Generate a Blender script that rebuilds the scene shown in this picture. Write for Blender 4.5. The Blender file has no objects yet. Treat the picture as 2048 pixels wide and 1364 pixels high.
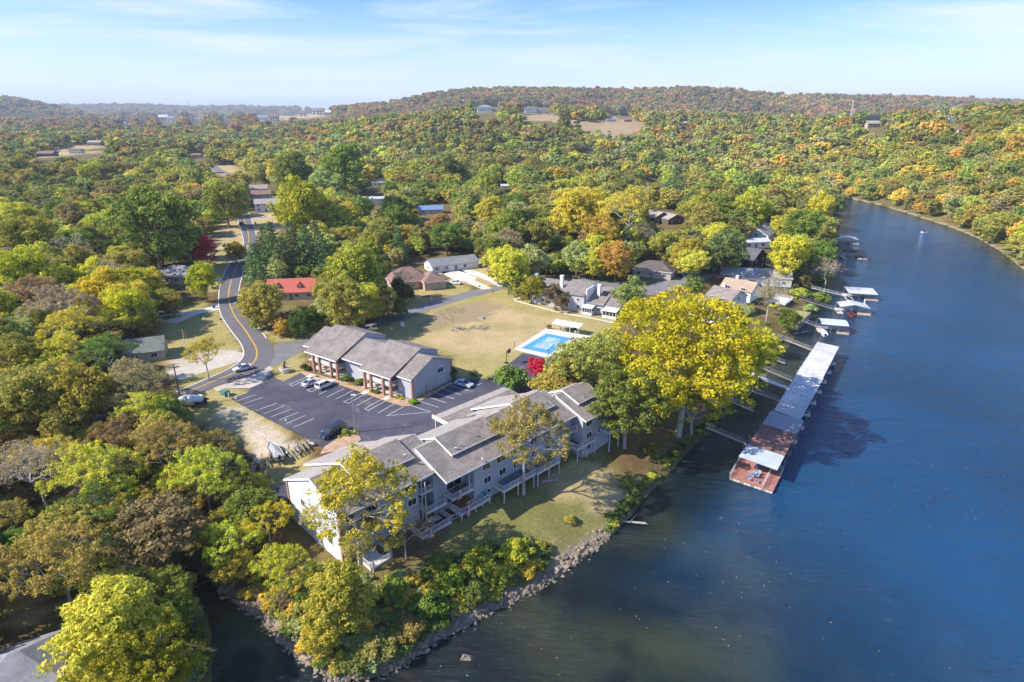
import bpy, math, random
import numpy as np
from mathutils import Vector, Matrix
rnd = random.Random(7)
# ------------------------------------------------------------------ camera, sky, sun, exposure
F, HC = 1240.0, 60.0                      # focal length in photo pixels, camera height above the car park
PITCH = math.atan(460 / F)
SP, CP = math.sin(PITCH), math.cos(PITCH)
scene = bpy.context.scene
cam = bpy.data.cameras.new('camera'); camo = bpy.data.objects.new('camera', cam)
scene.collection.objects.link(camo); scene.camera = camo
camo.location = (0, 0, HC); camo.rotation_euler = (math.radians(90) - PITCH, 0, 0)
cam.sensor_width = 36; cam.lens = 36 * F / 2048; cam.clip_end = 30000; cam.clip_start = 1
scene.view_settings.view_transform = 'Standard'; scene.view_settings.look = 'None'
scene.view_settings.exposure = 0.72; scene.view_settings.gamma = 1; scene.view_settings.use_curve_mapping = False
scene.cycles.max_bounces = 4; scene.cycles.diffuse_bounces = 2; scene.cycles.glossy_bounces = 2
scene.cycles.transmission_bounces = 2; scene.cycles.transparent_max_bounces = 4; scene.cycles.volume_bounces = 0
SUN_EL = math.radians(39)
SUN_DIR = Vector((-0.975 * math.cos(SUN_EL), -0.222 * math.cos(SUN_EL), math.sin(SUN_EL)))   # towards the sun
sl = bpy.data.lights.new('sun', 'SUN'); sl.energy = 4.6; sl.angle = math.radians(0.5); sl.color = (1, 0.91, 0.79)
so = bpy.data.objects.new('sun', sl); scene.collection.objects.link(so)
so.rotation_euler = (-SUN_DIR).to_track_quat('-Z', 'Y').to_euler()
world = bpy.data.worlds.new('World'); scene.world = world; world.use_nodes = True
wn, wl = world.node_tree.nodes, world.node_tree.links
wn.clear()
wo = wn.new('ShaderNodeOutputWorld'); bg = wn.new('ShaderNodeBackground'); bg.inputs[1].default_value = 0.145
sky = wn.new('ShaderNodeTexSky'); sky.sky_type = 'NISHITA'; sky.sun_disc = False
sky.sun_elevation = SUN_EL; sky.sun_rotation = math.atan2(SUN_DIR.x, SUN_DIR.y)
sky.air_density = 1.0; sky.dust_density = 0.35; sky.ozone_density = 2.2
tc = wn.new('ShaderNodeTexCoord'); sep = wn.new('ShaderNodeSeparateXYZ'); wl.new(tc.outputs['Generated'], sep.inputs[0])
# thin cirrus sheets: noise on the direction projected to a high flat layer
def wmath(op, a, b=None, c=None):
    n = wn.new('ShaderNodeMath'); n.operation = op
    for i, v in enumerate((a, b, c)):
        if v is None: continue
        if isinstance(v, (int, float)): n.inputs[i].default_value = v
        else: wl.new(v, n.inputs[i])
    return n.outputs[0]
zz = wmath('ADD', wmath('MAXIMUM', sep.outputs[2], 0.0), 0.10)
cx = wmath('DIVIDE', sep.outputs[0], zz); cy = wmath('DIVIDE', sep.outputs[1], zz)
cmb = wn.new('ShaderNodeCombineXYZ'); wl.new(cx, cmb.inputs[0]); wl.new(wmath('MULTIPLY', cy, 1.9), cmb.inputs[1])
nz = wn.new('ShaderNodeTexNoise'); nz.inputs['Scale'].default_value = 0.42; nz.inputs['Detail'].default_value = 9
nz.inputs['Roughness'].default_value = 0.62; nz.inputs['Distortion'].default_value = 0.7
wl.new(cmb.outputs[0], nz.inputs['Vector'])
mr = wn.new('ShaderNodeMapRange'); wl.new(nz.outputs[0], mr.inputs[0])
mr.inputs[1].default_value = 0.47; mr.inputs[2].default_value = 0.70; mr.inputs[3].default_value = 0.0; mr.inputs[4].default_value = 0.85
mixw = wn.new('ShaderNodeMix'); mixw.data_type = 'RGBA'
hs = wn.new('ShaderNodeHueSaturation'); hs.inputs['Saturation'].default_value = 1.25; hs.inputs['Value'].default_value = 1.0
wl.new(sky.outputs[0], hs.inputs['Color'])
hz = wn.new('ShaderNodeMapRange'); hz.interpolation_type = 'SMOOTHSTEP'; wl.new(sep.outputs[2], hz.inputs[0]); hz.inputs[1].default_value = -0.03; hz.inputs[2].default_value = 0.17; hz.inputs[3].default_value = 0.92; hz.inputs[4].default_value = 0.0
mixh = wn.new('ShaderNodeMix'); mixh.data_type = 'RGBA'; wl.new(hz.outputs[0], mixh.inputs[0]); wl.new(hs.outputs[0], mixh.inputs[6]); mixh.inputs[7].default_value = (3.3, 3.95, 4.95, 1)
mul = wn.new('ShaderNodeMix'); mul.data_type = 'RGBA'; mul.blend_type = 'MULTIPLY'; mul.inputs[0].default_value = 1; wl.new(sky.outputs[0], mul.inputs[6]); mul.inputs[7].default_value = (.70, .72, .92, 1)
wl.new(mul.outputs[2], hs.inputs['Color'])
wl.new(mr.outputs[0], mixw.inputs[0]); wl.new(mixh.outputs[2], mixw.inputs[6]); mixw.inputs[7].default_value = (3.9, 4.25, 4.75, 1)
wl.new(mixw.outputs[2], bg.inputs[0]); wl.new(bg.outputs[0], wo.inputs[0])

# ------------------------------------------------------------------ coordinates
def W(px, py, z=0.0):
    """the point of height z that stands at photo position px, py"""
    u, v = px - 1024, py - 682
    dn = SP + v / F * CP; fw = CP - v / F * SP
    t = (HC - z) / dn
    return (t * u / F, t * fw, z)
def proj(x, y, z):
    dz = z - HC; d = y * CP - dz * SP; v = -(y * SP + dz * CP)
    return 1024 + F * x / d, 682 + F * v / d
def slope(py):
    v = py - 682
    return -(SP + v / F * CP) / (CP - v / F * SP)
def depth(x, y, z): return y * CP - (z - HC) * SP
def inpoly(x, y, poly):
    x = np.asarray(x, float); y = np.asarray(y, float); r = np.zeros(x.shape, bool); n = len(poly)
    for i in range(n):
        x1, y1 = poly[i]; x2, y2 = poly[(i + 1) % n]
        c = ((y1 > y) != (y2 > y))
        with np.errstate(divide='ignore', invalid='ignore'):
            r ^= c & (x < (x2 - x1) * (y - y1) / ((y2 - y1) or 1e-9) + x1)
    return r
def segdist(x, y, pts, closed=False):
    x = np.asarray(x, float); y = np.asarray(y, float); best = np.full(x.shape, 1e9)
    n = len(pts)
    for i in range(n if closed else n - 1):
        x1, y1 = pts[i][:2]; x2, y2 = pts[(i + 1) % n][:2]
        dx, dy = x2 - x1, y2 - y1; L = dx * dx + dy * dy or 1e-9
        t = np.clip(((x - x1) * dx + (y - y1) * dy) / L, 0, 1)
        best = np.minimum(best, np.hypot(x - x1 - t * dx, y - y1 - t * dy))
    return best
# ------------------------------------------------------------------ materials
def mat(name, col, rough=0.8, var=0.0, scale=3.0, bump=0.0, bscale=20.0, metal=0.0, col2=None, emit=None, spec=0.3, stretch=None):
    m = bpy.data.materials.new(name); m.use_nodes = True
    n, l = m.node_tree.nodes, m.node_tree.links; b = n['Principled BSDF']
    b.inputs['Base Color'].default_value = (*col, 1); b.inputs['Roughness'].default_value = rough
    b.inputs['Metallic'].default_value = metal; b.inputs['Specular IOR Level'].default_value = spec
    if var or bump:
        g = n.new('ShaderNodeNewGeometry'); src = g.outputs['Position']
        if stretch:
            mp = n.new('ShaderNodeMapping'); mp.inputs['Scale'].default_value = stretch; l.new(src, mp.inputs[0]); src = mp.outputs[0]
    if var:
        t = n.new('ShaderNodeTexNoise'); t.inputs['Scale'].default_value = scale; t.inputs['Detail'].default_value = 8; t.inputs['Roughness'].default_value = 0.65
        l.new(src, t.inputs['Vector'])
        r = n.new('ShaderNodeMapRange'); r.inputs[1].default_value = 0.3; r.inputs[2].default_value = 0.7; l.new(t.outputs[0], r.inputs[0])
        x = n.new('ShaderNodeMix'); x.data_type = 'RGBA'; l.new(r.outputs[0], x.inputs[0])
        c2 = col2 or tuple(min(1, c * (1 + var)) for c in col)
        c1 = col if col2 else tuple(c * (1 - var) for c in col)
        x.inputs[6].default_value = (*c1, 1); x.inputs[7].default_value = (*c2, 1)
        w = n.new('ShaderNodeTexNoise'); w.inputs['Scale'].default_value = scale * .14; w.inputs['Detail'].default_value = 5; w.inputs['Distortion'].default_value = 1.2; l.new(g.outputs['Position'], w.inputs['Vector'])
        wr = n.new('ShaderNodeMapRange'); wr.inputs[1].default_value = .35; wr.inputs[2].default_value = .65; wr.inputs[3].default_value = 1 - min(.2, var * .6); wr.inputs[4].default_value = 1 + min(.2, var * .6); l.new(w.outputs[0], wr.inputs[0])
        y = n.new('ShaderNodeMix'); y.data_type = 'RGBA'; y.blend_type = 'MULTIPLY'; y.inputs[0].default_value = 1; l.new(x.outputs[2], y.inputs[6]); l.new(wr.outputs[0], y.inputs[7]); l.new(y.outputs[2], b.inputs['Base Color'])
    if bump:
        t2 = n.new('ShaderNodeTexNoise'); t2.inputs['Scale'].default_value = bscale; t2.inputs['Detail'].default_value = 4; l.new(src, t2.inputs['Vector'])
        bp = n.new('ShaderNodeBump'); bp.inputs['Strength'].default_value = bump; bp.inputs['Distance'].default_value = 0.1
        l.new(t2.outputs[0], bp.inputs['Height']); l.new(bp.outputs[0], b.inputs['Normal'])
    return m
def tinted(name, var=0.35, rough=0.6, transl=0.36, default=(1, 1, 1)):
    """leaf material: colour from the tree's own tint, varied by clump and leaf"""
    m = bpy.data.materials.new(name); m.use_nodes = True
    n, l = m.node_tree.nodes, m.node_tree.links; n.clear()
    o = n.new('ShaderNodeOutputMaterial')
    at = n.new('ShaderNodeAttribute'); at.attribute_type = 'INSTANCER'; at.attribute_name = 'tint'
    av = n.new('ShaderNodeAttribute'); av.attribute_type = 'GEOMETRY'; av.attribute_name = 'v'
    h = n.new('ShaderNodeHueSaturation'); l.new(at.outputs['Color'], h.inputs['Color'])
    r1 = n.new('ShaderNodeMapRange'); r1.inputs[3].default_value = 1 - var; r1.inputs[4].default_value = 1 + var; l.new(av.outputs['Fac'], r1.inputs[0])
    r2 = n.new('ShaderNodeMapRange'); r2.inputs[3].default_value = 0.528; r2.inputs[4].default_value = 0.474; l.new(av.outputs['Fac'], r2.inputs[0])
    l.new(r1.outputs[0], h.inputs['Value']); l.new(r2.outputs[0], h.inputs['Hue'])
    d = n.new('ShaderNodeBsdfDiffuse'); t = n.new('ShaderNodeBsdfTranslucent'); x = n.new('ShaderNodeMixShader'); x.inputs[0].default_value = transl
    l.new(h.outputs[0], d.inputs[0]); l.new(h.outputs[0], t.inputs[0]); l.new(d.outputs[0], x.inputs[1]); l.new(t.outputs[0], x.inputs[2])
    l.new(x.outputs[0], o.inputs[0]); return m
# ------------------------------------------------------------------ objects
C = scene.collection
def link(o): C.objects.link(o); return o
def tag(o, label, cat, group=None):
    o['label'] = label; o['category'] = cat
    if group: o['group'] = group
    return o
def empty(name, loc, label=None, cat=None, rz=0.0, group=None):
    o = bpy.data.objects.new(name, None); o.location = loc; o.rotation_euler = (0, 0, rz); o.empty_display_size = 0.3
    link(o)
    if label: tag(o, label, cat, group)
    return o
def mesh_np(name, verts, faces, m, vattr=None, mi=None):
    me = bpy.data.meshes.new(name); verts = np.asarray(verts, np.float32); faces = np.asarray(faces, np.int32)
    k = faces.shape[1]; me.vertices.add(len(verts)); me.vertices.foreach_set('co', verts.ravel())
    me.loops.add(faces.size); me.loops.foreach_set('vertex_index', faces.ravel())
    me.polygons.add(len(faces)); me.polygons.foreach_set('loop_start', np.arange(0, faces.size, k, dtype=np.int32))
    me.polygons.foreach_set('loop_total', np.full(len(faces), k, np.int32))
    if vattr is not None:
        a = me.attributes.new('v', 'FLOAT', 'FACE'); a.data.foreach_set('value', np.asarray(vattr, np.float32))
    me.materials.append(m); me.update(calc_edges=True); return me
class MB:
    """collects shapes, then builds ONE mesh object"""
    def __init__(s, M=None): s.v = []; s.f = []; s.M = M
    def _a(s, vs, fs):
        b = len(s.v); s.v += [tuple(v) for v in vs]; s.f += [tuple(i + b for i in f) for f in fs]; return s
    def box(s, x0, x1, y0, y1, z0, z1):
        return s._a([(x0, y0, z0), (x1, y0, z0), (x1, y1, z0), (x0, y1, z0), (x0, y0, z1), (x1, y0, z1), (x1, y1, z1), (x0, y1, z1)],
                    [(0, 3, 2, 1), (4, 5, 6, 7), (0, 1, 5, 4), (1, 2, 6, 5), (2, 3, 7, 6), (3, 0, 4, 7)])
    def poly(s, pts): return s._a(pts, [tuple(range(len(pts)))])
    def slab(s, pts, th):
        """thick sheet: pts its top outline (counter-clockwise), thickness th downwards"""
        n = len(pts); lo = [(p[0], p[1], p[2] - th) for p in pts]
        return s._a(list(pts) + lo, [tuple(range(n)), tuple(range(2 * n - 1, n - 1, -1))] + [(i, i + n, (i + 1) % n + n, (i + 1) % n) for i in range(n)])
    def prism(s, prof, y0, y1, axis='y'):
        """2-D outline (a, z) pushed along an axis"""
        n = len(prof)
        if axis == 'y': A = [(p[0], y0, p[1]) for p in prof]; B = [(p[0], y1, p[1]) for p in prof]
        else: A = [(y0, p[0], p[1]) for p in prof]; B = [(y1, p[0], p[1]) for p in prof]
        return s._a(A + B, [tuple(range(n)), tuple(range(2 * n - 1, n - 1, -1))] + [(i, (i + 1) % n, (i + 1) % n + n, i + n) for i in range(n)])
    def tube(s, a, b, r0, r1=None, k=6):
        r1 = r0 if r1 is None else r1; a = Vector(a); b = Vector(b); d = (b - a).normalized()
        u = d.orthogonal().normalized(); w = d.cross(u); vs = []
        for p, r in ((a, r0), (b, r1)):
            for i in range(k):
                t = 2 * math.pi * i / k; vs.append(p + (u * math.cos(t) + w * math.sin(t)) * r)
        return s._a(vs, [tuple(range(k - 1, -1, -1)), tuple(range(k, 2 * k))] + [(i, (i + 1) % k, (i + 1) % k + k, i + k) for i in range(k)])
    def path(s, pts, r, k=5):
        for a, b in zip(pts[:-1], pts[1:]): s.tube(a, b, r, r, k)
        return s
    def cyl(s, x, y, z0, z1, r0, r1=None, k=12): return s.tube((x, y, z0), (x, y, z1), r0, r1, k)
    def ball(s, c, r, k=8, sz=1.0, jit=0.0, rr=None):
        vs = []; fs = []; h = k // 2
        for i in range(h + 1):
            ph = math.pi * i / h
            for j in range(k):
                th = 2 * math.pi * j / k; q = 1 + (rr.uniform(-jit, jit) if rr else 0)
                vs.append((c[0] + r * q * math.sin(ph) * math.cos(th), c[1] + r * q * math.sin(ph) * math.sin(th), c[2] + r * sz * q * math.cos(ph)))
        for i in range(h):
            for j in range(k): fs.append((i * k + j, (i + 1) * k + j, (i + 1) * k + (j + 1) % k, i * k + (j + 1) % k))
        return s._a(vs, fs)
    def build(s, name, m, parent=None, smooth=False):
        me = bpy.data.meshes.new(name)
        vs = [tuple(s.M @ Vector(v)) for v in s.v] if s.M else s.v
        me.from_pydata(vs, [], s.f); me.materials.append(m); me.validate(); me.update()
        if smooth: me.polygons.foreach_set('use_smooth', [True] * len(me.polygons))
        o = bpy.data.objects.new(name, me); link(o)
        if parent: o.parent = parent
        return o
def copy_tree(o, parent=None):
    c = o.copy(); link(c); c.parent = parent
    for ch in list(o.children): copy_tree(ch, c)
    return c
def tri_poly(name, pts, m, parent=None, z=None):
    """flat sheet from an outline, any shape"""
    from mathutils.geometry import tessellate_polygon
    P = [Vector((p[0], p[1], p[2] if z is None else z)) for p in pts]
    t = tessellate_polygon([P]); f = []
    for a, b, c in t:
        n = (P[b] - P[a]).cross(P[c] - P[a]); f.append((a, b, c) if n.z > 0 else (a, c, b))
    me = bpy.data.meshes.new(name); me.from_pydata(P, [], f); me.materials.append(m); me.update()
    o = bpy.data.objects.new(name, me); link(o)
    if parent: o.parent = parent
    return o
def smooth_line(pts, n=8, closed=False):
    """Catmull-Rom through points"""
    out = []; N = len(pts)
    for i in range(N if closed else N - 1):
        g = lambda k: pts[k % N] if closed else pts[min(max(k, 0), N - 1)]
        p0, p1, p2, p3 = g(i - 1), g(i), g(i + 1), g(i + 2)
        for j in range(n):
            t = j / n
            out.append(tuple(0.5 * ((2 * b) + (c - a) * t + (2 * a - 5 * b + 4 * c - d) * t * t + (-a + 3 * b - 3 * c + d) * t ** 3) for a, b, c, d in zip(p0, p1, p2, p3)))
    if not closed: out.append(tuple(pts[-1]))
    return out
def structure(o): o['kind'] = 'structure'; return o
# ------------------------------------------------------------------ river outline and the height of the land
WZ = -7.0
def wp(l, z=WZ): return [W(x, y, z)[:2] for x, y in l]
left_bank = wp([(1686, 402), (1684, 420), (1682, 445), (1674, 480), (1668, 520), (1655, 560), (1632, 600), (1612, 640), (1592, 670), (1565, 715),
                (1530, 755), (1490, 795), (1440, 845), (1400, 882), (1335, 950), (1285, 1005), (1262, 1035), (1225, 1072), (1150, 1128), (1090, 1172),
                (1000, 1218), (930, 1256), (862, 1290), (810, 1332), (735, 1360), (670, 1362), (610, 1330), (560, 1285), (520, 1238)])
creek_e = wp([(480, 1215), (435, 1180), (400, 1140), (375, 1100)])
creek_w = wp([(355, 1100), (372, 1145), (395, 1190), (418, 1240), (425, 1290), (425, 1364)])
far_left = [(262, 520), (250, 545), (200, 560), (120, 565), (60, 560)]
far_right = [(60, 610), (140, 622), (220, 612), (275, 590)]
right_bank = wp([(1700, 398), (1750, 408), (1800, 422), (1850, 438), (1900, 454), (1950, 474), (2000, 502), (2048, 540)]) + [(222, 235), (200, 170), (182, 100), (172, 20), (168, -90)]
river = left_bank + creek_e + creek_w + [(-44, 40), (-52, 0), (-60, -90)] + right_bank[::-1] + far_right[::-1] + far_left[::-1]
left_line = [far_left[0]] + left_bank + creek_e
def smst(t): t = np.clip(t, 0, 1); return t * t * (3 - 2 * t)
# (columns, skyline y in photo) of each rise, distance where it starts and where its crest is
L_right = ([1380, 1450, 1500, 1600, 1700, 1750, 1800, 1850, 1900, 1950, 2000, 2048, 2400], [262, 248, 243, 238, 233, 229, 224, 219, 214, 211, 207, 208, 202],
           [700, 650, 620, 560, 505, 470, 425, 390, 360, 330, 305, 290, 270], [1100, 1050, 1000, 950, 880, 840, 800, 760, 720, 690, 660, 640, 600])
L_mid = ([560, 650, 700, 800, 850, 900, 950, 1000, 1100, 1150, 1200, 1300, 1400, 1500, 1600, 1750], [270, 258, 250, 238, 232, 226, 221, 218, 219, 221, 229, 233, 236, 239, 244, 262],
         [600] * 16, [1150] * 16)
L_far = ([520, 600, 640, 700, 740, 780, 850, 880, 950, 1050, 1150, 1200, 1300, 1400, 1450, 1500, 1550, 1600, 1660, 1700, 1750, 1800, 1850, 1950, 2100, 2500],
         [240, 230, 225, 218, 214, 211, 196, 190, 184, 182, 183, 185, 183, 182, 184, 190, 196, 197, 195, 200, 197, 197, 201, 205, 212, 220], [1500] * 26, [2500] * 26)
L_left = ([-400, 0, 40, 100, 150, 220], [200, 205, 208, 222, 232, 245], [2500] * 6, [3400] * 6)
L_blue = ([-400, 0, 110, 300, 340, 400, 480, 520, 600, 760, 1000, 2600], [214, 216, 217, 216, 219, 221, 219, 221, 222, 222, 219, 214], [4600] * 12, [6500] * 12)
L_town = ([-500, 0, 300, 450, 600, 700, 900], [246, 246, 247, 243, 236, 240, 262], [650] * 7, [2050] * 7)
LAYERS = [(L_right, 14), (L_mid, 8), (L_far, 8), (L_left, 8), (L_blue, 4), (L_town, 8)]
def land_z(x, y):
    x = np.atleast_1d(np.asarray(x, float)); y = np.atleast_1d(np.asarray(y, float))
    sd = segdist(x, y, river, True); ins = inpoly(x, y, river)
    dl = sd
    zl = np.interp(dl, [0, 2.0, 9, 20, 38, 60], [WZ - 0.05, -6.3, -4.4, -3.3, -0.12, 0.0])
    # the steep rock toe of the tip by the creek
    tip = np.clip(1 - np.hypot(x + 12, y - 62) / 28, 0, 1)
    zl = zl + tip * np.interp(dl, [0, 3, 12, 30], [0, 0.5, 0.3, 0])
    wob = 0.35 * np.sin(x * 0.21 + 1.3 * np.sin(y * 0.13)) * np.cos(y * 0.17 + x * 0.05) + 0.18 * np.sin(x * 0.63 + y * 0.41)
    zl = zl + wob * np.clip((-zl) / 3.0, 0, 1) * np.clip(dl / 6, 0, 1) * 0.8
    # far away the flood plain swells a little
    zl = zl + np.clip((y - 480) / 600, 0, 1) * 4 * (1 + np.sin(x * 0.01) * np.cos(y * 0.008))
    den = np.maximum(y * CP + HC * SP, 5)
    col = 1024 + F * x / den
    z = zl
    for (cc, sk, ds, dc), th in LAYERS:
        yc = np.interp(col, cc, sk); D0 = np.interp(col, cc, ds); D1 = np.interp(col, cc, dc)
        zc = HC + D1 * slope(yc) - th
        edge = np.clip((col - cc[0]) / 60, 0, 1) * np.clip((cc[-1] - col) / 60, 0, 1)
        up = smst((y - D0) / (D1 - D0)); dn = smst((y - D1) / (D1 * 0.5))
        wv = 1 + 0.05 * np.sin(x * 0.021 + 1.0) * np.sin(y * 0.017)
        z = np.where(up * edge > 0, np.maximum(z, -8 + (zc + 8) * (up * 0.9 + 0.1 * np.clip((y - D0) / (D1 - D0), 0, 1)) * (1 - 0.55 * dn) * edge * np.where(up < 0.97, wv, 1)), z)
    # bluff on the right bank
    rb = segdist(x, y, right_bank)
    right = (x > 150) & (y < 600) & ~ins & (rb <= sd + 1)
    z = np.where(right, np.maximum(z, np.interp(rb, [0, 3, 15, 60, 160, 400], [WZ - 0.05, -6, -3.5, 4, 22, 60])), z)
    z = np.where(ins, WZ - 0.1 - np.clip(sd * 0.25, 0, 4), z)
    return z
def lz(x, y): return float(land_z([x], [y])[0])
def at(px, py, dz=0.0):
    """ground point at a photo position, on the real slope"""
    z = 0.0
    for _ in range(6): p = W(px, py, z + dz); z = lz(p[0], p[1])
    return (p[0], p[1], z + dz)
# ------------------------------------------------------------------ ground colours by zone (photo outlines on the ground)
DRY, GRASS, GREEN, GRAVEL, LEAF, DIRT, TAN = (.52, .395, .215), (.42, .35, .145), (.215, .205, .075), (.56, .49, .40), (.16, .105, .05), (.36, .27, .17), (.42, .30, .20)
zones = [
    ([(715, 668), (1000, 575), (1095, 605), (1240, 640), (1230, 700), (1150, 690), (1045, 712), (990, 750), (985, 775), (920, 775), (900, 745), (905, 715), (700, 665)], GRASS),   # big lawn
    ([(830, 660), (1000, 610), (1120, 640), (1180, 655), (1090, 660), (1040, 700), (950, 720), (860, 690)], DRY),
    ([(820, 655), (880, 620), (960, 600), (1010, 612), (960, 640), (900, 650), (850, 668)], DIRT),
    ([(290, 640), (440, 620), (490, 700), (330, 730)], GRASS), ([(410, 470), (500, 455), (490, 510), (450, 560), (400, 620), (440, 630), (455, 650), (330, 660), (300, 640), (420, 600)], GRASS),
    ([(430, 450), (470, 440), (475, 430), (560, 425), (580, 450), (540, 470), (520, 480), (480, 500), (420, 500)], DRY),
    ([(340, 722), (440, 698), (485, 700), (480, 720), (350, 765)], GRAVEL),
    ([(345, 760), (480, 715), (500, 700), (490, 725), (360, 778)], GRASS),
    ([(365, 810), (400, 790), (440, 768), (500, 775), (560, 850), (640, 930), (655, 945), (540, 985), (520, 950), (500, 900), (370, 830)], GRASS),
    ([(430, 818), (480, 810), (520, 840), (600, 880), (610, 895), (570, 900), (520, 890), (490, 880), (460, 860)], GRAVEL), ([(500, 900), (560, 880), (520, 915), (490, 935)], GRAVEL),
    ([(540, 735), (600, 700), (615, 740), (590, 752), (565, 765), (548, 752)], GRASS),
    ([(485, 650), (530, 640), (600, 655), (640, 660), (610, 682), (550, 684), (520, 668)], GRASS),
    ([(720, 600), (800, 590), (880, 560), (930, 570), (960, 590), (900, 610), (820, 625), (720, 640)], GRASS), ([(900, 545), (960, 520), (1010, 545), (1000, 570), (960, 575), (900, 560)], DRY),
    ([(1000, 600), (1130, 580), (1240, 610), (1220, 640), (1100, 625)], GRASS),
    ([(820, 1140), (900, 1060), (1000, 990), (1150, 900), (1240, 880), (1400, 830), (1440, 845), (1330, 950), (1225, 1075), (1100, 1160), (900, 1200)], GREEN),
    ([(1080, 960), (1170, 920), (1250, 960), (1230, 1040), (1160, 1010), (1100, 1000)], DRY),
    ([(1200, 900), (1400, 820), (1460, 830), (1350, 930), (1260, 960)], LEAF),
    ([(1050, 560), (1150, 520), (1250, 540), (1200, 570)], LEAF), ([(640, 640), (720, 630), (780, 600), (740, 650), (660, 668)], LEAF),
    ([(0, 1170), (60, 1160), (100, 1220), (60, 1260), (0, 1250)], DRY), ([(90, 1290), (230, 1280), (260, 1364), (100, 1364)], GRASS),
    ([(1020, 228), (1180, 232), (1290, 240), (1292, 262), (1210, 270), (1170, 262), (1100, 242), (1020, 240)], TAN), ([(1180, 262), (1270, 262), (1250, 282), (1200, 280)], TAN),
    ([(55, 300), (150, 282), (215, 278), (200, 296), (80, 312)], DRY), ([(30, 312), (200, 300), (200, 306), (60, 318)], DRY),
    ([(540, 232), (650, 226), (652, 233), (560, 240)], DRY),
    ([(410, 330), (470, 330), (500, 345), (440, 352)], DRY),
]
def axis(lo, hi, a, b, st, g):
    v = list(np.arange(a, b + .1, st)); s = st; x = a
    left = []
    while x > lo: s *= g; x -= s; left.append(x)
    s = st; x = v[-1]; right = []
    while x < hi: s *= g; s = min(s, 160); x += s; right.append(x)
    return np.array(left[::-1] + v + right)
xs = axis(-7500, 7500, -130, 290, 2.0, 1.055); ys = axis(-260, 9000, 44, 540, 2.0, 1.03)
X, Y = np.meshgrid(xs, ys); Z = land_z(X.ravel(), Y.ravel()).reshape(X.shape)
nx, ny = len(xs), len(ys)
def lz(x, y):
    i = min(max(int(np.searchsorted(xs, x)) - 1, 0), nx - 2); j = min(max(int(np.searchsorted(ys, y)) - 1, 0), ny - 2)
    a, b = (x - xs[i]) / (xs[i + 1] - xs[i]), (y - ys[j]) / (ys[j + 1] - ys[j])
    return float(Z[j, i] * (1 - a) * (1 - b) + Z[j, i + 1] * a * (1 - b) + Z[j + 1, i] * (1 - a) * b + Z[j + 1, i + 1] * a * b)
PX, PY = proj(X.ravel(), Y.ravel(), Z.ravel()); vis = depth(X.ravel(), Y.ravel(), Z.ravel()) > 5
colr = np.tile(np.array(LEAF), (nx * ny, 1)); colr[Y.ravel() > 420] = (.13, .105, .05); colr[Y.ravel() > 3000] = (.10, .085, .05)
nrs = np.random.RandomState(3)
jx = PX + nrs.normal(0, 2.5, PX.shape); jy = PY + nrs.normal(0, 1.2, PX.shape)
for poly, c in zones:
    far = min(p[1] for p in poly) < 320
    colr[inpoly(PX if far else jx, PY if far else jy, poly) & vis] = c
sdr = segdist(X.ravel(), Y.ravel(), river, True); insr = inpoly(X.ravel(), Y.ravel(), river)
near_shore = (sdr < 2.6) & ~insr & (Y.ravel() < 700)
colr[near_shore] = (.13, .11, .06)
rocky = near_shore & (X.ravel() < 22) & (X.ravel() > -38) & (Y.ravel() < 95); colr[rocky] = (.30, .26, .20)
farb = near_shore & (segdist(X.ravel(), Y.ravel(), right_bank) < 1.4); colr[farb] = (.34, .30, .22)
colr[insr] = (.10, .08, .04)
idx = np.arange(nx * ny).reshape(ny, nx)
faces = np.stack([idx[:-1, :-1], idx[:-1, 1:], idx[1:, 1:], idx[1:, :-1]], -1).reshape(-1, 4)
gm = bpy.data.materials.new('ground_soil_and_grass'); gm.use_nodes = True
n, l = gm.node_tree.nodes, gm.node_tree.links; b = n['Principled BSDF']; b.inputs['Roughness'].default_value = 0.95; b.inputs['Specular IOR Level'].default_value = 0.1
a = n.new('ShaderNodeAttribute'); a.attribute_name = 'zone'
g = n.new('ShaderNodeNewGeometry')
def noise(sc, det=8, ro=0.65):
    t = n.new('ShaderNodeTexNoise'); t.inputs['Scale'].default_value = sc; t.inputs['Detail'].default_value = det; t.inputs['Roughness'].default_value = ro
    l.new(g.outputs['Position'], t.inputs['Vector']); return t.outputs[0]
def rng(s, a0, a1, b0, b1):
    r = n.new('ShaderNodeMapRange'); r.inputs[1].default_value = a0; r.inputs[2].default_value = a1; r.inputs[3].default_value = b0; r.inputs[4].default_value = b1; l.new(s, r.inputs[0]); return r.outputs[0]
def mixc(f, c1, c2, mode='MIX'):
    x = n.new('ShaderNodeMix'); x.data_type = 'RGBA'; x.blend_type = mode
    for i, v in ((0, f), (6, c1), (7, c2)):
        if isinstance(v, tuple): x.inputs[i].default_value = (*v, 1)
        elif isinstance(v, float): x.inputs[i].default_value = v
        else: l.new(v, x.inputs[i])
    return x.outputs[2]
c0 = mixc(rng(noise(0.09, 6), .42, .68, 0, .55), a.outputs['Color'], (.22, .24, .06))           # greener drifts
c0 = mixc(rng(noise(0.22, 8, .75), .52, .72, 0, .6), c0, (.40, .29, .15))                       # worn, straw coloured drifts
c1 = mixc(1.0, c0, mixc(rng(noise(1.6, 10, .8), .3, .7, 0, 1), (.58, .58, .6), (1.38, 1.36, 1.3)), 'MULTIPLY')
c2 = mixc(1.0, c1, mixc(rng(noise(9, 3), .3, .7, 0, 1), (.8, .8, .8), (1.2, 1.2, 1.2)), 'MULTIPLY')
l.new(c2, b.inputs['Base Color'])
bp = n.new('ShaderNodeBump'); bp.inputs['Strength'].default_value = 0.6; bp.inputs['Distance'].default_value = 0.25; l.new(noise(5, 6, .8), bp.inputs['Height']); l.new(bp.outputs[0], b.inputs['Normal'])
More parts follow.
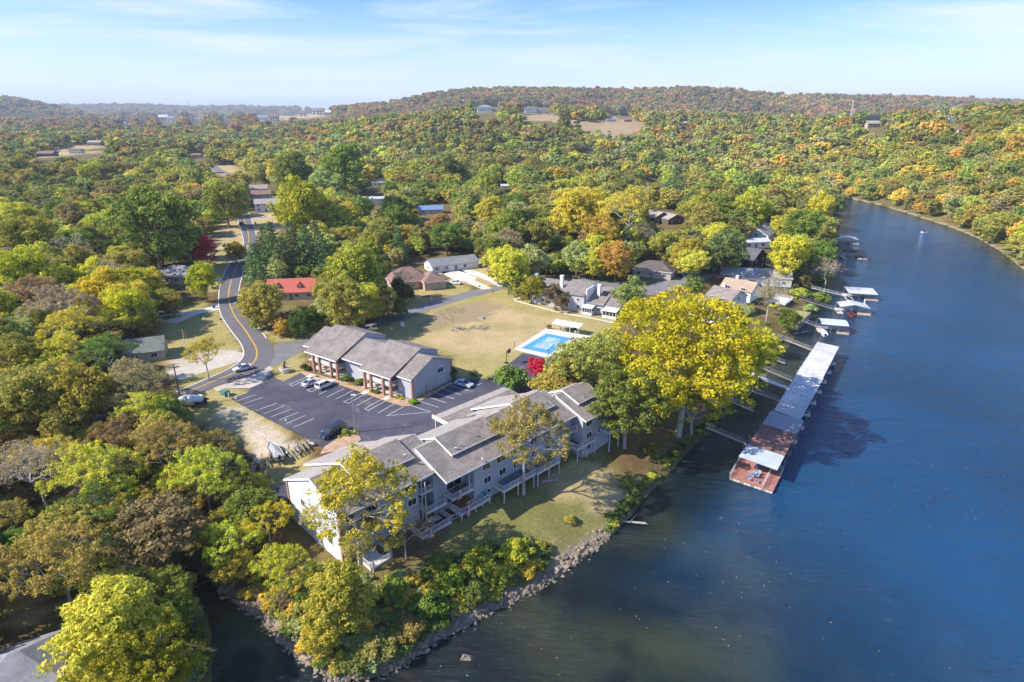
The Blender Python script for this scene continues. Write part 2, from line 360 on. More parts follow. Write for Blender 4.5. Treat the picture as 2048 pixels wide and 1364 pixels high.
me = mesh_np('ground', np.stack([X.ravel(), Y.ravel(), Z.ravel()], -1), faces, gm)
at_ = me.attributes.new('zone', 'FLOAT_COLOR', 'POINT'); at_.data.foreach_set('color', np.concatenate([colr, np.ones((nx * ny, 1))], 1).astype(np.float32).ravel())
me.polygons.foreach_set('use_smooth', [True] * len(me.polygons))
structure(link(bpy.data.objects.new('ground', me)))
# ------------------------------------------------------------------ river
wm = bpy.data.materials.new('river_water'); wm.use_nodes = True
n, l = wm.node_tree.nodes, wm.node_tree.links; b = n['Principled BSDF']; b.inputs['Roughness'].default_value = 0.09; b.inputs['IOR'].default_value = 1.33
b.inputs['Specular IOR Level'].default_value = 0.5
g = n.new('ShaderNodeNewGeometry'); a = n.new('ShaderNodeAttribute'); a.attribute_name = 'bed'
murk = rng(noise(0.05, 3, .5), .42, .62, 0, 1)
deep = mixc(rng(noise(0.012, 2, .5), .35, .65, 0, 1), (.007, .058, .145), (.010, .076, .185))  # blue of deep water, with the sky's reflection put into the base colour
shal = mixc(murk, (.008, .017, .022), (.040, .050, .028))
weed = mixc(rng(noise(0.09, 2, .4), .58, .66, 0, .8), shal, (.006, .010, .012))
cw = mixc(a.outputs['Fac'], weed, deep)
l.new(cw, b.inputs['Base Color'])
mp = n.new('ShaderNodeMapping'); mp.inputs['Rotation'].default_value = (0, 0, math.radians(-30)); mp.inputs['Scale'].default_value = (0.55, 1.5, 1); l.new(g.outputs['Position'], mp.inputs[0])
tw = n.new('ShaderNodeTexNoise'); tw.inputs['Scale'].default_value = 0.62; tw.inputs['Detail'].default_value = 8; tw.inputs['Roughness'].default_value = 0.62; l.new(mp.outputs[0], tw.inputs['Vector'])
bp = n.new('ShaderNodeBump'); tw2 = n.new('ShaderNodeTexNoise'); tw2.inputs['Scale'].default_value = 0.16; tw2.inputs['Detail'].default_value = 4; l.new(mp.outputs[0], tw2.inputs['Vector'])
tw3 = n.new('ShaderNodeTexNoise'); tw3.inputs['Scale'].default_value = 0.03; tw3.inputs['Detail'].default_value = 3; l.new(g.outputs['Position'], tw3.inputs['Vector'])
ma = n.new('ShaderNodeMath'); ma.operation = 'MULTIPLY_ADD'; l.new(tw2.outputs[0], ma.inputs[0]); ma.inputs[1].default_value = 1.6; l.new(tw.outputs[0], ma.inputs[2])
l.new(rng(tw3.outputs[0], .35, .65, .45, 1.0), bp.inputs['Strength']); bp.inputs['Distance'].default_value = 1.3; l.new(ma.outputs[0], bp.inputs['Height']); l.new(bp.outputs[0], b.inputs['Normal'])
wx = np.arange(-110, 330, 4.0); wy = np.arange(-100, 700, 4.0); A, B = np.meshgrid(wx, wy)
sdw = segdist(A.ravel(), B.ravel(), river, True); PXw, PYw = proj(A.ravel(), B.ravel(), np.full(A.size, WZ))
# river bed: shallow shelf off the point at the near end, deep channel tinted with reflected sky further up and along the far side
shelf = np.clip((sdw - 7) / 16, 0, 1)
near = np.clip((np.hypot(A.ravel() + 8, B.ravel() - 50) - 32) / 55, 0, 1)
bed = np.clip(np.minimum(shelf * 1.3, near * 1.2) , 0, 1)
uw = np.clip((B.ravel() - 150) / 100, 0, 1); bed = np.maximum(bed, uw * np.clip((sdw - 2) / 10, 0, 1) * .9)
iw = np.arange(A.size).reshape(A.shape)
me = mesh_np('river_water', np.stack([A.ravel(), B.ravel(), np.full(A.size, WZ)], -1), np.stack([iw[:-1, :-1], iw[:-1, 1:], iw[1:, 1:], iw[1:, :-1]], -1).reshape(-1, 4), wm)
t = me.attributes.new('bed', 'FLOAT', 'POINT'); t.data.foreach_set('value', bed.astype(np.float32))
structure(link(bpy.data.objects.new('river_water', me)))
# ------------------------------------------------------------------ trees
leafm = tinted('foliage', .42); pinem = tinted('needles', .3, .7, .12)
bark = mat('bark', (.20, .16, .12), .9, .3, 4, .5, 12); palebark = mat('pale_bark', (.42, .38, .33), .9, .35, 3, .3, 12)
COL = dict(dark=(.060, .092, .028), green=(.125, .180, .040), olive=(.245, .235, .062), ygreen=(.350, .360, .055), yellow=(.62, .50, .035), gold=(.52, .38, .060),
           amber=(.42, .25, .07), rust=(.33, .165, .075), red=(.52, .025, .050), brown=(.24, .165, .095), grey=(.27, .235, .150), pine=(.090, .135, .060),
           pale=(.27, .310, .125), lime=(.44, .47, .060), bronze=(.19, .16, .075))
NAMES = dict(dark='dark green', green='mid green', olive='olive green', ygreen='yellow-green', yellow='bright yellow', gold='golden', amber='amber', rust='rust coloured',
             red='crimson', brown='brown', grey='grey-brown, half bare', pine='blue-green', pale='pale green', lime='lime green', bronze='bronze green')
def leaves(rs, centers, rad, per, size, up=0.35, fill=0.55, flat=1.0):
    K = len(centers); N = K * per
    c = np.repeat(centers, per, 0); r = np.repeat(rad, per)[:, None]
    d = rs.normal(size=(N, 3)); d /= np.linalg.norm(d, axis=1)[:, None]
    d[:, 2] = np.where(rs.rand(N) < up, np.abs(d[:, 2]), d[:, 2])
    p = c + d * r * (fill + (1 - fill) * rs.rand(N, 1) ** .6) * np.array([1, 1, .75 * flat])
    nrm = d * .8 + rs.normal(size=(N, 3)) * .45 + np.array([0, 0, .25]); nrm /= np.linalg.norm(nrm, axis=1)[:, None]
    t = np.cross(nrm, rs.normal(size=(N, 3))); t /= np.linalg.norm(t, axis=1)[:, None] + 1e-9; b = np.cross(nrm, t)
    s = (size * (.6 + .8 * rs.rand(N)))[:, None]
    v = np.stack([p + t * s, p + b * s * .62, p - t * s, p - b * s * .62], 1).reshape(-1, 3)
    f = np.arange(N * 4).reshape(N, 4)
    va = np.clip(np.repeat(rs.rand(K), per) * .55 + rs.rand(N) * .45, 0, 1)
    return v, f, va
def crown_centers(rs, K, lob=7, rz=.92, zc=1.12, rmin=.22, rmax=.34, bottom=-.80):
    """clumps gathered on a few big lobes, so the outline is uneven"""
    L = rs.normal(size=(lob, 3)); L /= np.linalg.norm(L, axis=1)[:, None]; L[:, 2] = np.where(L[:, 2] < bottom, -L[:, 2], L[:, 2])
    lr = .34 + .20 * rs.rand(lob); lc = L * (1.06 - lr)[:, None] * (.80 + .28 * rs.rand(lob, 1))
    lc = np.concatenate([lc, [[0, 0, .1]]]); lr = np.append(lr, .68)
    pk = rs.choice(len(lr), K, p=lr ** 2 / (lr ** 2).sum())
    d = rs.normal(size=(K, 3)); d /= np.linalg.norm(d, axis=1)[:, None]; d[:, 2] = np.where(rs.rand(K) < .45, np.abs(d[:, 2]), d[:, 2])
    c = lc[pk] + d * lr[pk][:, None] * (.72 + .28 * rs.rand(K, 1))
    c[:, 2] = c[:, 2] * rz; c[:, 2] = np.maximum(c[:, 2], bottom + rs.rand(K) * .2)
    return c + np.array([0, 0, zc]), rmin + (rmax - rmin) * rs.rand(K)
def crown_mesh(seed, K, per, size, **k):
    rs = np.random.RandomState(seed); up = k.pop('up', .4)
    c, r = crown_centers(rs, K, **k); r = r * .72
    v, f, va = leaves(rs, c, r, per, size, up)
    return mesh_np('crown', v, f, leafm, va), c
def limb_mesh(seed, cs, m, zc=1.12, tr=.042, n=16, lean=.0, bole=.42):
    rr = random.Random(seed); b = MB(); top = Vector((rr.uniform(-.05, .05) + lean, rr.uniform(-.05, .05), bole))
    b.tube((0, 0, -.15), top, tr * 1.25, tr, 7)
    up = Vector((top.x * 1.2, top.y, zc)); b.tube(top, up, tr, tr * .55, 6)
    for c in rr.sample(list(map(tuple, cs)), min(n, len(cs))):
        c = Vector(c); a = top.lerp(up, rr.uniform(0, .8)); mid = a.lerp(c, .5) + Vector((0, 0, rr.uniform(-.02, .12)))
        b.tube(a, mid, tr * .5, tr * .32, 4); b.tube(mid, c, tr * .32, tr * .12, 4)
    return b
def as_mesh(b, name, m):
    o = b.build(name, m); me = o.data; bpy.data.objects.remove(o); return me
def twig_builder(seed, m, levels=5, zc=1.25, tr=.05, spread=.55, bole=.5):
    rr = random.Random(seed); b = MB(); ends = []
    def grow(p, d, L, r, lv):
        q = p + d * L; b.tube(p, q, r, r * .68, 3 if lv < levels - 1 else 5)
        if lv == 0: ends.append(tuple(q)); return
        for _ in range(3):
            e = (d + Vector((rr.gauss(0, spread), rr.gauss(0, spread), rr.gauss(.08, spread * .6)))).normalized()
            grow(q, e, L * rr.uniform(.66, .88), r * .60, lv - 1)
    b.tube((0, 0, -.15), (0, 0, bole * .6), tr * 1.2, tr, 6)
    grow(Vector((0, 0, bole * .6)), Vector((0, 0, 1)), .42, tr, levels)
    ends = np.array(ends); lo = ends[:, 2].min(); s = 1.0 / np.percentile(np.hypot(ends[:, 0], ends[:, 1]), 92)
    h = 2.15 / ends[:, 2].max()
    b.v = [(v[0] * s, v[1] * s, v[2] * h if v[2] > 0 else v[2]) for v in b.v]; ends = ends * np.array([s, s, h])
    return as_mesh(b, 'limbs', m), ends
def pine_mesh(seed, tiers, per, size, wide=.42, h=2.6):
    rs = np.random.RandomState(seed); cs = []; rd = []
    for i in range(tiers):
        t = i / tiers; z = .25 + (h - .3) * t; R = wide * 1.55 * (1 - t) ** .8 * (.85 + .3 * rs.rand()) + .04; k = max(3, int(9 * (1 - t) + 3))
        for j in range(k):
            a = 2 * math.pi * (j + rs.rand() * .8) / k
            for q in (.45, .8, 1.05): cs.append((R * q * math.cos(a), R * q * math.sin(a), z - .10 * q + rs.normal() * .02)); rd.append(.085 + .05 * (1 - t))
    cs = np.array(cs); rd = np.array(rd)
    v, f, va = leaves(rs, cs, rd, per, size, .5, .4, .7)
    return mesh_np('crown', v, f, pinem, va)
NEAR, MID, FARM = {}, {}, {}
NEAR['leafy'] = []; MID['leafy'] = []; FARM['leafy'] = []
for i in range(5):
    me, cs = crown_mesh(10 + i, 340, 40, .038, lob=10 + 2 * i, rz=.86 + .08 * (i % 3), rmin=.13, rmax=.25); NEAR['leafy'].append((me, as_mesh(limb_mesh(i, cs, bark), 'limbs', bark)))
NEAR['sparse'] = []
for i in range(2):
    tw, ends = twig_builder(31 + i, palebark, 6, spread=.62, tr=.030); rs = np.random.RandomState(i); k = rs.choice(len(ends), 720)
    v, f, va = leaves(rs, ends[k], np.full(720, .085), 16, .022, .4, .2)
    NEAR['sparse'].append((mesh_np('crown', v, f, leafm, va), tw))
NEAR['bare'] = []
for i in range(2):
    tw, ends = twig_builder(51 + i, palebark, 6, spread=.62, tr=.026); rs = np.random.RandomState(i); k = rs.choice(len(ends), 380)
    v, f, va = leaves(rs, ends[k], np.full(380, .08), 6, .020, .4, .2)
    NEAR['bare'].append((mesh_np('crown', v, f, leafm, va), tw))
NEAR['pine'] = [(pine_mesh(61 + i, 15, 11, .042), as_mesh(MB().tube((0, 0, -.15), (0, 0, 2.4), .05, .012, 6), 'trunk', bark)) for i in range(2)]
NEAR['round'] = []
for i in range(2):
    me, cs = crown_mesh(70 + i, 130, 44, .046, lob=12, rz=.9, zc=1.05, rmin=.2, rmax=.28, bottom=-.8); NEAR['round'].append((me, as_mesh(limb_mesh(9 + i, cs, bark, 1.05, .05, 8, bole=.35), 'limbs', bark)))
NEAR['bush'] = []
for i in range(3):
    me, cs = crown_mesh(80 + i, 60, 44, .075, lob=8, rz=.62, zc=.42, rmin=.24, rmax=.36, bottom=-.36); NEAR['bush'].append((me, as_mesh(limb_mesh(20 + i, cs, bark, .4, .04, 8, bole=.15), 'stems', bark)))
for i in range(4):
    MID['leafy'].append(crown_mesh(110 + i, 150, 22, .068, lob=9 + i, zc=1.0, rmin=.16, rmax=.30)[0])
    FARM['leafy'].append(crown_mesh(140 + i, 36, 13, .165, lob=6, zc=.9)[0])
MID['bare'] = [crown_mesh(120, 40, 12, .06, lob=7, zc=1.1)[0]]; MID['pine'] = [pine_mesh(121, 8, 4, .10)]; FARM['pine'] = [pine_mesh(122, 5, 2, .2)]
TREES = []
def tree(kind, x, y, R, tint, label, cat='tree', group=None, hs=1.0, rz=None, vi=None, name=None, z=None, jit=.10):
    rr = random.Random(int(x * 131 + y * 17)); kind = 'sparse' if kind == 'leafy' and y < 165 and x < -15 and rr.random() < .5 else kind; v = NEAR[kind]; me, lm = v[(vi if vi is not None else rr.randrange(len(v))) % len(v)]
    z = lz(x, y) if z is None else z
    nm = name or {'pine': 'pine_tree', 'bush': 'shrub', 'bare': 'leafless_tree'}.get(kind, 'broadleaf_tree')
    o = empty(nm, (x, y, z - .05), label, cat, rr.uniform(0, 6.28) if rz is None else rz, group); o.scale = (R, R, R * hs)
    c = link(bpy.data.objects.new('crown', me)); c.parent = o
    if isinstance(tint, str): tint = COL[tint]
    j = [1 + rr.uniform(-jit, jit) for _ in range(3)]; c['tint'] = [max(0, min(tint[k] * j[k] * (2.0, 1.86, 1.6)[k], .74)) for k in range(3)]
    t = link(bpy.data.objects.new('trunk' if kind != 'bush' else 'stems', lm)); t.parent = o
    TREES.append(o); return o
ZC = dict(leafy=1.12, sparse=1.35, bare=1.3, pine=1.1, round=1.05, bush=.36)
def tree_px(kind, px, py, rpx, tint, label, hs=1.0, group=None, cat=None, name=None, vi=None):
    """a tree whose crown centre shows at px, py and whose crown is rpx photo pixels in radius"""
    z = 0.0; R = 4.0
    for _ in range(8):
        p = W(px, py, z + ZC[kind] * R * hs); d = depth(*p); R = rpx * d / F / (.65 if kind == 'pine' else 1.0); z = lz(p[0], p[1])
    return tree(kind, p[0], p[1], R, tint, label, cat or ('shrub' if kind == 'bush' else 'tree'), group, hs, name=name, vi=vi)
# ------------------------------------------------------------------ shared materials of the built things
asphalt = mat('dark_asphalt', (.052, .054, .078), .9, .3, .13, .25, 30, col2=(.105, .103, .128)); 
_n, _l = asphalt.node_tree.nodes, asphalt.node_tree.links; _g = _n.new('ShaderNodeNewGeometry'); _t = _n.new('ShaderNodeTexNoise'); _t.inputs['Scale'].default_value = .11; _t.inputs['Detail'].default_value = 9; _t.inputs['Roughness'].default_value = .72; _t.inputs['Distortion'].default_value = 1.6; _l.new(_g.outputs['Position'], _t.inputs['Vector'])
_r = _n.new('ShaderNodeMapRange'); _r.inputs[1].default_value = .56; _r.inputs[2].default_value = .76; _l.new(_t.outputs[0], _r.inputs[0]); _x = _n.new('ShaderNodeMix'); _x.data_type = 'RGBA'; _l.new(_r.outputs[0], _x.inputs[0]); _l.new(asphalt.node_tree.nodes['Principled BSDF'].inputs['Base Color'].links[0].from_socket, _x.inputs[6]); _x.inputs[7].default_value = (.24, .225, .215, 1)
_v = _n.new('ShaderNodeTexVoronoi'); _v.feature = 'DISTANCE_TO_EDGE'; _v.inputs['Scale'].default_value = .16; _l.new(_g.outputs['Position'], _v.inputs['Vector']); _c = _n.new('ShaderNodeMapRange'); _c.inputs[1].default_value = .004; _c.inputs[2].default_value = .012; _c.inputs[3].default_value = .8; _c.inputs[4].default_value = 1; _l.new(_v.outputs[0], _c.inputs[0])
_y = _n.new('ShaderNodeMix'); _y.data_type = 'RGBA'; _y.blend_type = 'MULTIPLY'; _y.inputs[0].default_value = 1; _l.new(_x.outputs[2], _y.inputs[6]); _l.new(_c.outputs[0], _y.inputs[7]); _l.new(_y.outputs[2], asphalt.node_tree.nodes['Principled BSDF'].inputs['Base Color'])
road_m = mat('road_asphalt', (.150, .143, .155), .92, .12, .5, .2, 30)
street_m = mat('old_street_asphalt', (.20, .195, .20), .92, .15, .4, .2, 20); concrete = mat('concrete', (.50, .45, .38), .9, .12, .8, .1, 10); paleconc = mat('pale_concrete', (.66, .60, .52), .9, .10, 1.0)
white = mat('white_paint', (.78, .78, .77), .5, .05, 3); linepaint = mat('line_paint', (.72, .71, .68), .7, .15, 4); yellowline = mat('yellow_line_paint', (.62, .38, .04), .7, .15, 3)
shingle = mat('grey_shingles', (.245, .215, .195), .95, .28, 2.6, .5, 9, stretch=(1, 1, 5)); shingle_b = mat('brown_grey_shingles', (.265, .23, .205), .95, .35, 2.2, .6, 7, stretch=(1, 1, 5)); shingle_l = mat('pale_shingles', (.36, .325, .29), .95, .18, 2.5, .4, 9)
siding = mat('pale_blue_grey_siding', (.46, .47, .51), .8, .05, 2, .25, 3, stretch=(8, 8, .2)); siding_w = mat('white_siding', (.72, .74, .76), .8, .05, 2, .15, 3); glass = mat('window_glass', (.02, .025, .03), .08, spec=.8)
brick = mat('red_brown_brick', (.34, .17, .115), .9, .4, 7, .4, 16, col2=(.46, .27, .20)); brick.name = 'red_brown_brick'; wood_w = mat('whitewashed_wood', (.66, .66, .65), .75, .12, 3); greydeck = mat('grey_decking', (.17, .175, .19), .85, .2, 3)
browndeck = mat('brown_decking', (.30, .15, .07), .85, .25, 3); redrock = mat('reddish_deck', (.36, .165, .135), .85, .3, 1.2); darkm = mat('dark_void', (.03, .03, .035), .9); metal_w = mat('white_sheet_metal', (.60, .60, .60), .55, .18, .9, metal=.1, stretch=(1, 1, 1))
metal_g = mat('blue_grey_sheet_metal', (.36, .38, .42), .5, .15, .6, metal=.2); metal_br = mat('rust_brown_sheet_metal', (.27, .15, .125), .6, .35, 1.2); steel = mat('galvanised_steel', (.45, .46, .48), .45, .1, 3, metal=.5); rubber = mat('black_rubber', (.02, .02, .02), .8)
bluem = mat('blue_plastic', (.03, .12, .45), .5); redm = mat('red_paint', (.55, .05, .03), .4); greenm = mat('utility_green', (.10, .22, .17), .6); mulch = mat('tan_mulch', (.46, .31, .20), .95, .3, 4, .4, 12); tan_m = mat('tan_siding', (.48, .40, .31), .85, .1, 1.5)
# ------------------------------------------------------------------ sheets on the ground: lot, road, paths
def sheet(name, px, m, z=.02, smooth=False, closed=True):
    pts = [W(a, b, z)[:2] + (z,) for a, b in px]
    if smooth: pts = smooth_line([(p[0], p[1]) for p in pts], 5, True)
    return structure(tri_poly(name, pts, m, z=z))
def strip(name, pts, w, m, z, st=True, parent=None):
    """ribbon of width w (or list of widths) along ground points, draped on the land"""
    v, f = [], []
    ws = w if isinstance(w, (list, tuple)) else [w] * len(pts)
    for i, p in enumerate(pts):
        a = Vector(pts[max(i - 1, 0)][:2]); b_ = Vector(pts[min(i + 1, len(pts) - 1)][:2]); d = (b_ - a).normalized(); nrm = Vector((-d.y, d.x)) * ws[i] / 2
        zc = z + (max(0, lz(p[0], p[1])) if p[1] > 430 else 0)
        v += [(p[0] + nrm.x, p[1] + nrm.y, zc), (p[0] - nrm.x, p[1] - nrm.y, zc)]
        if i: k = 2 * i; f.append((k - 2, k - 1, k + 1, k))
    me = bpy.data.meshes.new(name); me.from_pydata(v, [], f); me.materials.append(m); me.update(); o = link(bpy.data.objects.new(name, me))
    if parent: o.parent = parent
    elif st: structure(o)
    return o
# curving two-lane road from the photo's left and right edge lines
R_l = [(330, 794), (363, 778), (395, 765), (420, 754), (451, 740), (477, 723), (486, 706), (479, 686), (463, 665), (449, 645), (440, 629), (436, 612), (436, 595), (438, 575), (446, 550), (458, 528), (472, 508), (486, 488), (484, 470), (478, 450), (473, 436), (468, 424)]
R_r = [(330, 815), (368, 797), (400, 785), (424, 775), (459, 763), (514, 745), (538, 731), (548, 710), (543, 692), (530, 670), (508, 647), (492, 628), (483, 612), (478, 597), (480, 575), (486, 550), (493, 528), (502, 508), (512, 490), (514, 472), (507, 450), (498, 424)]
Lw = smooth_line([W(*p)[:2] for p in R_l], 6); Rw = smooth_line([W(*p)[:2] for p in R_r], 6)
ext = W(130, 905); Lw = [(Lw[0][0] - 60, Lw[0][1] - 36)] + Lw; Rw = [(Rw[0][0] - 60, Rw[0][1] - 36)] + Rw
v = []; f = []
for i, (a_, b_) in enumerate(zip(Lw, Rw)):
    v += [(*a_, .024), (*b_, .024)]
    if i: f.append((2 * i - 2, 2 * i - 1, 2 * i + 1, 2 * i))
me = bpy.data.meshes.new('road'); me.from_pydata(v, [], f); me.materials.append(road_m); me.update(); road = structure(link(bpy.data.objects.new('road', me)))
def offs(t0, i0=0, i1=None): return [(a_[0] + (b_[0] - a_[0]) * t0, a_[1] + (b_[1] - a_[1]) * t0) for a_, b_ in list(zip(Lw, Rw))[i0:i1]]
strip('yellow_centre_line', offs(.50), .34, yellowline, .030, parent=road)
strip('white_edge_line', offs(.03), .28, linepaint, .030, parent=road); strip('white_edge_line', offs(.97, 53), .28, linepaint, .030, parent=road)
sheet('car_park', [(461, 797), (480, 808), (520, 830), (560, 850), (612, 876), (648, 897), (660, 905), (655, 915), (610, 940), (560, 968), (545, 985), (570, 1000), (610, 985), (700, 900), (800, 880), (900, 860), (990, 800), (1080, 780), (1230, 770), (1180, 700), (1100, 714), (1045, 706), (988, 752), (972, 757), (905, 757), (840, 798), (720, 770), (612, 742), (592, 750), (566, 763), (552, 757), (543, 745), (541, 733), (523, 765), (502, 776), (494, 786)], asphalt, .012)
sheet('street_mouth', [(455, 770), (500, 754), (533, 735), (549, 712), (547, 690), (560, 684), (608, 680), (625, 672), (610, 700), (575, 718), (545, 735), (540, 752), (525, 766), (500, 776), (475, 778)], street_m, .018)
sheet('paved_shoulder', [(426, 776), (459, 765), (514, 747), (539, 732), (546, 737), (535, 750), (522, 766), (500, 776), (472, 776), (450, 777), (434, 783)], concrete, .022)
side = smooth_line([W(*p)[:2] for p in [(600, 688), (690, 665), (745, 650), (800, 632), (860, 612), (920, 594), (975, 580), (1020, 568), (1060, 556)]], 6)
strip('side_street', side, 6.4, street_m, .016)
st2 = smooth_line([W(*p)[:2] for p in [(1040, 552), (1110, 558), (1180, 562), (1240, 572), (1290, 582), (1340, 570), (1400, 550), (1450, 545), (1520, 542)]], 5); strip('upper_street', st2, [5] * 14 + [11] * 27, street_m, .014)
def drive(px, w, m=paleconc, z=.020, name='driveway'): return strip(name, smooth_line([W(*p)[:2] for p in px], 4), w, m, z)
drive([(975, 578), (940, 562), (912, 548), (895, 540), (870, 545)], [4] * 5 + [9] * 6 + [8] * 6); drive([(1008, 572), (985, 560), (945, 545), (905, 535)], 4.5)
drive([(340, 645), (390, 625), (440, 615)], 5); drive([(345, 752), (400, 735), (450, 720), (484, 705)], 7.5, concrete); drive([(430, 560), (445, 556)], 4); drive([(500, 436), (540, 432), (600, 430)], 3.6); drive([(400, 480), (440, 473), (482, 468)], 3.4, street_m); drive([(515, 463), (560, 455)], 3.4)
drive([(700, 640), (735, 620), (770, 600), (790, 570)], 5, concrete); drive([(425, 335), (450, 348), (500, 352)], 9, street_m)
w1 = drive([(1025, 600), (1070, 612), (1120, 625), (1170, 634), (1230, 646)], 1.1, paleconc, .024, 'footpath'); drive([(1168, 632), (1170, 620)], 1.6, mulch, .026, 'footpath'); drive([(1023, 601), (1040, 595)], 1.1, paleconc, .024, 'footpath')
# painted bays
bays = empty('parking_bay_lines', W(700, 800)[:2] + (0,)); structure(bays)
def line(a_, b_, w=.12):
    A_, B_ = Vector(W(*a_)[:2]), Vector(W(*b_)[:2]); d = (B_ - A_).normalized(); nn = Vector((-d.y, d.x)) * w / 2
    o = MB().poly([(*(A_ + nn), .034), (*(A_ - nn), .034), (*(B_ - nn), .034), (*(B_ + nn), .034)]).build('bay_line', linepaint)
    o.data.flip_normals() if o.data.polygons[0].normal.z < 0 else None
    mw = o.data; 
    for vv in mw.vertices: vv.co -= bays.location
    o.parent = bays
z1 = lambda x, y: (560 + x / 5.1075, 620 + y / 5.1075); z2 = lambda x, y: (420 + x / 5.1075, 600 + y / 5.1075)
for a_, b_ in [((98, 765), (275, 682)), ((130, 778), (310, 690)), ((278, 820), (400, 765)), ((320, 838), (450, 775)), ((400, 862), (580, 775)), ((480, 890), (658, 803)), ((565, 915), (745, 823)), ((650, 940), (835, 845)), ((700, 955), (870, 858)), ((780, 980), (950, 888)), ((865, 1010), (1040, 912)), ((905, 1025), (1080, 928)),
               ((1000, 1055), (1170, 957)), ((1090, 1082), (1265, 988)), ((1430, 935), (1620, 995)), ((1345, 980), (1540, 1042)), ((1090, 1082), (1540, 1042)), ((98, 765), (130, 778)), ((278, 820), (320, 838)), ((650, 940), (700, 955)), ((865, 1010), (905, 1025)),
               ((1510, 890), (1700, 950)), ((1585, 848), (1778, 908)), ((1660, 808), (1850, 866)), ((1733, 770), (1925, 826)), ((1985, 780), (2060, 750))]: line(z1(*a_), z1(*b_))
for a_, b_ in [((270, 1033), (470, 968)), ((340, 1062), (540, 995)), ((465, 1133), (682, 1053)), ((550, 1163), (755, 1085)), ((625, 1195), (832, 1115)), ((705, 1228), (905, 1147)), ((780, 1262), (980, 1180)), ((850, 1303), (1062, 1212)), ((1135, 1345), (1180, 1325))]: line(z2(*a_), z2(*b_))
# planting strips with kerbs
def bed(name, px, m, z=.13):
    pts = [W(a_, b_, z)[:2] + (z,) for a_, b_ in px]; a2 = sum(pts[i][0] * pts[(i + 1) % len(pts)][1] - pts[(i + 1) % len(pts)][0] * pts[i][1] for i in range(len(pts)))
    if a2 < 0: pts = pts[::-1]
    return structure(MB().slab(pts, z).build(name, m))
bed('planting_strip', [z1(220, 640), z1(260, 665), z1(600, 760), z1(850, 840), z1(1050, 915), z1(1250, 980), z1(1330, 980), z1(1400, 945), z1(1780, 740), z1(1740, 735), z1(1360, 915), z1(1100, 860), z1(800, 770), z1(500, 690), z1(215, 615)], mulch, .12)
bed('parking_island', [(649, 893), (641, 905), (646, 903 + 4), (662, 904), (690, 898), (722, 880), (720, 872), (700, 868), (672, 878)], mulch, .14)
for a_ in ((1020, 300),): pass
for q in ((300, 660), (860, 830), (1080, 890), (520, 715)): bed('entry_walk', [z1(q[0] - 38, q[1] + 20), z1(q[0] + 12, q[1] + 28), z1(q[0] + 55, q[1] - 2), z1(q[0] + 8, q[1] - 12)], paleconc, .128)
# ------------------------------------------------------------------ generic building pieces (local frame: x along, y depth, z up)
FOOT = []
def frame(px, py, ang, z=None, name='house', label=None, cat='house', group=None, dz=0):
    p = at(px, py) if z is None else W(px, py, z); return empty(name, (p[0], p[1], p[2] + dz), label, cat, math.radians(ang), group)
def gable(mb, x0, x1, y0, y1, ze, zr, oh=.4, th=.16, yr=None, axis='x'):
    """two roof slabs; ridge along x at yr"""
    yr = (y0 + y1) / 2 if yr is None else yr; x0 -= oh; x1 += oh
    s0 = (zr - ze) / (yr - y0); s1 = (zr - ze) / (y1 - yr); y0 -= oh; y1 += oh; a0 = ze - s0 * oh; a1 = ze - s1 * oh
    if axis == 'y': fl = lambda x, y, z: (y, x, z)
    else: fl = lambda x, y, z: (x, y, z)
    P = [fl(x0, y0, a0), fl(x1, y0, a0), fl(x1, yr, zr), fl(x0, yr, zr)]; Q = [fl(x0, yr, zr), fl(x1, yr, zr), fl(x1, y1, a1), fl(x0, y1, a1)]
    if axis == 'y': P, Q = P[::-1], Q[::-1]
    mb.slab(P, th); mb.slab(Q, th); return mb
def gable_wall(mb, x0, x1, y0, y1, ze, zr, z0=0.0, yr=None, drop=.18):
    yr = (y0 + y1) / 2 if yr is None else yr
    return mb.prism([(y0, z0), (y1, z0), (y1, ze - drop), (yr, zr - drop), (y0, ze - drop)], x0, x1, 'x')
def window(par, x, y, z, w, h, face='y-', frm=white, pane=glass, mull=1):
    """window: frame with a recessed pane; face tells which way it looks"""
    f_ = MB(); t = .09; d0, d1 = -.05, .03
    def bx(m_, a0, a1, z0, z1, e0, e1):
        if face == 'y-': m_.box(x + a0, x + a1, y - e1, y - e0, z + z0, z + z1)
        elif face == 'y+': m_.box(x + a0, x + a1, y + e0, y + e1, z + z0, z + z1)
        elif face == 'x-': m_.box(x - e1, x - e0, y + a0, y + a1, z + z0, z + z1)
        else: m_.box(x + e0, x + e1, y + a0, y + a1, z + z0, z + z1)
    bx(f_, -w / 2 - t, -w / 2 + .02, -t, h + t, -.02, .07); bx(f_, w / 2 - .02, w / 2 + t, -t, h + t, -.02, .07); bx(f_, -w / 2 + .02, w / 2 - .02, -t, .02, -.02, .069); bx(f_, -w / 2 + .02, w / 2 - .02, h - .02, h + t, -.02, .069)
    for k in range(mull): xx = -w / 2 + w * (k + 1) / (mull + 1); bx(f_, xx - .03, xx + .03, .02, h - .02, -.02, .05)
    o = f_.build('window', frm, par); g_ = MB(); bx(g_, -w / 2 + .02, w / 2 - .02, .02, h - .02, -.01, .02); g_.build('pane', pane, o); return o
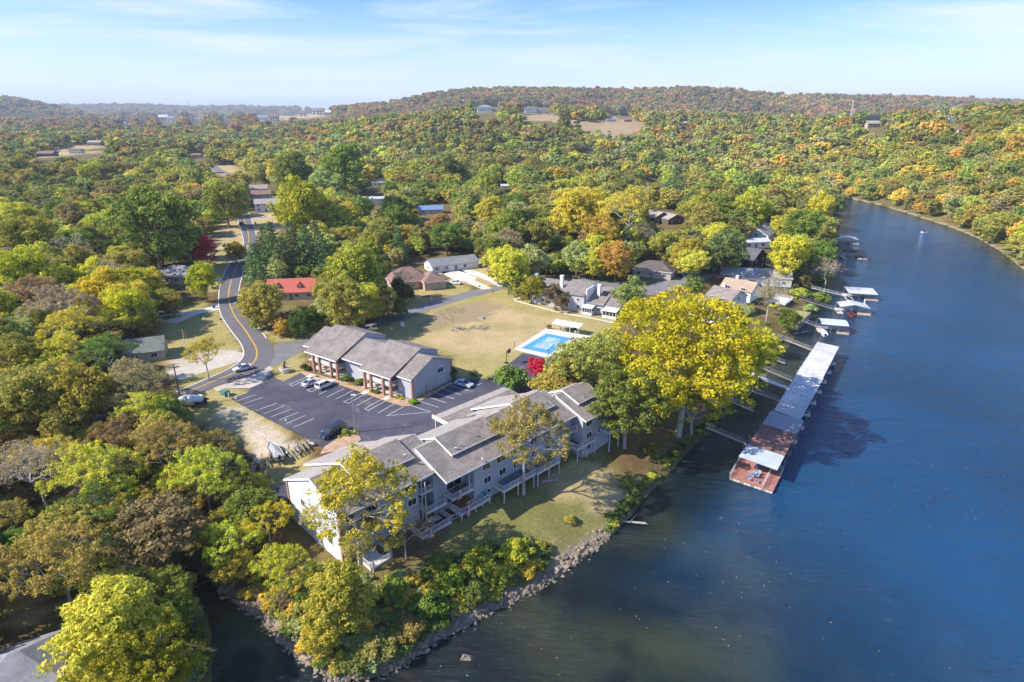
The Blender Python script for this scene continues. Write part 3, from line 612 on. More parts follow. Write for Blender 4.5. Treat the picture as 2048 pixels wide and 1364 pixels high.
def rail(par, pts, z, h=1.0, m=wood_w, step=.16, name='railing', closed=False):
    """picket railing along points, with posts, top and bottom rail"""
    b_ = MB()
    for (ax, ay), (bx_, by) in zip(pts[:-1], pts[1:]):
        L_ = math.hypot(bx_ - ax, by - ay); n_ = max(1, int(L_ / step)); ux, uy = (bx_ - ax) / L_, (by - ay) / L_
        for zz0, th in ((z + h - .06, .05), (z + .08, .035)): b_.tube((ax, ay, zz0), (bx_, by, zz0), th, th, 4)
        for k in range(n_ + 1):
            px_, py_ = ax + ux * L_ * k / n_, ay + uy * L_ * k / n_; r_ = .06 if k in (0, n_) or k % 11 == 0 else .026
            b_.tube((px_, py_, z), (px_, py_, z + h), r_, r_, 4)
    return b_.build(name, m, par)
def deck(par, x0, x1, y0, y1, z, m, th=.18, legs=None, gz=None, open_side=None, h=1.0):
    """deck on posts with picket rails round the outer sides"""
    d_ = MB().box(x0, x1, y0, y1, z - .06, z).build('deck_floor', m, par); MB().box(x0, x1, y0 + .02, y1 + .06, z - th - .12, z - .062).build('rim_board', wood_w, par)
    rail(par, [(x0, y0), (x0, y1), (x1, y1), (x1, y0)], z, h)
    if gz is not None:
        for lx in legs or (x0 + .1, x1 - .1): MB().box(lx - .07, lx + .07, y1 - .16, y1 - .02, gz, z - .3).build('post', wood_w, par)
# ------------------------------------------------------------------ A: the two-storey apartments by the car park. local x = -s, i.e. along the front towards the near corner
AO = empty('apartment_building', (-22, 124.4, 0), 'long two-storey grey apartment building with brick porch columns by the car park', 'building', math.radians(145))
# local +x runs away along the front (s), local -y is depth, so mirror: y = -t
def A_roof(s0, s1, te, ze, tr, zr, name):
    tb = 13.9; sl_ = (zr - ze) / (tr - te); zb = zr - sl_ * (tb - tr) * .93
    m_ = MB(); th = .2
    m_.slab([(s0, -te, ze), (s0, -tr, zr), (s1, -tr, zr), (s1, -te, ze)], th); m_.slab([(s0, -tr, zr), (s0, -tb, zb), (s1, -tb, zb), (s1, -tr, zr)], th)
    r_ = m_.build(name, shingle, AO)
    f_ = MB().box(s0 - .02, s1 + .02, -te, -te + .05, ze - .3, ze + .01)
    f_.build('gutter', white, AO); return zb
def A_wall(s0, s1, tf, tr, zr, sl_, tb=13.4, z0=0, nm='wall', m=siding):
    zf = zr - sl_ * (tr - tf) - .2; zb = zr - sl_ * (tb - tr) * .93 - .2
    return MB().prism([(-tf, z0), (-tf, zf), (-tr, zr - .22), (-tb, zb), (-tb, z0)], s0, s1, 'x').build(nm, m, AO)
A_roof(-.45, 4.3, -.55, 4.95, 6.7, 8.0, 'roof'); A_roof(4.3, 14.6, -2.3, 4.75, 7.9, 8.75, 'roof'); A_roof(14.6, 21.8, -1.0, 5.25, 6.5, 8.2, 'roof'); A_roof(21.8, 33.3, -2.7, 4.95, 7.4, 9.1, 'roof'); A_roof(33.3, 35.6, -1.2, 5.55, 6.0, 8.55, 'roof')
A_wall(0, 4.3, 0, 6.7, 8.0, .42); A_wall(4.3, 14.6, 3.2, 7.9, 8.75, .39); A_wall(14.6, 21.8, .1, 6.5, 8.2, .39); A_wall(21.8, 33.3, 3.0, 7.4, 9.1, .41); A_wall(33.3, 35.2, .1, 6.0, 8.55, .41)
for s_ in (14.62, 33.32, 4.28, 21.78):  # porch side walls between blocks
    pass
for s_ in np.arange(.6, 4.2, 1.2).tolist() + np.arange(15.2, 21.6, 1.2).tolist():
    MB().box(s_ - .03, s_ + .03, (0 if s_ < 5 else -.1) + 0, (0 if s_ < 5 else -.1) + .03, .1, 4.9 if s_ > 5 else 4.4).build('siding_batten', white, AO)
for k in range(11): MB().box(-.03, -.002, -1.2 * k - .8, -1.2 * k - .75, .1, 4.3 + (min(k, 10 - k)) * .3).build('siding_batten', siding, AO)
window(AO, -.01, -9.4, 3.35, 2.0, 1.1, 'x-'); window(AO, -.01, -9.6, .9, 1.9, 1.1, 'x-', pane=mat('curtained_glass', (.45, .47, .5), .3))
MB().box(-.08, .35, -.35, .06, 0, 4.75).build('brick_pier', brick, AO); MB().box(-.08, .35, -13.5, -13.05, 0, 4.9).build('brick_pier', brick, AO); MB().box(35.0, 35.3, -.3, .15, 0, 5.2).build('brick_pier', brick, AO)
MB().box(-.25, -.05, -4.6, -4.3, .3, 1.9).build('meter_box', steel, AO)
def porch(s0, s1, cols, zt, twall):
    for c_ in cols: MB().box(c_ - .27, c_ + .27, 1.75, 2.3, 0, zt).build('brick_column', brick, AO)
    MB().box(s0 + .2, s1 - .1, -twall, 1.9, 2.45, 2.65).build('balcony_floor', paleconc, AO); MB().box(s0 + .2, s1 - .1, -twall, 1.6, 0, .14).build('porch_floor', paleconc, AO)
    cs_ = sorted(cols)
    for a_, b_ in zip(cs_[:-1], cs_[1:]): rail(AO, [(a_ + .3, 1.85), (b_ - .3, 1.85)], 2.66, 1.05, step=.2); MB().box(a_ + .3, b_ - .3, 1.93, 1.97, 2.7, 3.55).build('lattice_panel', wood_w, AO)
    rail(AO, [(s0 + .15, 1.9), (s0 + .15, -twall)], 2.66, 1.05, step=.2)
    rail(AO, [(s0 + .15, 1.9), (s0 + .15, -twall)], .1, 1.05, step=.2)
    # stair between the two middle columns
    st_ = MB(); n_ = 12; xa, xb = cs_[1] + .5, cs_[2] - .4
    for k in range(n_): st_.box(xb - (xb - xa) * (k + 1) / n_, xb - (xb - xa) * k / n_, -.5, 1.0, .2 * k + .05, .2 * (k + 1) + .05)
    st_.build('stair', paleconc, AO); rail(AO, [(xa, 1.1), (xb, 1.1)], 1.0, .9, step=.3)
    for c_ in (s0 + 1.6, s1 - 2.2):
        for zz0 in (.14, 2.66): MB().box(c_ - .45, c_ + .45, -twall + .005, -twall + .06, zz0, zz0 + 2.05).build('door', mat('door_paint', (.30, .08, .05), .6) if zz0 < 1 else greydeck, AO)
    for c_ in ((s0 + s1) / 2, s1 - 4.2):
        for zz0 in (1.0, 3.3): window(AO, c_, -twall + .01, zz0, 1.5, 1.0, 'y+')
porch(4.3, 14.5, (4.6, 6.9, 10.9, 12.9), 4.6, 3.2); porch(21.8, 33.2, (22.3, 24.6, 28.8, 31.0), 4.85, 3.0)
# ------------------------------------------------------------------ B: the stepped river condominium. local x = s along, local y = -t (t towards the river)
def make_condo(s0, tr, zd, idx):
    """one staggered unit: s0 its start, tr the ridge line, zd its height shift"""
    pass
BO = empty('river_condominium', (0, 0, 0), 'grey stepped three-storey condominium with brown shingle roofs, dormers and white decks above the river', 'building', math.radians(45))
def bp_(s, t, z): return (s, -t, z)
def bslab(nm, pts, m, th=.2):
    P = [bp_(*p) for p in pts]; a2 = sum(P[i][0] * P[(i + 1) % len(P)][1] - P[(i + 1) % len(P)][0] * P[i][1] for i in range(len(P)))
    return MB().slab(P if a2 > 0 else P[::-1], th).build(nm, m, BO)
def bwall(s0, s1, t0, t1, prof, m=siding, nm='wall'):
    """prism along s with an outline in (t, z)"""
    return MB().prism([(-t, z) for t, z in prof], s0, s1, 'x').build(nm, m, BO)
units = [  # s start, upper start, upper end, end, ridge t, NW low eave t, NW upper eave t, SE eave t, z shift, ground z at river side
    (35.3, 40.6, 51.3, 54.9, -78.6, -88.2, -91.8, -70.3, 0.0, -4.4),
    (52.3, 56.4, 67.6, 71.6, -74.9, -80.8, -82.6, -66.9, -.35, -4.2),
    (71.6, 74.6, 82.6, 84.6, -75.2, -84.0, -86.6, -67.2, -.35, -4.0),
    (84.6, 86.6, 91.5, 94.0, -72.5, -82.0, -84.6, -64.6, -.6, -3.8)]
for k, (s0, u0, u1, s1, tr, tl, tu, te, zd, gz) in enumerate(units):
    zr = 8.0 + zd; ze = 5.1 + zd; zu = 8.45 + zd; sn = .47
    sN = (4.5) / 9.6; zl_ = zr - sN * (tr - tl); zh = zu - .455 * (tr - tu)
    a0 = s0 if k == 0 else s0
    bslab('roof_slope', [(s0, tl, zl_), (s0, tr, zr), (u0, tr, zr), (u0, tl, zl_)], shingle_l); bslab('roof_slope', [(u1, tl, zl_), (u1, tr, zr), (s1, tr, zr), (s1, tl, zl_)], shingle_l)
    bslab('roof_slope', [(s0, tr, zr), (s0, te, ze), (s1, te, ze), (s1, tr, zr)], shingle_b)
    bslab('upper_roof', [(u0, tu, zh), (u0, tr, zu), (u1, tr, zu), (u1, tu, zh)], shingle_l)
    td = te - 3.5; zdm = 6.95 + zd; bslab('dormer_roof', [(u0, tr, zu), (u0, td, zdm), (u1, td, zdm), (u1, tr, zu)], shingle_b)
    # barge boards
    for A_, B_ in (((s0, tl, zl_), (s0, tr, zr)), ((s0, tr, zr), (s0, te, ze)), ((s1, tr, zr), (s1, te, ze)), ((u0, tu, zh), (u0, tr, zu)), ((u0, tr, zu), (u0, td, zdm)), ((s0, te, ze), (s1, te, ze)), ((u0, tu, zh), (u1, tu, zh)), ((s0, tl, zl_), (u0, tl, zl_)), ((u0, td, zdm), (u1, td, zdm))):
        (sa, ta, za), (sb, tb_, zb_) = A_, B_; hh = .34 if sa == sb else .2
        if k > 0 and sa == s0 and sb == s0 and ta == tl: continue
        if sa == sb: o_ = MB()._a([bp_(sa - .05, ta, za + .02), bp_(sa - .05, tb_, zb_ + .02), bp_(sa - .05, tb_, zb_ - hh), bp_(sa - .05, ta, za - hh), bp_(sa - .005, ta, za + .02), bp_(sa - .005, tb_, zb_ + .02), bp_(sa - .005, tb_, zb_ - hh), bp_(sa - .005, ta, za - hh)], [(0, 1, 2, 3), (7, 6, 5, 4), (0, 4, 5, 1), (1, 5, 6, 2), (2, 6, 7, 3), (3, 7, 4, 0)])
        else: o_ = MB().box(sa, sb, -ta - (.06 if ta > tr else -.005), -ta + (.0 if ta > tr else .06), za - hh, za + .015)
        o_.build('fascia_board', white, BO)
    # walls
    wi = .35; tw = te - 1.0
    cut = {0: (49.9, 54.88, -73.2), 1: (52.32, 58.9, -70.5)}.get(k)
    def main_wall(a_, b_, tw_): bwall(a_, b_, 0, 0, [(tl + .7, zl_ - .1), (tr, zr - .22), (tw_, zr - .22 - (zr - ze) * (tw_ - tr) / (te - tr)), (tw_, gz - .5), (tl + .7, gz - .5)], siding)
    e1 = s1 - (.02 if k < 3 else .35)
    if k == 0: main_wall(s0 + wi, cut[0], tw); main_wall(cut[0], cut[1], cut[2])
    elif k == 1: main_wall(cut[0], cut[1], cut[2]); main_wall(cut[1], e1, tw)
    else: main_wall(s0 + wi, e1, tw)
    bwall(u0 + .12, u1 - .12, 0, 0, [(tr - 1, zr - .4), (tr - 1, zu - .65), (tr, zu - .22), (td - .35, zdm - .12), (td - .35, ze + .2), (tr, zr - .6)], siding, 'dormer_wall')
    for ws in ((u0 + 1.8, 2.2), (u1 - 2.2, 2.4)): window(BO, ws[0], -(td - .35) - .0 , 5.72 + zd, ws[1], .95, 'y-')
    wl_ = -(tw) - .005
    for q, sw in enumerate(np.arange(s0 + 2.2, s1 - 1.0, 3.6)):
        if cut and cut[0] - 1.2 < sw < cut[1] + 1.2: continue
        window(BO, sw, wl_, 3.0 + zd, 2.2 if q % 2 else 1.7, 1.15, 'y-'); window(BO, sw + .2, wl_, .3 + zd, 1.6, 1.15, 'y-')
        if q % 2 == 0: window(BO, sw, wl_, -2.3 + zd, 1.7, 1.2, 'y-')
    for sx, tx in ((u0 + 2.5, .45), (u0 + 6.5, .4), (u1 + 1.2, .3)):
        tt = tr + (te - tr) * tx; zz_v = zu - (zu - zdm) * (tt - tr) / (td - tr) if sx < u1 else zr - (zr - ze) * (tt - tr) / (te - tr)
        MB().cyl(sx, -tt, zz_v - .1, zz_v + .35, .09, .09, 8).cyl(sx, -tt, zz_v + .35, zz_v + .42, .14, .14, 8).build('roof_vent', steel, BO)
# near gable wall, sunlight put into its whiter siding, and its brick corner piers
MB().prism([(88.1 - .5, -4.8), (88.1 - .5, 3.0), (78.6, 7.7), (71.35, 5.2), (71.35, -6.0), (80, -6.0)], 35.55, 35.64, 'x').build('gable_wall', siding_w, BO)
MB().box(35.4, 35.75, 87.35, 87.8, -4.8, 3.2).build('brick_pier', brick, BO); MB().box(35.38, 35.8, 70.95, 71.4, -5, 4.6).build('brick_pier', brick, BO)
window(BO, 35.54, 74.5, -1.8, 1.2, 1.2, 'x-'); window(BO, 35.54, 82.5, 1.0, 1.2, 1.2, 'x-')
# carport along the back
for sc0, sc1 in ((67.6, 87.5),):
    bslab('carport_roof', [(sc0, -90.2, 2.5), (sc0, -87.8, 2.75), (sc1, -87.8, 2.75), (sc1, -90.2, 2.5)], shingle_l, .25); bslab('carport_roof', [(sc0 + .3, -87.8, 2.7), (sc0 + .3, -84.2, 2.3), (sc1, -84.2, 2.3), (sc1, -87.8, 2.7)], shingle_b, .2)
    MB().box(sc0 - .06, sc0 - .01, 84.2, 90.3, 2.0, 2.9).build('fascia_board', white, BO)
    for s_ in np.arange(sc0 + .4, sc1, 4.8): MB().box(s_ - .08, s_ + .08, 89.7, 89.86, 0, 2.3).build('post', white, BO)
# balconies and decks (s range, outer t, inner t, floor z)
def bdeck(s0, s1, t_in, t_out, z, m, gz=None, legs=None, h=1.0):
    d_ = MB().box(s0, s1, -t_out, -t_in, z - .06, z).build('deck_floor', m, BO); MB().box(s0, s1, -t_out - .05, -t_out - .001, z - .36, z + .02).box(s0 - .05, s0 - .001, -t_out - .05, -t_in, z - .36, z + .02).build('rim_board', wood_w, BO)
    rail(BO, [(s0, -t_in), (s0, -t_out), (s1, -t_out), (s1, -t_in)], z, h)
    if gz is not None:
        for lx in legs or (s0 + .1, s1 - .1): MB().box(lx - .08, lx + .08, -t_out, -t_out + .16, gz, z - .06).build('post', wood_w, BO)
bdeck(50.0, 54.0, -73.2, -70.75, 1.9, greydeck); bdeck(50.0, 54.1, -73.0, -69.4, -.95, greydeck); bdeck(47.2, 53.2, -71.2, -67.2, -3.1, mat('dark_red_decking', (.16, .07, .05), .85, .3, 3), -4.9, (47.4, 49.5, 51.4, 53.0))
[window(BO, 52.0, 73.19, zq, 3.0, 1.9, 'y-', pane=glass) for zq in (2.0, -.8, -3.0)]; MB().box(49.86, 54.9, 70.7, 71.2, 4.3, 4.55).build('beam', white, BO); MB().box(50.1, 50.24, 70.8, 70.94, -3.2, 4.7).build('post', wood_w, BO); MB().box(49.88, 50.02, 69.5, 69.62, -3.2, 4.7).build('post', wood_w, BO)
bdeck(54.2, 58.8, -70.5, -68.0, .2, greydeck); bdeck(54.7, 61.4, -70.4, -66.6, -2.3, browndeck, -4.8, (54.9, 56.4, 58.0, 59.6, 61.2)); [window(BO, 56.6, 70.49, zq, 3.2, 1.9, 'y-', pane=glass) for zq in (.35, -2.2)]
MB().box(57.9, 58.04, 68.05, 68.19, .2, 4.4).build('post', wood_w, BO)
bdeck(63.0, 71.0, -68.6, -65.0, -1.0, greydeck, -4.6, (63.2, 66.6, 70.6)); bdeck(71.2, 77.4, -69.0, -64.7, -1.0, greydeck, -4.6, (71.4, 74.4, 77.2)); bdeck(82.4, 87.4, -69.5, -66.9, 2.0, greydeck); bdeck(82.8, 88.6, -69.6, -65.0, -1.0, mat('black_decking', (.05, .05, .055), .8), -4.4, (83.0, 85.8, 88.4)); bdeck(90.4, 93.6, -66, -63.0, .4, greydeck, -4.0)
bdeck(37.6, 41.4, -70.9, -67.0, -3.3, wood_w, -5.4)
for a_, b_ in (((61.6, -69.9), (62.6, -68.4)),): MB().box(a_[0], b_[0], -b_[1], -a_[1], -4.3, -2.8).build('utility_box', wood_w, BO)
rail(BO, [(53.2, 67.3), (54.7, 67.0)], -3.0, .9, name='stair_rail', step=.5)
# ------------------------------------------------------------------ swimming pool
pl = empty('swimming_pool', W(1092, 690)[:2] + (0,), 'rectangular swimming pool under a blue safety cover with pale concrete surround', 'pool')
def child(o, par): o.parent = par; o.location = (-par.location.x, -par.location.y, -par.location.z) if par.rotation_euler[2] == 0 else o.location; return o
pd = [W(x, y, .13)[:2] + (.13,) for x, y in ((1027, 698), (1092, 656.5), (1182, 672), (1097, 716))]
child(MB().slab(pd, .13).build('pool_surround', paleconc), pl)
cover = mat('blue_pool_cover', (.10, .36, .66), .5, .1, .6); pc = [W(x, y, .15) for x, y in ((1042, 695.8), (1093, 666.5), (1142, 676), (1099.5, 708))]
lerp = lambda a, b, t: tuple(a[i] + (b[i] - a[i]) * t for i in range(3))
quad = lambda u, v: lerp(lerp(pc[0], pc[1], u), lerp(pc[3], pc[2], u), v)
nu, nv = 12, 8
for i in range(nu):
    for j in range(nv):
        q = [quad((i + a) / nu, (j + b) / nv) for a, b in ((.04, .05), (.04, .95), (.96, .95), (.96, .05))]
        worn = abs((i + .5) / nu - .5) < .36 and abs((j + .5) / nv - .52) < .27
        child(MB().poly(q).build('cover_panel', mat('silted_pool_cover', (.12, .36, .64), .7, .35, 1.1, col2=(.62, .68, .72)) if worn and bpy.data.materials.get('silted_pool_cover') is None else (bpy.data.materials['silted_pool_cover'] if worn else cover)), pl)
q = [(p[0], p[1], .142) for p in (quad(0, 0), quad(0, 1), quad(1, 1), quad(1, 0))]; child(MB().poly(q).build('cover_straps', mat('cover_strap', (.05, .22, .50), .6)), pl)
sh_ = empty('pool_shelter', W(1131, 668)[:2] + (0,), 'open white shelter with a flat roof on slim posts beside the pool', 'shelter')
A_, B_ = Vector(W(1107, 662)), Vector(W(1156, 671)); d = (B_ - A_).normalized(); nn = Vector((-d.y, d.x, 0)); L_ = (B_ - A_).length
def shp(a, b, z): v_ = A_ + d * a + nn * b; return (v_.x, v_.y, z)
child(MB().slab([shp(-.4, -.4, 2.5), shp(L_ + .4, -.4, 2.5), shp(L_ + .4, 2.8, 2.75), shp(-.4, 2.8, 2.75)], .14).build('roof', white), sh_)
for a in (0, L_ / 3, 2 * L_ / 3, L_):
    for b in (0, 2.4): child(MB().tube(shp(a, b, .1), shp(a, b, 2.4), .07, .07, 6).build('post', white), sh_)
chairm = mat('patio_chair_dark', (.10, .09, .08), .7)
def chair(x, y, z, rz, m, label, group, name='patio_chair', cat='chair'):
    o = empty(name, (x, y, z), label, cat, rz, group); MB().box(-.27, .27, -.27, .27, .38, .43).build('seat', m, o); MB()._a([(-.27, .25, .43), (.27, .25, .43), (.27, .38, .95), (-.27, .38, .95), (-.27, .29, .43), (.27, .29, .43), (.27, .42, .95), (-.27, .42, .95)], [(0, 1, 2, 3), (7, 6, 5, 4), (0, 4, 5, 1), (1, 5, 6, 2), (2, 6, 7, 3), (3, 7, 4, 0)]).build('backrest', m, o)
    for a, b in ((-.24, -.24), (.24, -.24), (-.24, .24), (.24, .24)): MB().tube((a, b, 0), (a, b, .38), .02, .02, 4).build('leg', m, o)
    return o
for i, t in enumerate((2.0, 3.2, 5.2, 6.6)): p = shp(t, 1.0, .13); chair(p[0], p[1], .13, i * .9, paleconc if i % 2 else chairm, ['dark chair first from the left under the pool shelter', 'pale chair second under the pool shelter', 'dark chair third under the pool shelter', 'pale chair at the right end under the pool shelter'][i], 'chairs under the pool shelter')
def globe_lamp(px, py, label, h=2.6):
    p = W(px, py); o = empty('lamp_post', p, label, 'lamp post', group='globe lamps round the pool'); MB().cyl(0, 0, 0, h, .06, .05, 8).build('pole', darkm, o); MB().ball((0, 0, h + .16), .2, 10).build('globe', white, o, True)
globe_lamp(1029, 699, 'white globe lamp at the left corner of the pool'); globe_lamp(1096.5, 716, 'white globe lamp at the near corner of the pool')
globe_lamp(1112, 700, 'low dark lamp on the near side of the pool', 1.2)
bh = empty('basketball_hoop', W(1013, 726), 'black basketball hoop on a pole at the edge of the big lawn', 'basketball hoop', math.radians(-30)); MB().cyl(0, 0, 0, 3.2, .09, .07, 8).tube((0, 0, 3.1), (.7, 0, 3.3), .05, .05, 6).build('pole', darkm, bh)
MB().box(.7, .75, -.9, .9, 2.9, 3.95).build('backboard', mat('smoked_board', (.12, .12, .13), .4), bh); MB().path([(.75 + .23 + .23 * math.cos(a * .785), .23 * math.sin(a * .785), 3.05) for a in range(9)], .02, 4).build('rim', redm, bh); MB().box(-.6, .4, -.4, .4, 0, .15).build('base', darkm, bh)
# ------------------------------------------------------------------ docks
dk = empty('long_boat_dock', W(1500, 960, WZ), 'long covered boat dock with white, grey and brown metal roofs and a red end deck', 'boat dock')
D = lambda x, y, z=-3.5: W(1400 + x / 3.1, 560 + y / 3.1, z)
def dpart(mb, nm, m): return child(mb.build(nm, m), dk)
def roof_seg(a, b, c, e, z, m, nm='roof_section', nr=14):
    """corners far-left, far-right, near-right, near-left; ribbed sheet metal"""
    P = [D(*a, z + .25), D(*b, z - .1), D(*c, z - .1), D(*e, z + .25)]; mb = MB(); mb.slab([P[3], P[2], P[1], P[0]], .12)
    for i in range(nr + 1):
        l_, r_ = lerp(P[0], P[3], i / nr), lerp(P[1], P[2], i / nr); mb.tube((l_[0], l_[1], l_[2] + .03), (r_[0], r_[1], r_[2] + .03), .05, .05, 4)
    return dpart(mb, nm, m)
roof_seg((727, 385), (862, 415), (762, 608), (606, 568), -3.6, metal_w, nr=22); roof_seg((606, 572), (765, 612), (625, 866), (458, 806), -3.7, metal_w, nr=26)
roof_seg((440, 812), (645, 872), (600, 957), (388, 890), -3.5, metal_g, nr=8); roof_seg((388, 890), (600, 957), (525, 1090), (298, 1016), -3.5, metal_br, nr=18); roof_seg((298, 1016), (525, 1090), (480, 1178), (240, 1092), -3.5, mat('bluish_white_sheet_metal', (.46, .52, .58), .5, .1, 1), nr=9)
deckz = WZ + .55
dc = [D(183, 1222, deckz), D(452, 1312, deckz), D(515, 1185, deckz), D(262, 1090, deckz)]
dpart(MB().slab(dc, .12), 'terrace_floor', redrock)
for i in range(12):   # float billets under the near edge
    a_, b_ = lerp(dc[0], dc[1], i / 12 + .006), lerp(dc[0], dc[1], (i + 1) / 12 - .012); c_ = lerp(b_, dc[2], .06); e_ = lerp(a_, dc[3], .06)
    dpart(MB().slab([(p[0], p[1], deckz - .13) for p in (a_, b_, c_, e_)], .4), 'float', paleconc if i % 3 else steel)
def drail(pts, h=1.05, nm='railing'):
    mb = MB()
    for a, b in zip(pts[:-1], pts[1:]):
        n_ = max(1, int(math.dist(a[:2], b[:2]) / 1.3))
        for q in (.35, .7, h): mb.tube((a[0], a[1], deckz + q), (b[0], b[1], deckz + q), .04, .04, 4)
        for k in range(n_ + 1): p = lerp(a, b, k / n_); mb.tube((p[0], p[1], deckz), (p[0], p[1], deckz + h), .05, .05, 4)
    return dpart(mb, nm, metal_w)
drail([dc[0], lerp(dc[0], dc[3], .98)]); drail([lerp(dc[1], dc[0], .24), lerp(dc[2], dc[3], .24)]); drail([lerp(dc[2], dc[3], .22), dc[2], lerp(dc[2], dc[1], .35)])
# slips: back walkway, finger piers and posts under the roofs
Ln, Lf = D(240, 1092, WZ), D(727, 385, WZ); Rn, Rf = D(480, 1178, WZ), D(862, 415, WZ)
Ln = (Ln[0] - .1, Ln[1] - .2, WZ); vec = Vector(Lf) - Vector(Ln); Ld = vec.length; u_ = vec.normalized()
wl_n, wl_f = W(1466, 950, WZ), W(1636, 692, WZ)
bk = D(262, 1100, WZ); bf = D(735, 420, WZ)       # shore-side line at water level
rn, rf_ = D(515, 1190, WZ), D(850, 470, WZ)      # river-side line at water level
n_sl = 20
for i in range(n_sl + 1):
    t = i / n_sl; a, b = lerp(bk, bf, t), lerp(rn, rf_, t); dd = (Vector(bf) - Vector(bk)).normalized() * .45
    a2, b2 = Vector(a), Vector(b)
    if i % 2 == 0: dpart(MB().slab([(a2.x - dd.x, a2.y - dd.y, deckz), (b2.x - dd.x, b2.y - dd.y, deckz), (b2.x + dd.x, b2.y + dd.y, deckz), (a2.x + dd.x, a2.y + dd.y, deckz)], .4), 'finger_pier', greydeck)
    for p, h in ((a, -3.6), (b, -3.9)): dpart(MB().tube((p[0], p[1], WZ), (p[0], p[1], h), .07, .07, 5), 'post', steel)
a, b = Vector(bk), Vector(bf); nn_ = (Vector(rn) - Vector(bk)).normalized() * 1.3
dpart(MB().slab([(a.x, a.y, deckz + .003), (a.x + nn_.x, a.y + nn_.y, deckz + .003), (b.x + nn_.x, b.y + nn_.y, deckz + .003), (b.x, b.y, deckz + .003)], .42), 'walkway', greydeck)
def boat_hull(mb, L=5.4, w=2.1, z0=-.05, h=.75):
    """open runabout hull: pointed bow at +x"""
    st = [(-L / 2, .92, .95), (-L * .1, 1, .95), (L * .22, .9, 1.0), (L * .40, .5, 1.1), (L * .5, .03, 1.2)]; vs = []
    for x, ww, hh in st: y = w / 2 * ww; vs += [(x, -y, z0 + h * hh), (x, -y * .75, z0), (x, 0, z0 - .12), (x, y * .75, z0), (x, y, z0 + h * hh)]
    fs = [(5 * i + j, 5 * (i + 1) + j, 5 * (i + 1) + j + 1, 5 * i + j + 1) for i in range(4) for j in range(4)] + [(0, 1, 2, 3, 4)]; return mb._a(vs, fs)
def boat(loc, rz, label, hullm, coverm=None, group=None, L=5.4, motor=True, dz=0):
    o = empty('motorboat', loc, label, 'boat', rz, group); boat_hull(MB(), L).build('hull', hullm, o)
    vs = [(-L * .46, -.85, .62), (-L * .46, .85, .62), (L * .2, .85, .66), (L * .44, 0, .8), (L * .2, -.85, .66), (-L * .1, 0, 1.0)]
    MB()._a(vs, [(0, 5, 1), (1, 5, 2), (2, 5, 3), (3, 5, 4), (4, 5, 0)][:]).build('cover' if coverm else 'deck', coverm or white, o)
    if motor: MB().box(-L / 2 - .45, -L / 2 - .02, -.2, .2, .35, 1.05).box(-L / 2 - .35, -L / 2 - .15, -.08, .08, -.4, .35).build('outboard_motor', darkm, o)
    return o
dv = math.atan2(nn_.y, nn_.x)
bm_ = [mat('navy_canvas', (.03, .04, .10), .8), mat('silver_canvas', (.38, .39, .41), .8), mat('black_canvas', (.03, .03, .035), .8), mat('red_canvas', (.35, .04, .04), .8)]
names_b = ['navy', 'silver', 'black', 'red']
for i in range(3, 19, 2):
    t = (i + .5) / n_sl; a, b = Vector(lerp(bk, bf, t)), Vector(lerp(rn, rf_, t)); p = a.lerp(b, .68); q_ = (i // 2) % 4
    boat((p.x, p.y, WZ + .15), dv, '%s-covered boat moored under the long dock roof, %s slip from the red deck' % (names_b[q_], ['first', 'second', 'third', 'fourth', 'fifth', 'sixth', 'seventh', 'farthest'][(i - 3) // 2]), white, bm_[q_], 'boats in the slips of the long dock', L=5.2)
# umbrella, table and chairs on the red deck
def onDeck(x, y): return D(x, y, deckz)
um = empty('patio_umbrella', onDeck(348, 1195), 'closed blue umbrella standing on the red deck', 'umbrella'); MB().cyl(0, 0, 0, 2.6, .03, .03, 6).build('pole', steel, um); MB().cyl(0, 0, 1.2, 2.55, .2, .05, 8).build('canopy', bluem, um); MB().cyl(0, 0, 0, .1, .25, .25, 10).build('base', darkm, um)
tb = empty('patio_table', onDeck(338, 1212), 'small glass patio table in the middle of the red deck', 'table'); MB().cyl(0, 0, .68, .72, .55, .55, 14).build('table_top', mat('glass_table', (.35, .40, .45), .2), tb); MB().cyl(0, 0, 0, .68, .06, .06, 6).build('leg', steel, tb)
bc = mat('blue_chair', (.25, .38, .62), .6)
for i, (x, y) in enumerate(((318, 1208), (330, 1225), (350, 1226), (362, 1212), (308, 1243), (356, 1258))): p = onDeck(x, y); chair(p[0], p[1], deckz, 2.5 + i, bc, ['blue chair left of the deck table', 'blue chair at the near left of the deck table', 'blue chair at the near right of the deck table', 'blue chair right of the deck table', 'blue chair apart on the left of the red deck', 'blue chair apart nearest the outer edge of the red deck'][i], 'blue chairs on the red dock deck')
# footbridges to the shore
def bridge(a, b, za, zb, label, m=steel, w=.7, truss=True, wall=.0):
    A, B = Vector(W(*a, za)), Vector(W(*b, zb)); A = A + (A - B).normalized() * 3.2; o = empty('footbridge', tuple(A), label, 'footbridge', group='footbridges from the bank to the docks'); d = (B - A); L = d.length; d.normalize(); n_ = Vector((-d.y, d.x, 0)).normalized() * w / 2; Z0 = Vector((0, 0, 0))
    P = lambda t, s, h: tuple(d * L * t + n_ * s + Vector((0, 0, h)))
    MB().slab([P(0, -1, .02), P(1, -1, .02), P(1, 1, .02), P(0, 1, .02)], .1).build('walkway', tan_m if m is steel else m, o)
    for s in (-1, 1):
        mb = MB(); N = max(3, int(L / 1.5))
        for h in (.1, .9): mb.tube(P(0, s, h), P(1, s, h), .032, .032, 4)
        if truss:
            for k in range(N): mb.tube(P(k / N, s, .1 if k % 2 else .9), P((k + 1) / N, s, .9 if k % 2 else .1), .022, .022, 4); mb.tube(P(k / N, s, .1), P(k / N, s, .9), .022, .022, 4)
        mb.build('side_truss', m, o)
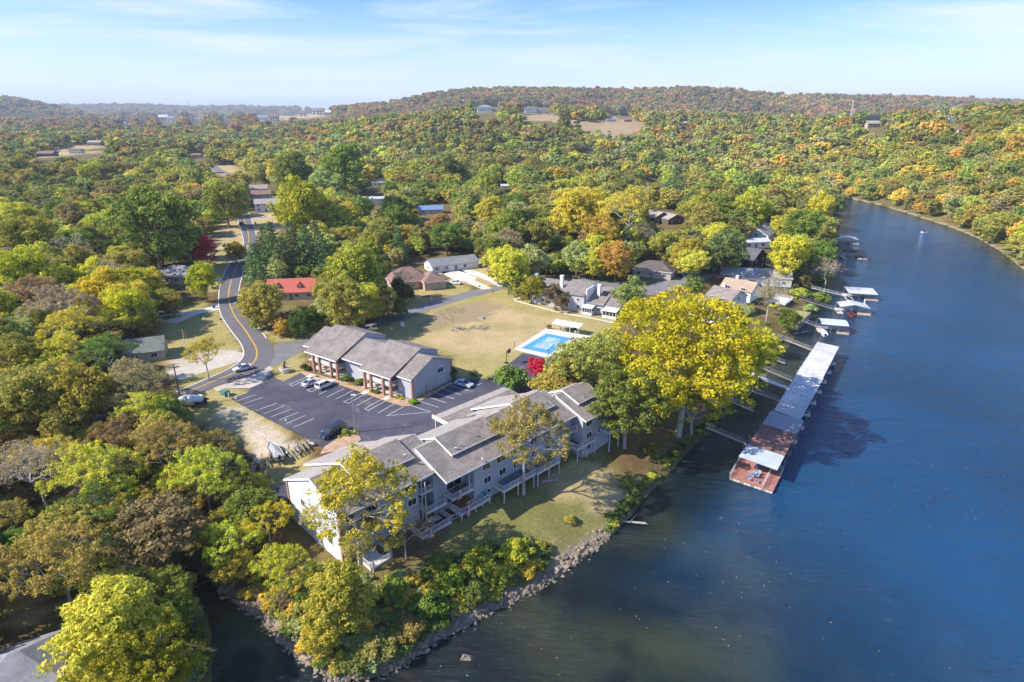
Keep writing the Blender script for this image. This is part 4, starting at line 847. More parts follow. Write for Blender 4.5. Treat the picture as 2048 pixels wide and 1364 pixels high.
bridge((1440, 866), (1493, 888), -5.0, WZ + .7, 'footbridge nearest the red deck end of the long dock'); bridge((1470, 770), (1560, 802), -4.6, WZ + .7, 'second footbridge, under the yellow leaves'); bridge((1462, 803), (1508, 822), -5, WZ + .7, 'low thin footbridge below the second one')
bridge((1520, 755), (1576, 777), -4.6, WZ + .7, 'wide wooden footbridge reaching the middle of the long dock', wood_w, 1.6); bridge((1545, 745), (1585, 762), -4.6, WZ + .7, 'slim footbridge just above the wide wooden one'); bridge((1532, 712), (1570, 727), -5, WZ + .7, 'short broken footbridge on the shaded bank'); bridge((1567, 678), (1623, 700), -5, WZ + .7, 'footbridge to the far end of the long dock')
bridge((1617, 603), (1680, 622), -3.6, WZ + .7, 'long railed footbridge to the gabled private dock'); bridge((1604, 642), (1640, 654), -4.5, WZ + .7, 'pale footbridge to the rounded-roof private dock', wood_w); bridge((1640, 580), (1690, 592), -4.5, WZ + .7, 'grey footbridge to the farthest white private dock', wood_w)
# private docks
def pdock(px, py, w, dpt, ang, label, roof='flat', rm=metal_w, slip=True, boats=1, h=2.7):
    p = W(px, py, WZ); o = empty('private_boat_dock', p, label, 'boat dock', math.radians(ang), 'private boat docks along the bank'); Z = .5
    MB().box(-w / 2, -w / 2 + 1.6, -dpt / 2, dpt / 2, .05, Z).build('left_pier', wood_w, o); MB().box(w * .12, w / 2, -dpt / 2, dpt / 2, .05, Z).build('right_pier', mat('tan_deck_boards', (.50, .42, .32), .8, .2, 3), o); MB().box(-w / 2 + 1.6, w * .12, dpt / 2 - 1.1, dpt / 2, .05, Z).build('back_walk', wood_w, o)
    for x in (-w / 2 + .2, -w * .1, w * .15, w / 2 - .8):
        for y in (-dpt / 2 + .4, dpt / 2 - .4): MB().tube((x, y, .3), (x, y, h + .2), .06, .06, 5).build('post', steel, o)
    mb = MB(); W2 = w / 2 - .5
    if roof == 'flat': mb.slab([(-W2, -dpt / 2 - .3, h), (W2, -dpt / 2 - .3, h), (W2, dpt / 2 + .3, h + .5), (-W2, dpt / 2 + .3, h + .5)], .12)
    elif roof == 'gable':
        mb.slab([(-W2, -dpt / 2, h), (-W2 * .1, -dpt / 2, h + 1), (-W2 * .1, dpt / 2, h + 1), (-W2, dpt / 2, h)], .12); mb.slab([(-W2 * .1, -dpt / 2, h + 1), (W2, -dpt / 2, h), (W2, dpt / 2, h), (-W2 * .1, dpt / 2, h + 1)], .12)
    else:
        K = 8; pr = [(-dpt / 2 - .3 + (dpt + .6) * i / K, h + .9 * math.sin(math.pi * (.15 + .7 * i / K))) for i in range(K + 1)]
        for (y0, z0), (y1, z1_) in zip(pr[:-1], pr[1:]): mb.slab([(-W2, y0, z0), (W2, y0, z0), (W2, y1, z1_), (-W2, y1, z1_)], .1)
    mb.build('roof', rm, o)
    rail(o, [(w / 2 - .1, -dpt / 2), (w / 2 - .1, dpt / 2)], Z, .9, steel, step=1.0)
    return o
pdock(1719, 596, 11.0, 7.0, -14, 'white flat-roofed private dock, third up from the long dock'); pdock(1704, 625, 10.5, 6, -14, 'private dock with a white gabled roof and a white jetty', 'gable'); pdock(1663, 662, 9.0, 6, -16, 'private dock with a rounded blue-white roof next to the long dock', 'round', mat('pale_blue_roof', (.55, .62, .68), .5, .1, 1))
pdock(1706, 516, 11, 7, -12, 'low black-roofed boat dock in the shade of the bank', 'flat', darkm); pdock(1690, 486, 12, 7, -12, 'farthest private dock with a white gabled roof', 'gable')
for px, py, a, t in ((1646, 668, 75, 'tan pontoon boat at the rounded-roof dock'), (1697, 600, 75, 'pale pontoon boat at the left of the flat-roofed dock'), (1701, 630, 78, 'red and black boat under the white gabled dock roof'), (1722, 517, 70, 'dark boat beside the black-roofed dock')):
    p = W(px, py, WZ); boat(p[:2] + (WZ + .15,), math.radians(a), t, redm if 'red' in t else white, None if 'tan' in t else bm_[2], None, 5.6)
p = W(1848, 466, WZ); bt = boat(p[:2] + (WZ + .12,), math.radians(170), 'small white motorboat out on the open river', white, bm_[2], None, 3.6)
for px, py, t in ((1728, 610, 'white mooring post beyond the flat-roofed dock'),): p = W(px, py, WZ); tag(MB().cyl(0, 0, -.5, 2.2, .25, .25, 8).build('mooring_post', white), t, 'post').location = p
# ------------------------------------------------------------------ townhouses C
def roof_at(par, x0, x1, y0, y1, ze, zr, m, yr=None, hip=False, oh=.4, axis='x'): return gable(MB(), x0, x1, y0, y1, ze, zr, oh, .16, yr, axis).build('roof', m, par)
def hiproof(par, x0, x1, y0, y1, ze, zr, m, oh=.5, name='roof'):
    x0 -= oh; x1 += oh; y0 -= oh; y1 += oh; w_ = min(x1 - x0, y1 - y0) / 2; ym = (y0 + y1) / 2; xm = (x0 + x1) / 2
    if x1 - x0 >= y1 - y0: r0, r1 = (x0 + w_, ym, zr), (x1 - w_, ym, zr); fs = [(0, 1, 5, 4), (1, 2, 5), (2, 3, 4, 5), (3, 0, 4)]
    else: r0, r1 = (xm, y0 + w_, zr), (xm, y1 - w_, zr); fs = [(0, 1, 4), (1, 2, 5, 4), (2, 3, 5), (3, 0, 4, 5)]
    v_ = [(x0, y0, ze), (x1, y0, ze), (x1, y1, ze), (x0, y1, ze), r0, r1]; mb = MB()._a(v_, fs + [(3, 2, 1, 0)]); o = mb.build(name, m, par)
    MB().box(x0, x1, y0 - .03, y0, ze - .2, ze + .03).box(x0, x1, y1, y1 + .03, ze - .2, ze + .03).box(x0 - .03, x0, y0 - .03, y1 + .03, ze - .2, ze + .03).box(x1, x1 + .03, y0 - .03, y1 + .03, ze - .2, ze + .03).build('fascia_board', white, par); return o
def house(px, py, w, dp, h, rh, ang, label, wallm=tan_m, roofm=shingle, kind='gable', z=None, wins=2, chim=False, garage=False, cat='house', name='house', group=None, side=None, doors=True, far=False, axis='x'):
    o = frame(px, py, ang, z, name, label, cat, group)
    x0, x1, y0, y1 = -w / 2, w / 2, 0, dp
    if kind == 'gable' and axis == 'x': gable_wall(MB(), x0, x1, y0, y1, h, h + rh, -2 if far else -.1).build('wall', wallm, o); roof_at(o, x0, x1, y0, y1, h, h + rh, roofm)
    elif kind == 'gable':
        MB().prism([(x0, -2 if far else -.1), (x1, -2 if far else -.1), (x1, h - .18), (0, h + rh - .18), (x0, h - .18)], y0, y1, 'y').build('wall', wallm, o); roof_at(o, y0, y1, x0, x1, h, h + rh, roofm, axis='y')
    else: MB().box(x0, x1, y0, y1, -2 if far else -.1, h - .02).build('wall', wallm, o); hiproof(o, x0, x1, y0, y1, h, h + rh, roofm)
    lv = 1 if h < 4 else 2
    for f in range(lv):
        for k in range(wins):
            xx = x0 + w * (k + .5) / wins
            if garage and k == wins - 1 and f == 0: continue
            window(o, xx, -.005, .95 + f * 2.75, 1.4, 1.15, 'y-')
            if not far: window(o, xx, dp + .005, .95 + f * 2.75, 1.3, 1.1, 'y+')
        window(o, x0 - .005, dp * .5, .95 + f * 2.75, 1.2, 1.1, 'x-'); window(o, x1 + .005, dp * .5, .95 + f * 2.75, 1.2, 1.1, 'x+')
    if doors: dr = MB().box(-.5, .5, -.05, -.005, 0, 2.05).build('door', greydeck, o)
    if garage: MB().box(x1 - w / wins + .3, x1 - .5, -.06, -.005, 0, 2.2).build('garage_door', white, o)
    if chim: c = MB().box(x0 + w * .3, x0 + w * .3 + .9, dp * .5, dp * .5 + .8, h, h + rh + 1.2).build('chimney', brick if wallm is not siding_w else siding_w, o)
    return o
# row of townhouses: mono-pitch stepped roofs. front looks to the pool (towards us), x runs to the right
TH = empty('townhouse_row', W(1228, 632)[:2] + (0,), 'row of pale grey townhouses with stepped grey roofs and white chimneys behind the big lawn', 'building', math.radians(151))
# local x: to the upper left along the row; local y: towards the camera side is +y after the 151 degree turn
def tbox(x0, x1, y0, y1, z0, z1, nm, m): return MB().box(x0, x1, y0, y1, z0, z1).build(nm, m, TH)
def tunit(x0, x1, yf, yb, zf, zb, m=shingle, two=False):
    """shed roof rising from the front eave zf (at yf, towards the lawn) to the back zb"""
    MB().prism([(yf, 0), (yb, 0), (yb, zb - .2), (yf, zf - .2)], x0, x1, 'x').build('wall', siding, TH)
    P = [(x0 - .1, yf + .5, zf - .2), (x0 - .1, yb - .3, zb + .05), (x1 + .1, yb - .3, zb + .05), (x1 + .1, yf + .5, zf - .2)]; MB().slab(P, .18).build('roof', m, TH)
    for k in range(2):
        xx = x0 + (x1 - x0) * (k + .5) / 2
        window(TH, xx, yf + .01, 1.0, 1.2, 1.1, 'y+')
        if zf > 4.5: window(TH, xx, yf + .01, 3.6, 1.0, .9, 'y+')
tunit(-2.0, 3.2, 0, -9, 3.2, 6.0); tunit(3.3, 9.6, .6, -9, 3.4, 6.4); tunit(9.7, 17.5, 1.4, -7, 5.8, 8.0); tunit(17.6, 23.5, .6, -8, 4.0, 6.8); tunit(23.6, 29.5, -.4, -9, 3.6, 6.6)
tbox(9.1, 9.5, -8, .5, 3.3, 7.4, 'parapet_wall', siding_w)
for x, y, z in ((6.3, -4.5, 8.2), (19.6, -5.0, 9.4), (30.0, -7, 8.4)): tbox(x, x + 1.0, y, y + 1.1, 3, z, 'chimney', siding_w); tbox(x - .1, x + 1.1, y - .1, y + 1.2, z, z + .15, 'chimney_cap', white)
MB().slab([(4.6, -3.4, 5.35), (4.6, -5.6, 5.95), (5.9, -5.6, 5.95), (5.9, -3.4, 5.35)], .05).build('skylight', glass, TH)
for x0, x1 in ((-1.8, 2.6), (6.2, 9.4)):
    tbox(x0, x1, .62, 3.4, 0, .9, 'porch_wall', siding_w); MB().slab([(x0 - .2, .4, 2.9), (x0 - .2, 3.7, 2.45), (x1 + .2, 3.7, 2.45), (x1 + .2, .4, 2.9)][::-1], .1).build('porch_roof', white, TH)
    for k in range(5): tbox(x0 + (x1 - x0 - .12) * k / 4, x0 + (x1 - x0 - .12) * k / 4 + .12, 3.28, 3.4, .9, 2.4, 'porch_post', white)
    MB().box(x0 + .1, x1 - .1, 3.3, 3.33, .95, 2.35).build('porch_glass', glass, TH)
# ------------------------------------------------------------------ named houses
brownroof = mat('brown_shingles', (.25, .165, .135), .95, .18, 2.5, .4, 9); redroof = mat('red_metal_roof', (.52, .14, .10), .55, .08, 2); blueroof = mat('blue_metal_roof', (.16, .26, .44), .5); greyroof = mat('mid_grey_shingles', (.25, .25, .265), .95, .2, 2); greenroof = mat('grey_green_shingles', (.17, .19, .17), .95, .25, 2)
tanbrick = mat('tan_brick', (.46, .36, .29), .9, .2, 5); darkroof = mat('dark_grey_shingles', (.12, .12, .13), .95, .2, 2)
hb = frame(833, 578, 22, 0.0, 'house', 'tan brick house with a large brown hipped roof and an open garage', 'house'); 
MB().box(-9, 5.2, 0, 11, 0, 3).build('wall', tanbrick, hb); hiproof(hb, -9, 5.2, 0, 11, 3.05, 7.2, brownroof)
MB().box(2.2, 9.6, -3.5, 5.5, 0, 2.92).build('wing_wall', tanbrick, hb); hiproof(hb, 2.2, 9.6, -3.5, 5.5, 3.0, 5.9, brownroof); MB().box(9.58, 9.66, -2.9, 1.8, 0, 2.35).build('garage_shade_panel', darkm, hb); MB().box(9.6, 9.9, -3.4, -3.0, 0, 2.8).box(9.6, 9.9, 1.9, 2.3, 0, 2.8).box(9.6, 9.9, -3.4, 2.3, 2.36, 2.82).build('garage_frame', paleconc, hb)  # solid dark panel paints the shade inside the open garage
window(hb, -5, -.005, 1, 1.5, 1.2); window(hb, -1, -.005, 1, 1.5, 1.2); MB().box(1.0, 1.9, -.06, -.005, 0, 2.1).build('door', redm, hb)
house(912, 541, 20, 9, 2.8, 2.0, 28, 'long low white ranch house with a grey roof beside the brown-roofed house', siding_w, greyroof, wins=5, garage=True)
rh = house(583, 600, 15.5, 9, 3.0, 3.4, 8, 'house with a bright red metal roof and two small dormers among the trees', tan_m, redroof, wins=4, chim=False)
for x in (-4.2, 2.8): MB().prism([(x - .8, 3.4), (x + .8, 3.4), (x + .8, 4.9), (x, 5.6), (x - .8, 4.9)], 1.0, 3.6, 'y').build('dormer', redm if False else redroof, rh); window(rh, x, .99, 3.9, .8, .8, 'y-')
house(345, 568, 15, 10, 3, 3.0, -8, 'grey hipped-roof house on the left of the curving road', tan_m, greyroof, 'hip', wins=4); house(383, 566, 6, 7, 2.8, 1.4, -8, 'grey garage wing with a flat-looking roof beside the grey hipped house', tan_m, greyroof, wins=1, cat='garage', name='garage')
house(272, 726, 13, 8.5, 2.8, 2.4, 22, 'cottage with a grey-green roof at the edge of the left woods', tan_m, greenroof, wins=3)
house(38, 1420, 8.5, 7.5, 2.8, 2.2, 28, 'grey-roofed boathouse at the bottom left corner', siding_w, greyroof, 'hip', wins=2)
for i, (px, py) in enumerate(((518, 392), (524, 404), (533, 424))): house(px, py, 13, 10, 5.4, 2.4, 68 - 70 + 20, ['farthest tan house of the row beside the far road', 'middle tan house of the row beside the far road', 'nearest white house of the row beside the far road'][i], [tan_m, tan_m, siding_w][i], [shingle_l, brownroof, shingle_l][i], wins=3, chim=i < 2, group='row of houses by the far road')
house(745, 410, 17, 10, 4.2, .9, 12, 'white metal shed with a pale flat roof in the woods', metal_w, metal_w, wins=1, cat='shed', name='shed'); house(862, 428, 15, 9, 2.8, 1.9, 10, 'house with a bright blue roof in the woods', tan_m, blueroof, wins=3); house(876, 462, 10, 8, 2.8, 2, 20, 'small grey-roofed house below the blue roof', tan_m, greyroof, wins=2)
house(760, 372, 14, 9, 3, 2, 10, 'low house with a blue-grey metal roof deep in the woods', siding_w, metal_g, wins=2); house(705, 428, 12, 7, 2.6, 1, 6, 'low pale shed between the trees below the white one', metal_w, metal_w, wins=1, cat='shed', name='shed'); house(1312, 388, 18, 11, 3, 2.6, -6, 'house with a dark blue-grey hipped roof', tanbrick, mat('slate_blue_shingles', (.13, .16, .23), .9), 'hip', wins=3)
house(1325, 446, 13, 11, 3.6, 2.6, 30, 'brown gabled house, left one of a pair', mat('dark_brown_siding', (.12, .08, .06), .9), shingle_l, wins=2, axis='y'); house(1352, 448, 12, 10, 3.2, 2.2, 30, 'brown gabled house, right one of a pair', mat('dark_brown_siding_b', (.13, .09, .07), .9), shingle_l, wins=2, axis='y')
house(1302, 556, 15, 10, 3, 2.8, -28, 'dark brown hipped-roof house behind the street trees', tan_m, mat('umber_shingles', (.13, .105, .10), .95, .3, 2), 'hip', wins=3); house(1545, 484, 17, 12, 4.5, 3.4, 52, 'large grey-roofed house near the river', siding_w, greyroof, wins=3); house(1512, 496, 14, 6, 3, 1.2, 10, 'white flat-roofed porch house by the dark gable', siding_w, metal_w, wins=2)
house(1517, 540, 14, 13, 5.5, 3.4, 48, 'dark gabled river house with white roof edges', darkm, darkroof, wins=2, axis='y'); house(1478, 562, 14, 7, 3, 1.6, -12, 'white house with a light grey metal roof at the end of the street', siding_w, metal_g, wins=3, garage=True); house(1535, 572, 17, 10, 3.4, 2.4, -12, 'river house with a pale grey roof half hidden by a leafless tree', siding_w, shingle_l, wins=3)
house(1468, 600, 11, 10, 4, 2.4, -40, 'white townhouse with a tan roof', siding_w, mat('tan_shingles', (.42, .31, .23), .95, .15, 2), wins=2, chim=True); house(1432, 622, 9, 11, 4.4, 2.6, -48, 'white townhouse with dark roof panels behind the giant sycamore', siding_w, shingle_b, wins=2, chim=True); house(1400, 640, 9, 10, 3.6, 2.4, -48, 'white townhouse hidden by the yellow leaves', siding_w, shingle_l, wins=2)
# terrace and retaining wall by the river
tr_ = empty('riverside_terrace', at(1590, 640), 'stone retaining wall with a small lawn terrace above the river', 'terrace', math.radians(52)); stone = mat('grey_stone', (.30, .27, .24), .95, .35, 1.5, .6, 5)
MB().box(-8, 8, -3, 3, -1.2, 1.2).build('retaining_wall', stone, tr_); MB().box(-7.6, 7.6, -2.7, 2.7, 1.2, 1.26).build('terrace_lawn', mat('terrace_grass', (.36, .31, .13), .95, .2, 2), tr_)
tw_ = empty('wooden_deck', at(1560, 605), 'pale timber deck with furniture above the river', 'deck', math.radians(50)); MB().box(-4, 4, -3, 3, .4, .9).build('deck_floor', wood_w, tw_); rail(tw_, [(-4, -3), (4, -3), (4, 3)], .9)
# distant houses on the hills and town
def fh(px, py, w, h, label, wm=siding_w, rm=greyroof, kind='gable', rh=None, dz=0, ang=5):
    # find the ground under the line of sight
    z = 0; best = None
    for Yd in np.arange(450, 4200, 8.0):
        zz_t = HC + Yd * slope(py); den = Yd * CP - (zz_t - HC) * SP; xx = (px - 1024) * den / F
        if lz(xx, Yd) >= zz_t - .6: best = (xx, Yd, lz(xx, Yd)); break
    if best is None: return None
    dd = depth(*best); ww = w * dd / F; hh = h * dd / F; FOOT.append([(px - w * .55, py - h * 1.35), (px + w * .55, py - h * 1.35), (px + w * .55, py + 5), (px - w * .55, py + 5)])
    o = empty('house', best, label, 'house', math.radians(ang), 'houses on the far hills and in the town')
    x0, x1, dp_ = -ww / 2, ww / 2, ww * .7; r_ = rh if rh is not None else hh * .4
    MB().box(x0, x1, 0, dp_, -4, hh * .75).build('wall', wm, o)
    hiproof(o, x0, x1, 0, dp_, hh * .75, hh * .75 + r_, rm, oh=ww * .04) if kind == 'hip' else gable(MB(), x0, x1, 0, dp_, hh * .75, hh * .75 + r_, ww * .04, .3).build('roof', rm, o)
    nW = max(2, int(w / 5))
    for k in range(nW):
        for f_ in range(2 if h > 9 else 1):
            xx = x0 + ww * (k + .5) / nW; s_ = ww / nW * .45; zz0 = hh * (.12 + .34 * f_)
            MB().box(xx - s_ / 2, xx + s_ / 2, -.12, -.01, zz0, zz0 + hh * .22).build('window', glass, o)
    return o
fh(970, 225, 30, 12, 'grand white house with a hipped roof on the mid hill', siding_w, greyroof, 'hip'); fh(1062, 227, 24, 9, 'wide grey and white house on the cleared hilltop', siding_w, darkroof); fh(1083, 227, 16, 7, 'dark right wing house on the cleared hilltop', tan_m, darkroof)
fh(1223, 243, 20, 8, 'pale hipped house right of the cleared hill', siding_w, shingle_l, 'hip'); fh(1256, 243, 16, 6, 'reddish brick house beside the pale hipped one', brick, brownroof); fh(1747, 256, 26, 12, 'tan house with decks on the right hill below the mast', tan_m, shingle_l); fh(1904, 240, 13, 8, 'small grey house among trees near the right skyline', siding_w, greyroof); fh(1922, 267, 12, 6, 'brown cabin on the far right slope', tan_m, brownroof); fh(1366, 252, 16, 8, 'tan house on the wooded slope right of the clearing', tan_m, shingle_l)
fh(1108, 231, 8, 4, 'tiny shed right of the hilltop house', siding_w, greyroof)
fh(90, 313, 30, 9, 'dark brown house in the left field', mat('slate_siding', (.13, .14, .17), .8), brownroof); fh(150, 307, 22, 8, 'white house with a dark roof in the left field', siding_w, darkroof); fh(188, 290, 24, 8, 'pale-roofed barn at the top of the left field', tan_m, shingle_l); fh(392, 315, 18, 7, 'tan house beyond the woods near the far junction', tan_m, brownroof); fh(447, 328, 26, 6, 'long low green-roofed house at the far junction', siding_w, greenroof)
fh(1010, 376, 16, 7, 'pale roof glimpsed between trees in the middle woods', siding_w, metal_w); fh(612, 268, 14, 5, 'small pale house in the woods before the white town', siding_w, greyroof); fh(860, 300, 12, 5, 'grey roof in the woods below the mid hill', tan_m, greyroof); fh(355, 372, 15, 6, 'tan roof deep in the left woods', tan_m, shingle_l); fh(1180, 300, 12, 5, 'small roof in the woods under the clearing', siding_w, shingle_l); fh(480, 262, 14, 5, 'white building before the town on the left', siding_w, metal_w); fh(245, 249, 12, 5, 'pale house left of the distant town', siding_w, greyroof)
wd = ['first', 'second', 'third', 'fourth', 'fifth', 'sixth', 'seventh', 'eighth', 'ninth', 'tenth', 'eleventh', 'twelfth', 'thirteenth', 'fourteenth', 'fifteenth', 'sixteenth', 'seventeenth', 'eighteenth', 'nineteenth', 'twentieth', 'twenty-first', 'twenty-second', 'twenty-third', 'twenty-fourth']
for i, (px, py, w, h) in enumerate([(255, 243, 10, 5), (285, 245, 8, 4), (325, 241, 14, 7), (342, 242, 10, 6), (392, 243, 16, 5), (425, 236, 18, 8), (448, 240, 12, 4), (470, 238, 10, 4), (495, 238, 9, 4), (525, 240, 14, 6), (548, 242, 12, 9), (566, 234, 9, 4), (592, 231, 10, 9), (606, 232, 10, 7), (618, 229, 12, 9), (632, 229, 11, 8), (645, 229, 10, 8), (656, 230, 9, 6)]):
    fh(px, py + 1, w * 1.35, h * 1.5, '%s building from the left in the distant white town' % wd[i], [siding_w, paleconc, tan_m][i % 3], [greyroof, brownroof, metal_w][(i * 7) % 3], 'hip' if i % 4 == 0 else 'gable')
# masts
def mast(px, py0, py1, Yd, label, r=1.0):
    zt = HC + Yd * slope(py1); den = Yd * CP - (zt - HC) * SP; x = (px - 1024) * den / F; zb = lz(x, Yd); o = empty('mast', (x, Yd, zb), label, 'mast'); H_ = zt - zb
    mb = MB()
    for k in range(3): a = k * 2.09; mb.tube((r * math.cos(a), r * math.sin(a), 0), (r * .5 * math.cos(a), r * .5 * math.sin(a), H_), r * .22, r * .16, 4)
    n_ = max(4, int(H_ / (r * 3)))
    for k in range(n_):
        for q in range(3): a, b_ = q * 2.09, (q + 1) * 2.09; h0, h1 = H_ * k / n_, H_ * (k + 1) / n_; s0_, s1_ = r * (1 - .5 * k / n_), r * (1 - .5 * (k + 1) / n_); mb.tube((s0_ * math.cos(a), s0_ * math.sin(a), h0), (s1_ * math.cos(b_), s1_ * math.sin(b_), h1), r * .1, r * .1, 3)
    mb.build('lattice', metal_w, o); MB().box(-r, r, -r * .3, r * .3, H_ - r * 3, H_ - r * .4).build('antenna', metal_w, o)
mast(1708, 232, 199, 950, 'tall white lattice mast rising above the right hill', 1.3); mast(377, 222, 204, 3000, 'thin mast on the horizon above the left town', 1.8); mast(563, 225, 211, 2200, 'thin mast above the white town', 1.4); mast(1441, 180, 164, 2500, 'thin mast on top of the main ridge', 1.6)
for i, (px, py, t) in enumerate(((75, 300, 'left'), (126, 295, 'right'))):
    p = at(px, py); o = empty('utility_pole', p, 'tall wooden utility pole at the %s of the far left field' % t, 'utility pole'); MB().cyl(0, 0, 0, 17, .35, .25, 6).build('pole', palebark, o); MB().box(-2, 2, -.15, .15, 15, 15.4).build('crossarm', palebark, o)
# ------------------------------------------------------------------ cars
tyre = mat('tyre_rubber', (.02, .02, .02), .85); hub = mat('wheel_rim', (.45, .46, .48), .35, metal=.6); lampw = mat('headlamp_glass', (.75, .78, .8), .15, spec=.8); lampr = mat('tail_lamp', (.45, .02, .02), .3); carglass = mat('car_glass', (.03, .04, .05), .06, spec=.9)
def car(x, y, ang, label, paint, kind='sedan', L=4.7, w=1.82, z=.03):
    o = empty('parked_car' if 'driving' not in label else 'car', (x, y, z), label, {'suv': 'SUV', 'sedan': 'car'}[kind], math.radians(ang)); H = 1.45 if kind == 'sedan' else 1.72; h = L / 2; b0 = .30
    if kind == 'sedan': lo = [(-h, .45), (-h + .05, .85), (-h + .25, .96), (-h * .42, 1.0), (h * .28, .95), (h - .35, .80), (h - .04, .66), (h, .42), (h - .1, b0), (-h + .1, b0)]; cab = [(-h * .72, .96), (-h * .38, H), (h * .02, H), (h * .42, .94)]
    else: lo = [(-h, .5), (-h + .03, 1.0), (-h + .1, 1.08), (h * .35, 1.08), (h - .35, .98), (h - .04, .82), (h, .5), (h - .1, b0 + .05), (-h + .1, b0 + .05)]; cab = [(-h + .06, 1.07), (-h + .32, H - .03), (h * .05, H), (h * .45, 1.07)]
    def body(prof, ys, inset):   # three strips, so the flanks round off
        n = len(prof); vs = []; cz = .62
        for yy, sc in ((-ys, .965), (-ys + .12, 1.0), (ys - .12, 1.0), (ys, .965)): vs += [(p[0] * sc, yy, cz + (p[1] - cz) * sc) for p in prof]
        fs = [tuple(range(n)), tuple(range(4 * n - 1, 3 * n - 1, -1))]
        for r in range(3): fs += [(r * n + i, r * n + (i + 1) % n, (r + 1) * n + (i + 1) % n, (r + 1) * n + i) for i in range(n)]
        return MB()._a(vs, fs)
    body(lo, w / 2, 0).build('body', paint, o)
    wt = w / 2 - .26; wb = w / 2 - .10; n = len(cab); vs = []
    for s in (-1, 1): vs += [(p[0], s * (wt if 0 < i < 3 else wb), p[1]) for i, p in enumerate(cab)]
    MB()._a(vs, [(0, 1, 2, 3), (7, 6, 5, 4), (0, 4, 5, 1), (2, 6, 7, 3), (3, 7, 4, 0)]).build('windows', carglass, o)
    MB()._a([(cab[1][0] - .04, -wt - .02, H - .005), (cab[2][0] + .1, -wt - .02, H - .005), (cab[2][0] + .1, wt + .02, H - .005), (cab[1][0] - .04, wt + .02, H - .005), (cab[1][0] + .06, -wt + .1, H + .05), (cab[2][0] - .04, -wt + .1, H + .05), (cab[2][0] - .04, wt - .1, H + .05), (cab[1][0] + .06, wt - .1, H + .05)], [(4, 5, 6, 7), (0, 1, 5, 4), (1, 2, 6, 5), (2, 3, 7, 6), (3, 0, 4, 7), (3, 2, 1, 0)]).build('roof', paint, o)
    for s in (-1, 1):
        mb = MB()
        for i0, i1 in ((0, 1), (3, 2)): a, b = cab[i0], cab[i1]; mb.tube((a[0], s * wb, a[1]), (b[0], s * wt, b[1]), .05, .05, 4)
        xm = (cab[1][0] + cab[2][0]) / 2; mb.tube((xm, s * (wb + .01), cab[0][1]), (xm, s * (wt + .01), H), .045, .045, 4); mb.build('door_pillar', paint, o)
        for xw in (-L * .30, L * .31):
            wh = MB().tube((xw, s * (w / 2 - .22), .33), (xw, s * (w / 2 + .01), .33), .33, .33, 16).build('wheel', tyre, o); MB().tube((xw, s * (w / 2 + .0), .33), (xw, s * (w / 2 + .03), .33), .2, .17, 10).build('rim', hub, wh)
        MB().box(h - .16, h - .02, s * w * .34 - .2, s * w * .34 + .2, .62, .74).build('headlight', lampw, o); MB().box(-h - .005, -h + .1, s * w * .36 - .18, s * w * .36 + .18, .74, .9).build('tail_light', lampr, o)
        MB().box(cab[3][0] - .25, cab[3][0] - .1, s * (w / 2 + .0) - (.0 if s > 0 else .16), s * (w / 2) + (.16 if s > 0 else .0), .95, 1.08).build('mirror', paint, o)
    return o
def carp(name, col, r=.28): m = mat(name, col, r, spec=.6); m.node_tree.nodes['Principled BSDF'].inputs['Coat Weight'].default_value = .6; return m
silver, champ, whitep, blackp, bluep, redp, goldp = carp('silver_paint', (.52, .55, .60)), carp('pale_silver_paint', (.62, .62, .61)), carp('white_car_paint', (.80, .80, .80)), carp('black_car_paint', (.02, .03, .045)), carp('blue_grey_paint', (.26, .36, .52)), carp('red_car_paint', (.45, .03, .03)), carp('dark_blue_paint', (.04, .08, .16))
p = W(486, 740); car(p[0], p[1], 221, 'silver sedan driving along the curving road', champ, L=4.6); p = W(*z1(320, 762)); car(p[0], p[1], 57, 'silver sedan parked nose-in beside the white SUV', silver); p = W(*z1(463, 785)); car(p[0], p[1], 57, 'white SUV parked in front of the left brick porch', whitep, 'suv', 4.8, 1.9)
p = W(*z1(1880, 775)); car(p[0], p[1], -31, 'pale blue-grey sedan parked in the shade of the end wall', silver, L=4.6); p = W(661, 871); bs = car(p[0], p[1], 236, 'black hatchback with an open tailgate beside the parking island', blackp, 'suv', 4.5, 1.85)
tg = MB()._a([(-2.05, -.75, 1.68), (-2.05, .75, 1.68), (-3.0, .75, 1.95), (-3.0, -.75, 1.95), (-2.05, -.75, 1.72), (-2.05, .75, 1.72), (-3.0, .75, 1.99), (-3.0, -.75, 1.99)], [(0, 1, 2, 3), (7, 6, 5, 4), (0, 4, 5, 1), (1, 5, 6, 2), (2, 6, 7, 3), (3, 7, 4, 0)]).build('tailgate', blackp, bs)
p = W(910, 568); car(p[0], p[1], 160, 'white sedan on the driveway of the brown-roofed house', whitep, L=4.8); p = W(876, 560); car(p[0], p[1], 200, 'red car just inside the open garage', redp)
p = W(484, 450); car(p[0], p[1], 100, 'dark car driving on the far part of the road', blackp, 'suv', 5.2, 2.0); p = W(350, 632); car(p[0], p[1], 15, 'white car on the left driveway under the trees', whitep, 'suv'); p = W(328, 634); car(p[0], p[1], 12, 'silver car farther in on the left driveway', silver)
p = W(512, 414); car(p[0], p[1], 5, 'black SUV parked by the far row of houses', blackp, 'suv', 5.2, 2.0); p = W(1364, 553); car(p[0], p[1], 150, 'dark grey car at the kerb of the upper street', blackp); p = W(1438, 557); car(p[0], p[1], 60, 'red car by the light grey metal roofed house', redp, 'suv')
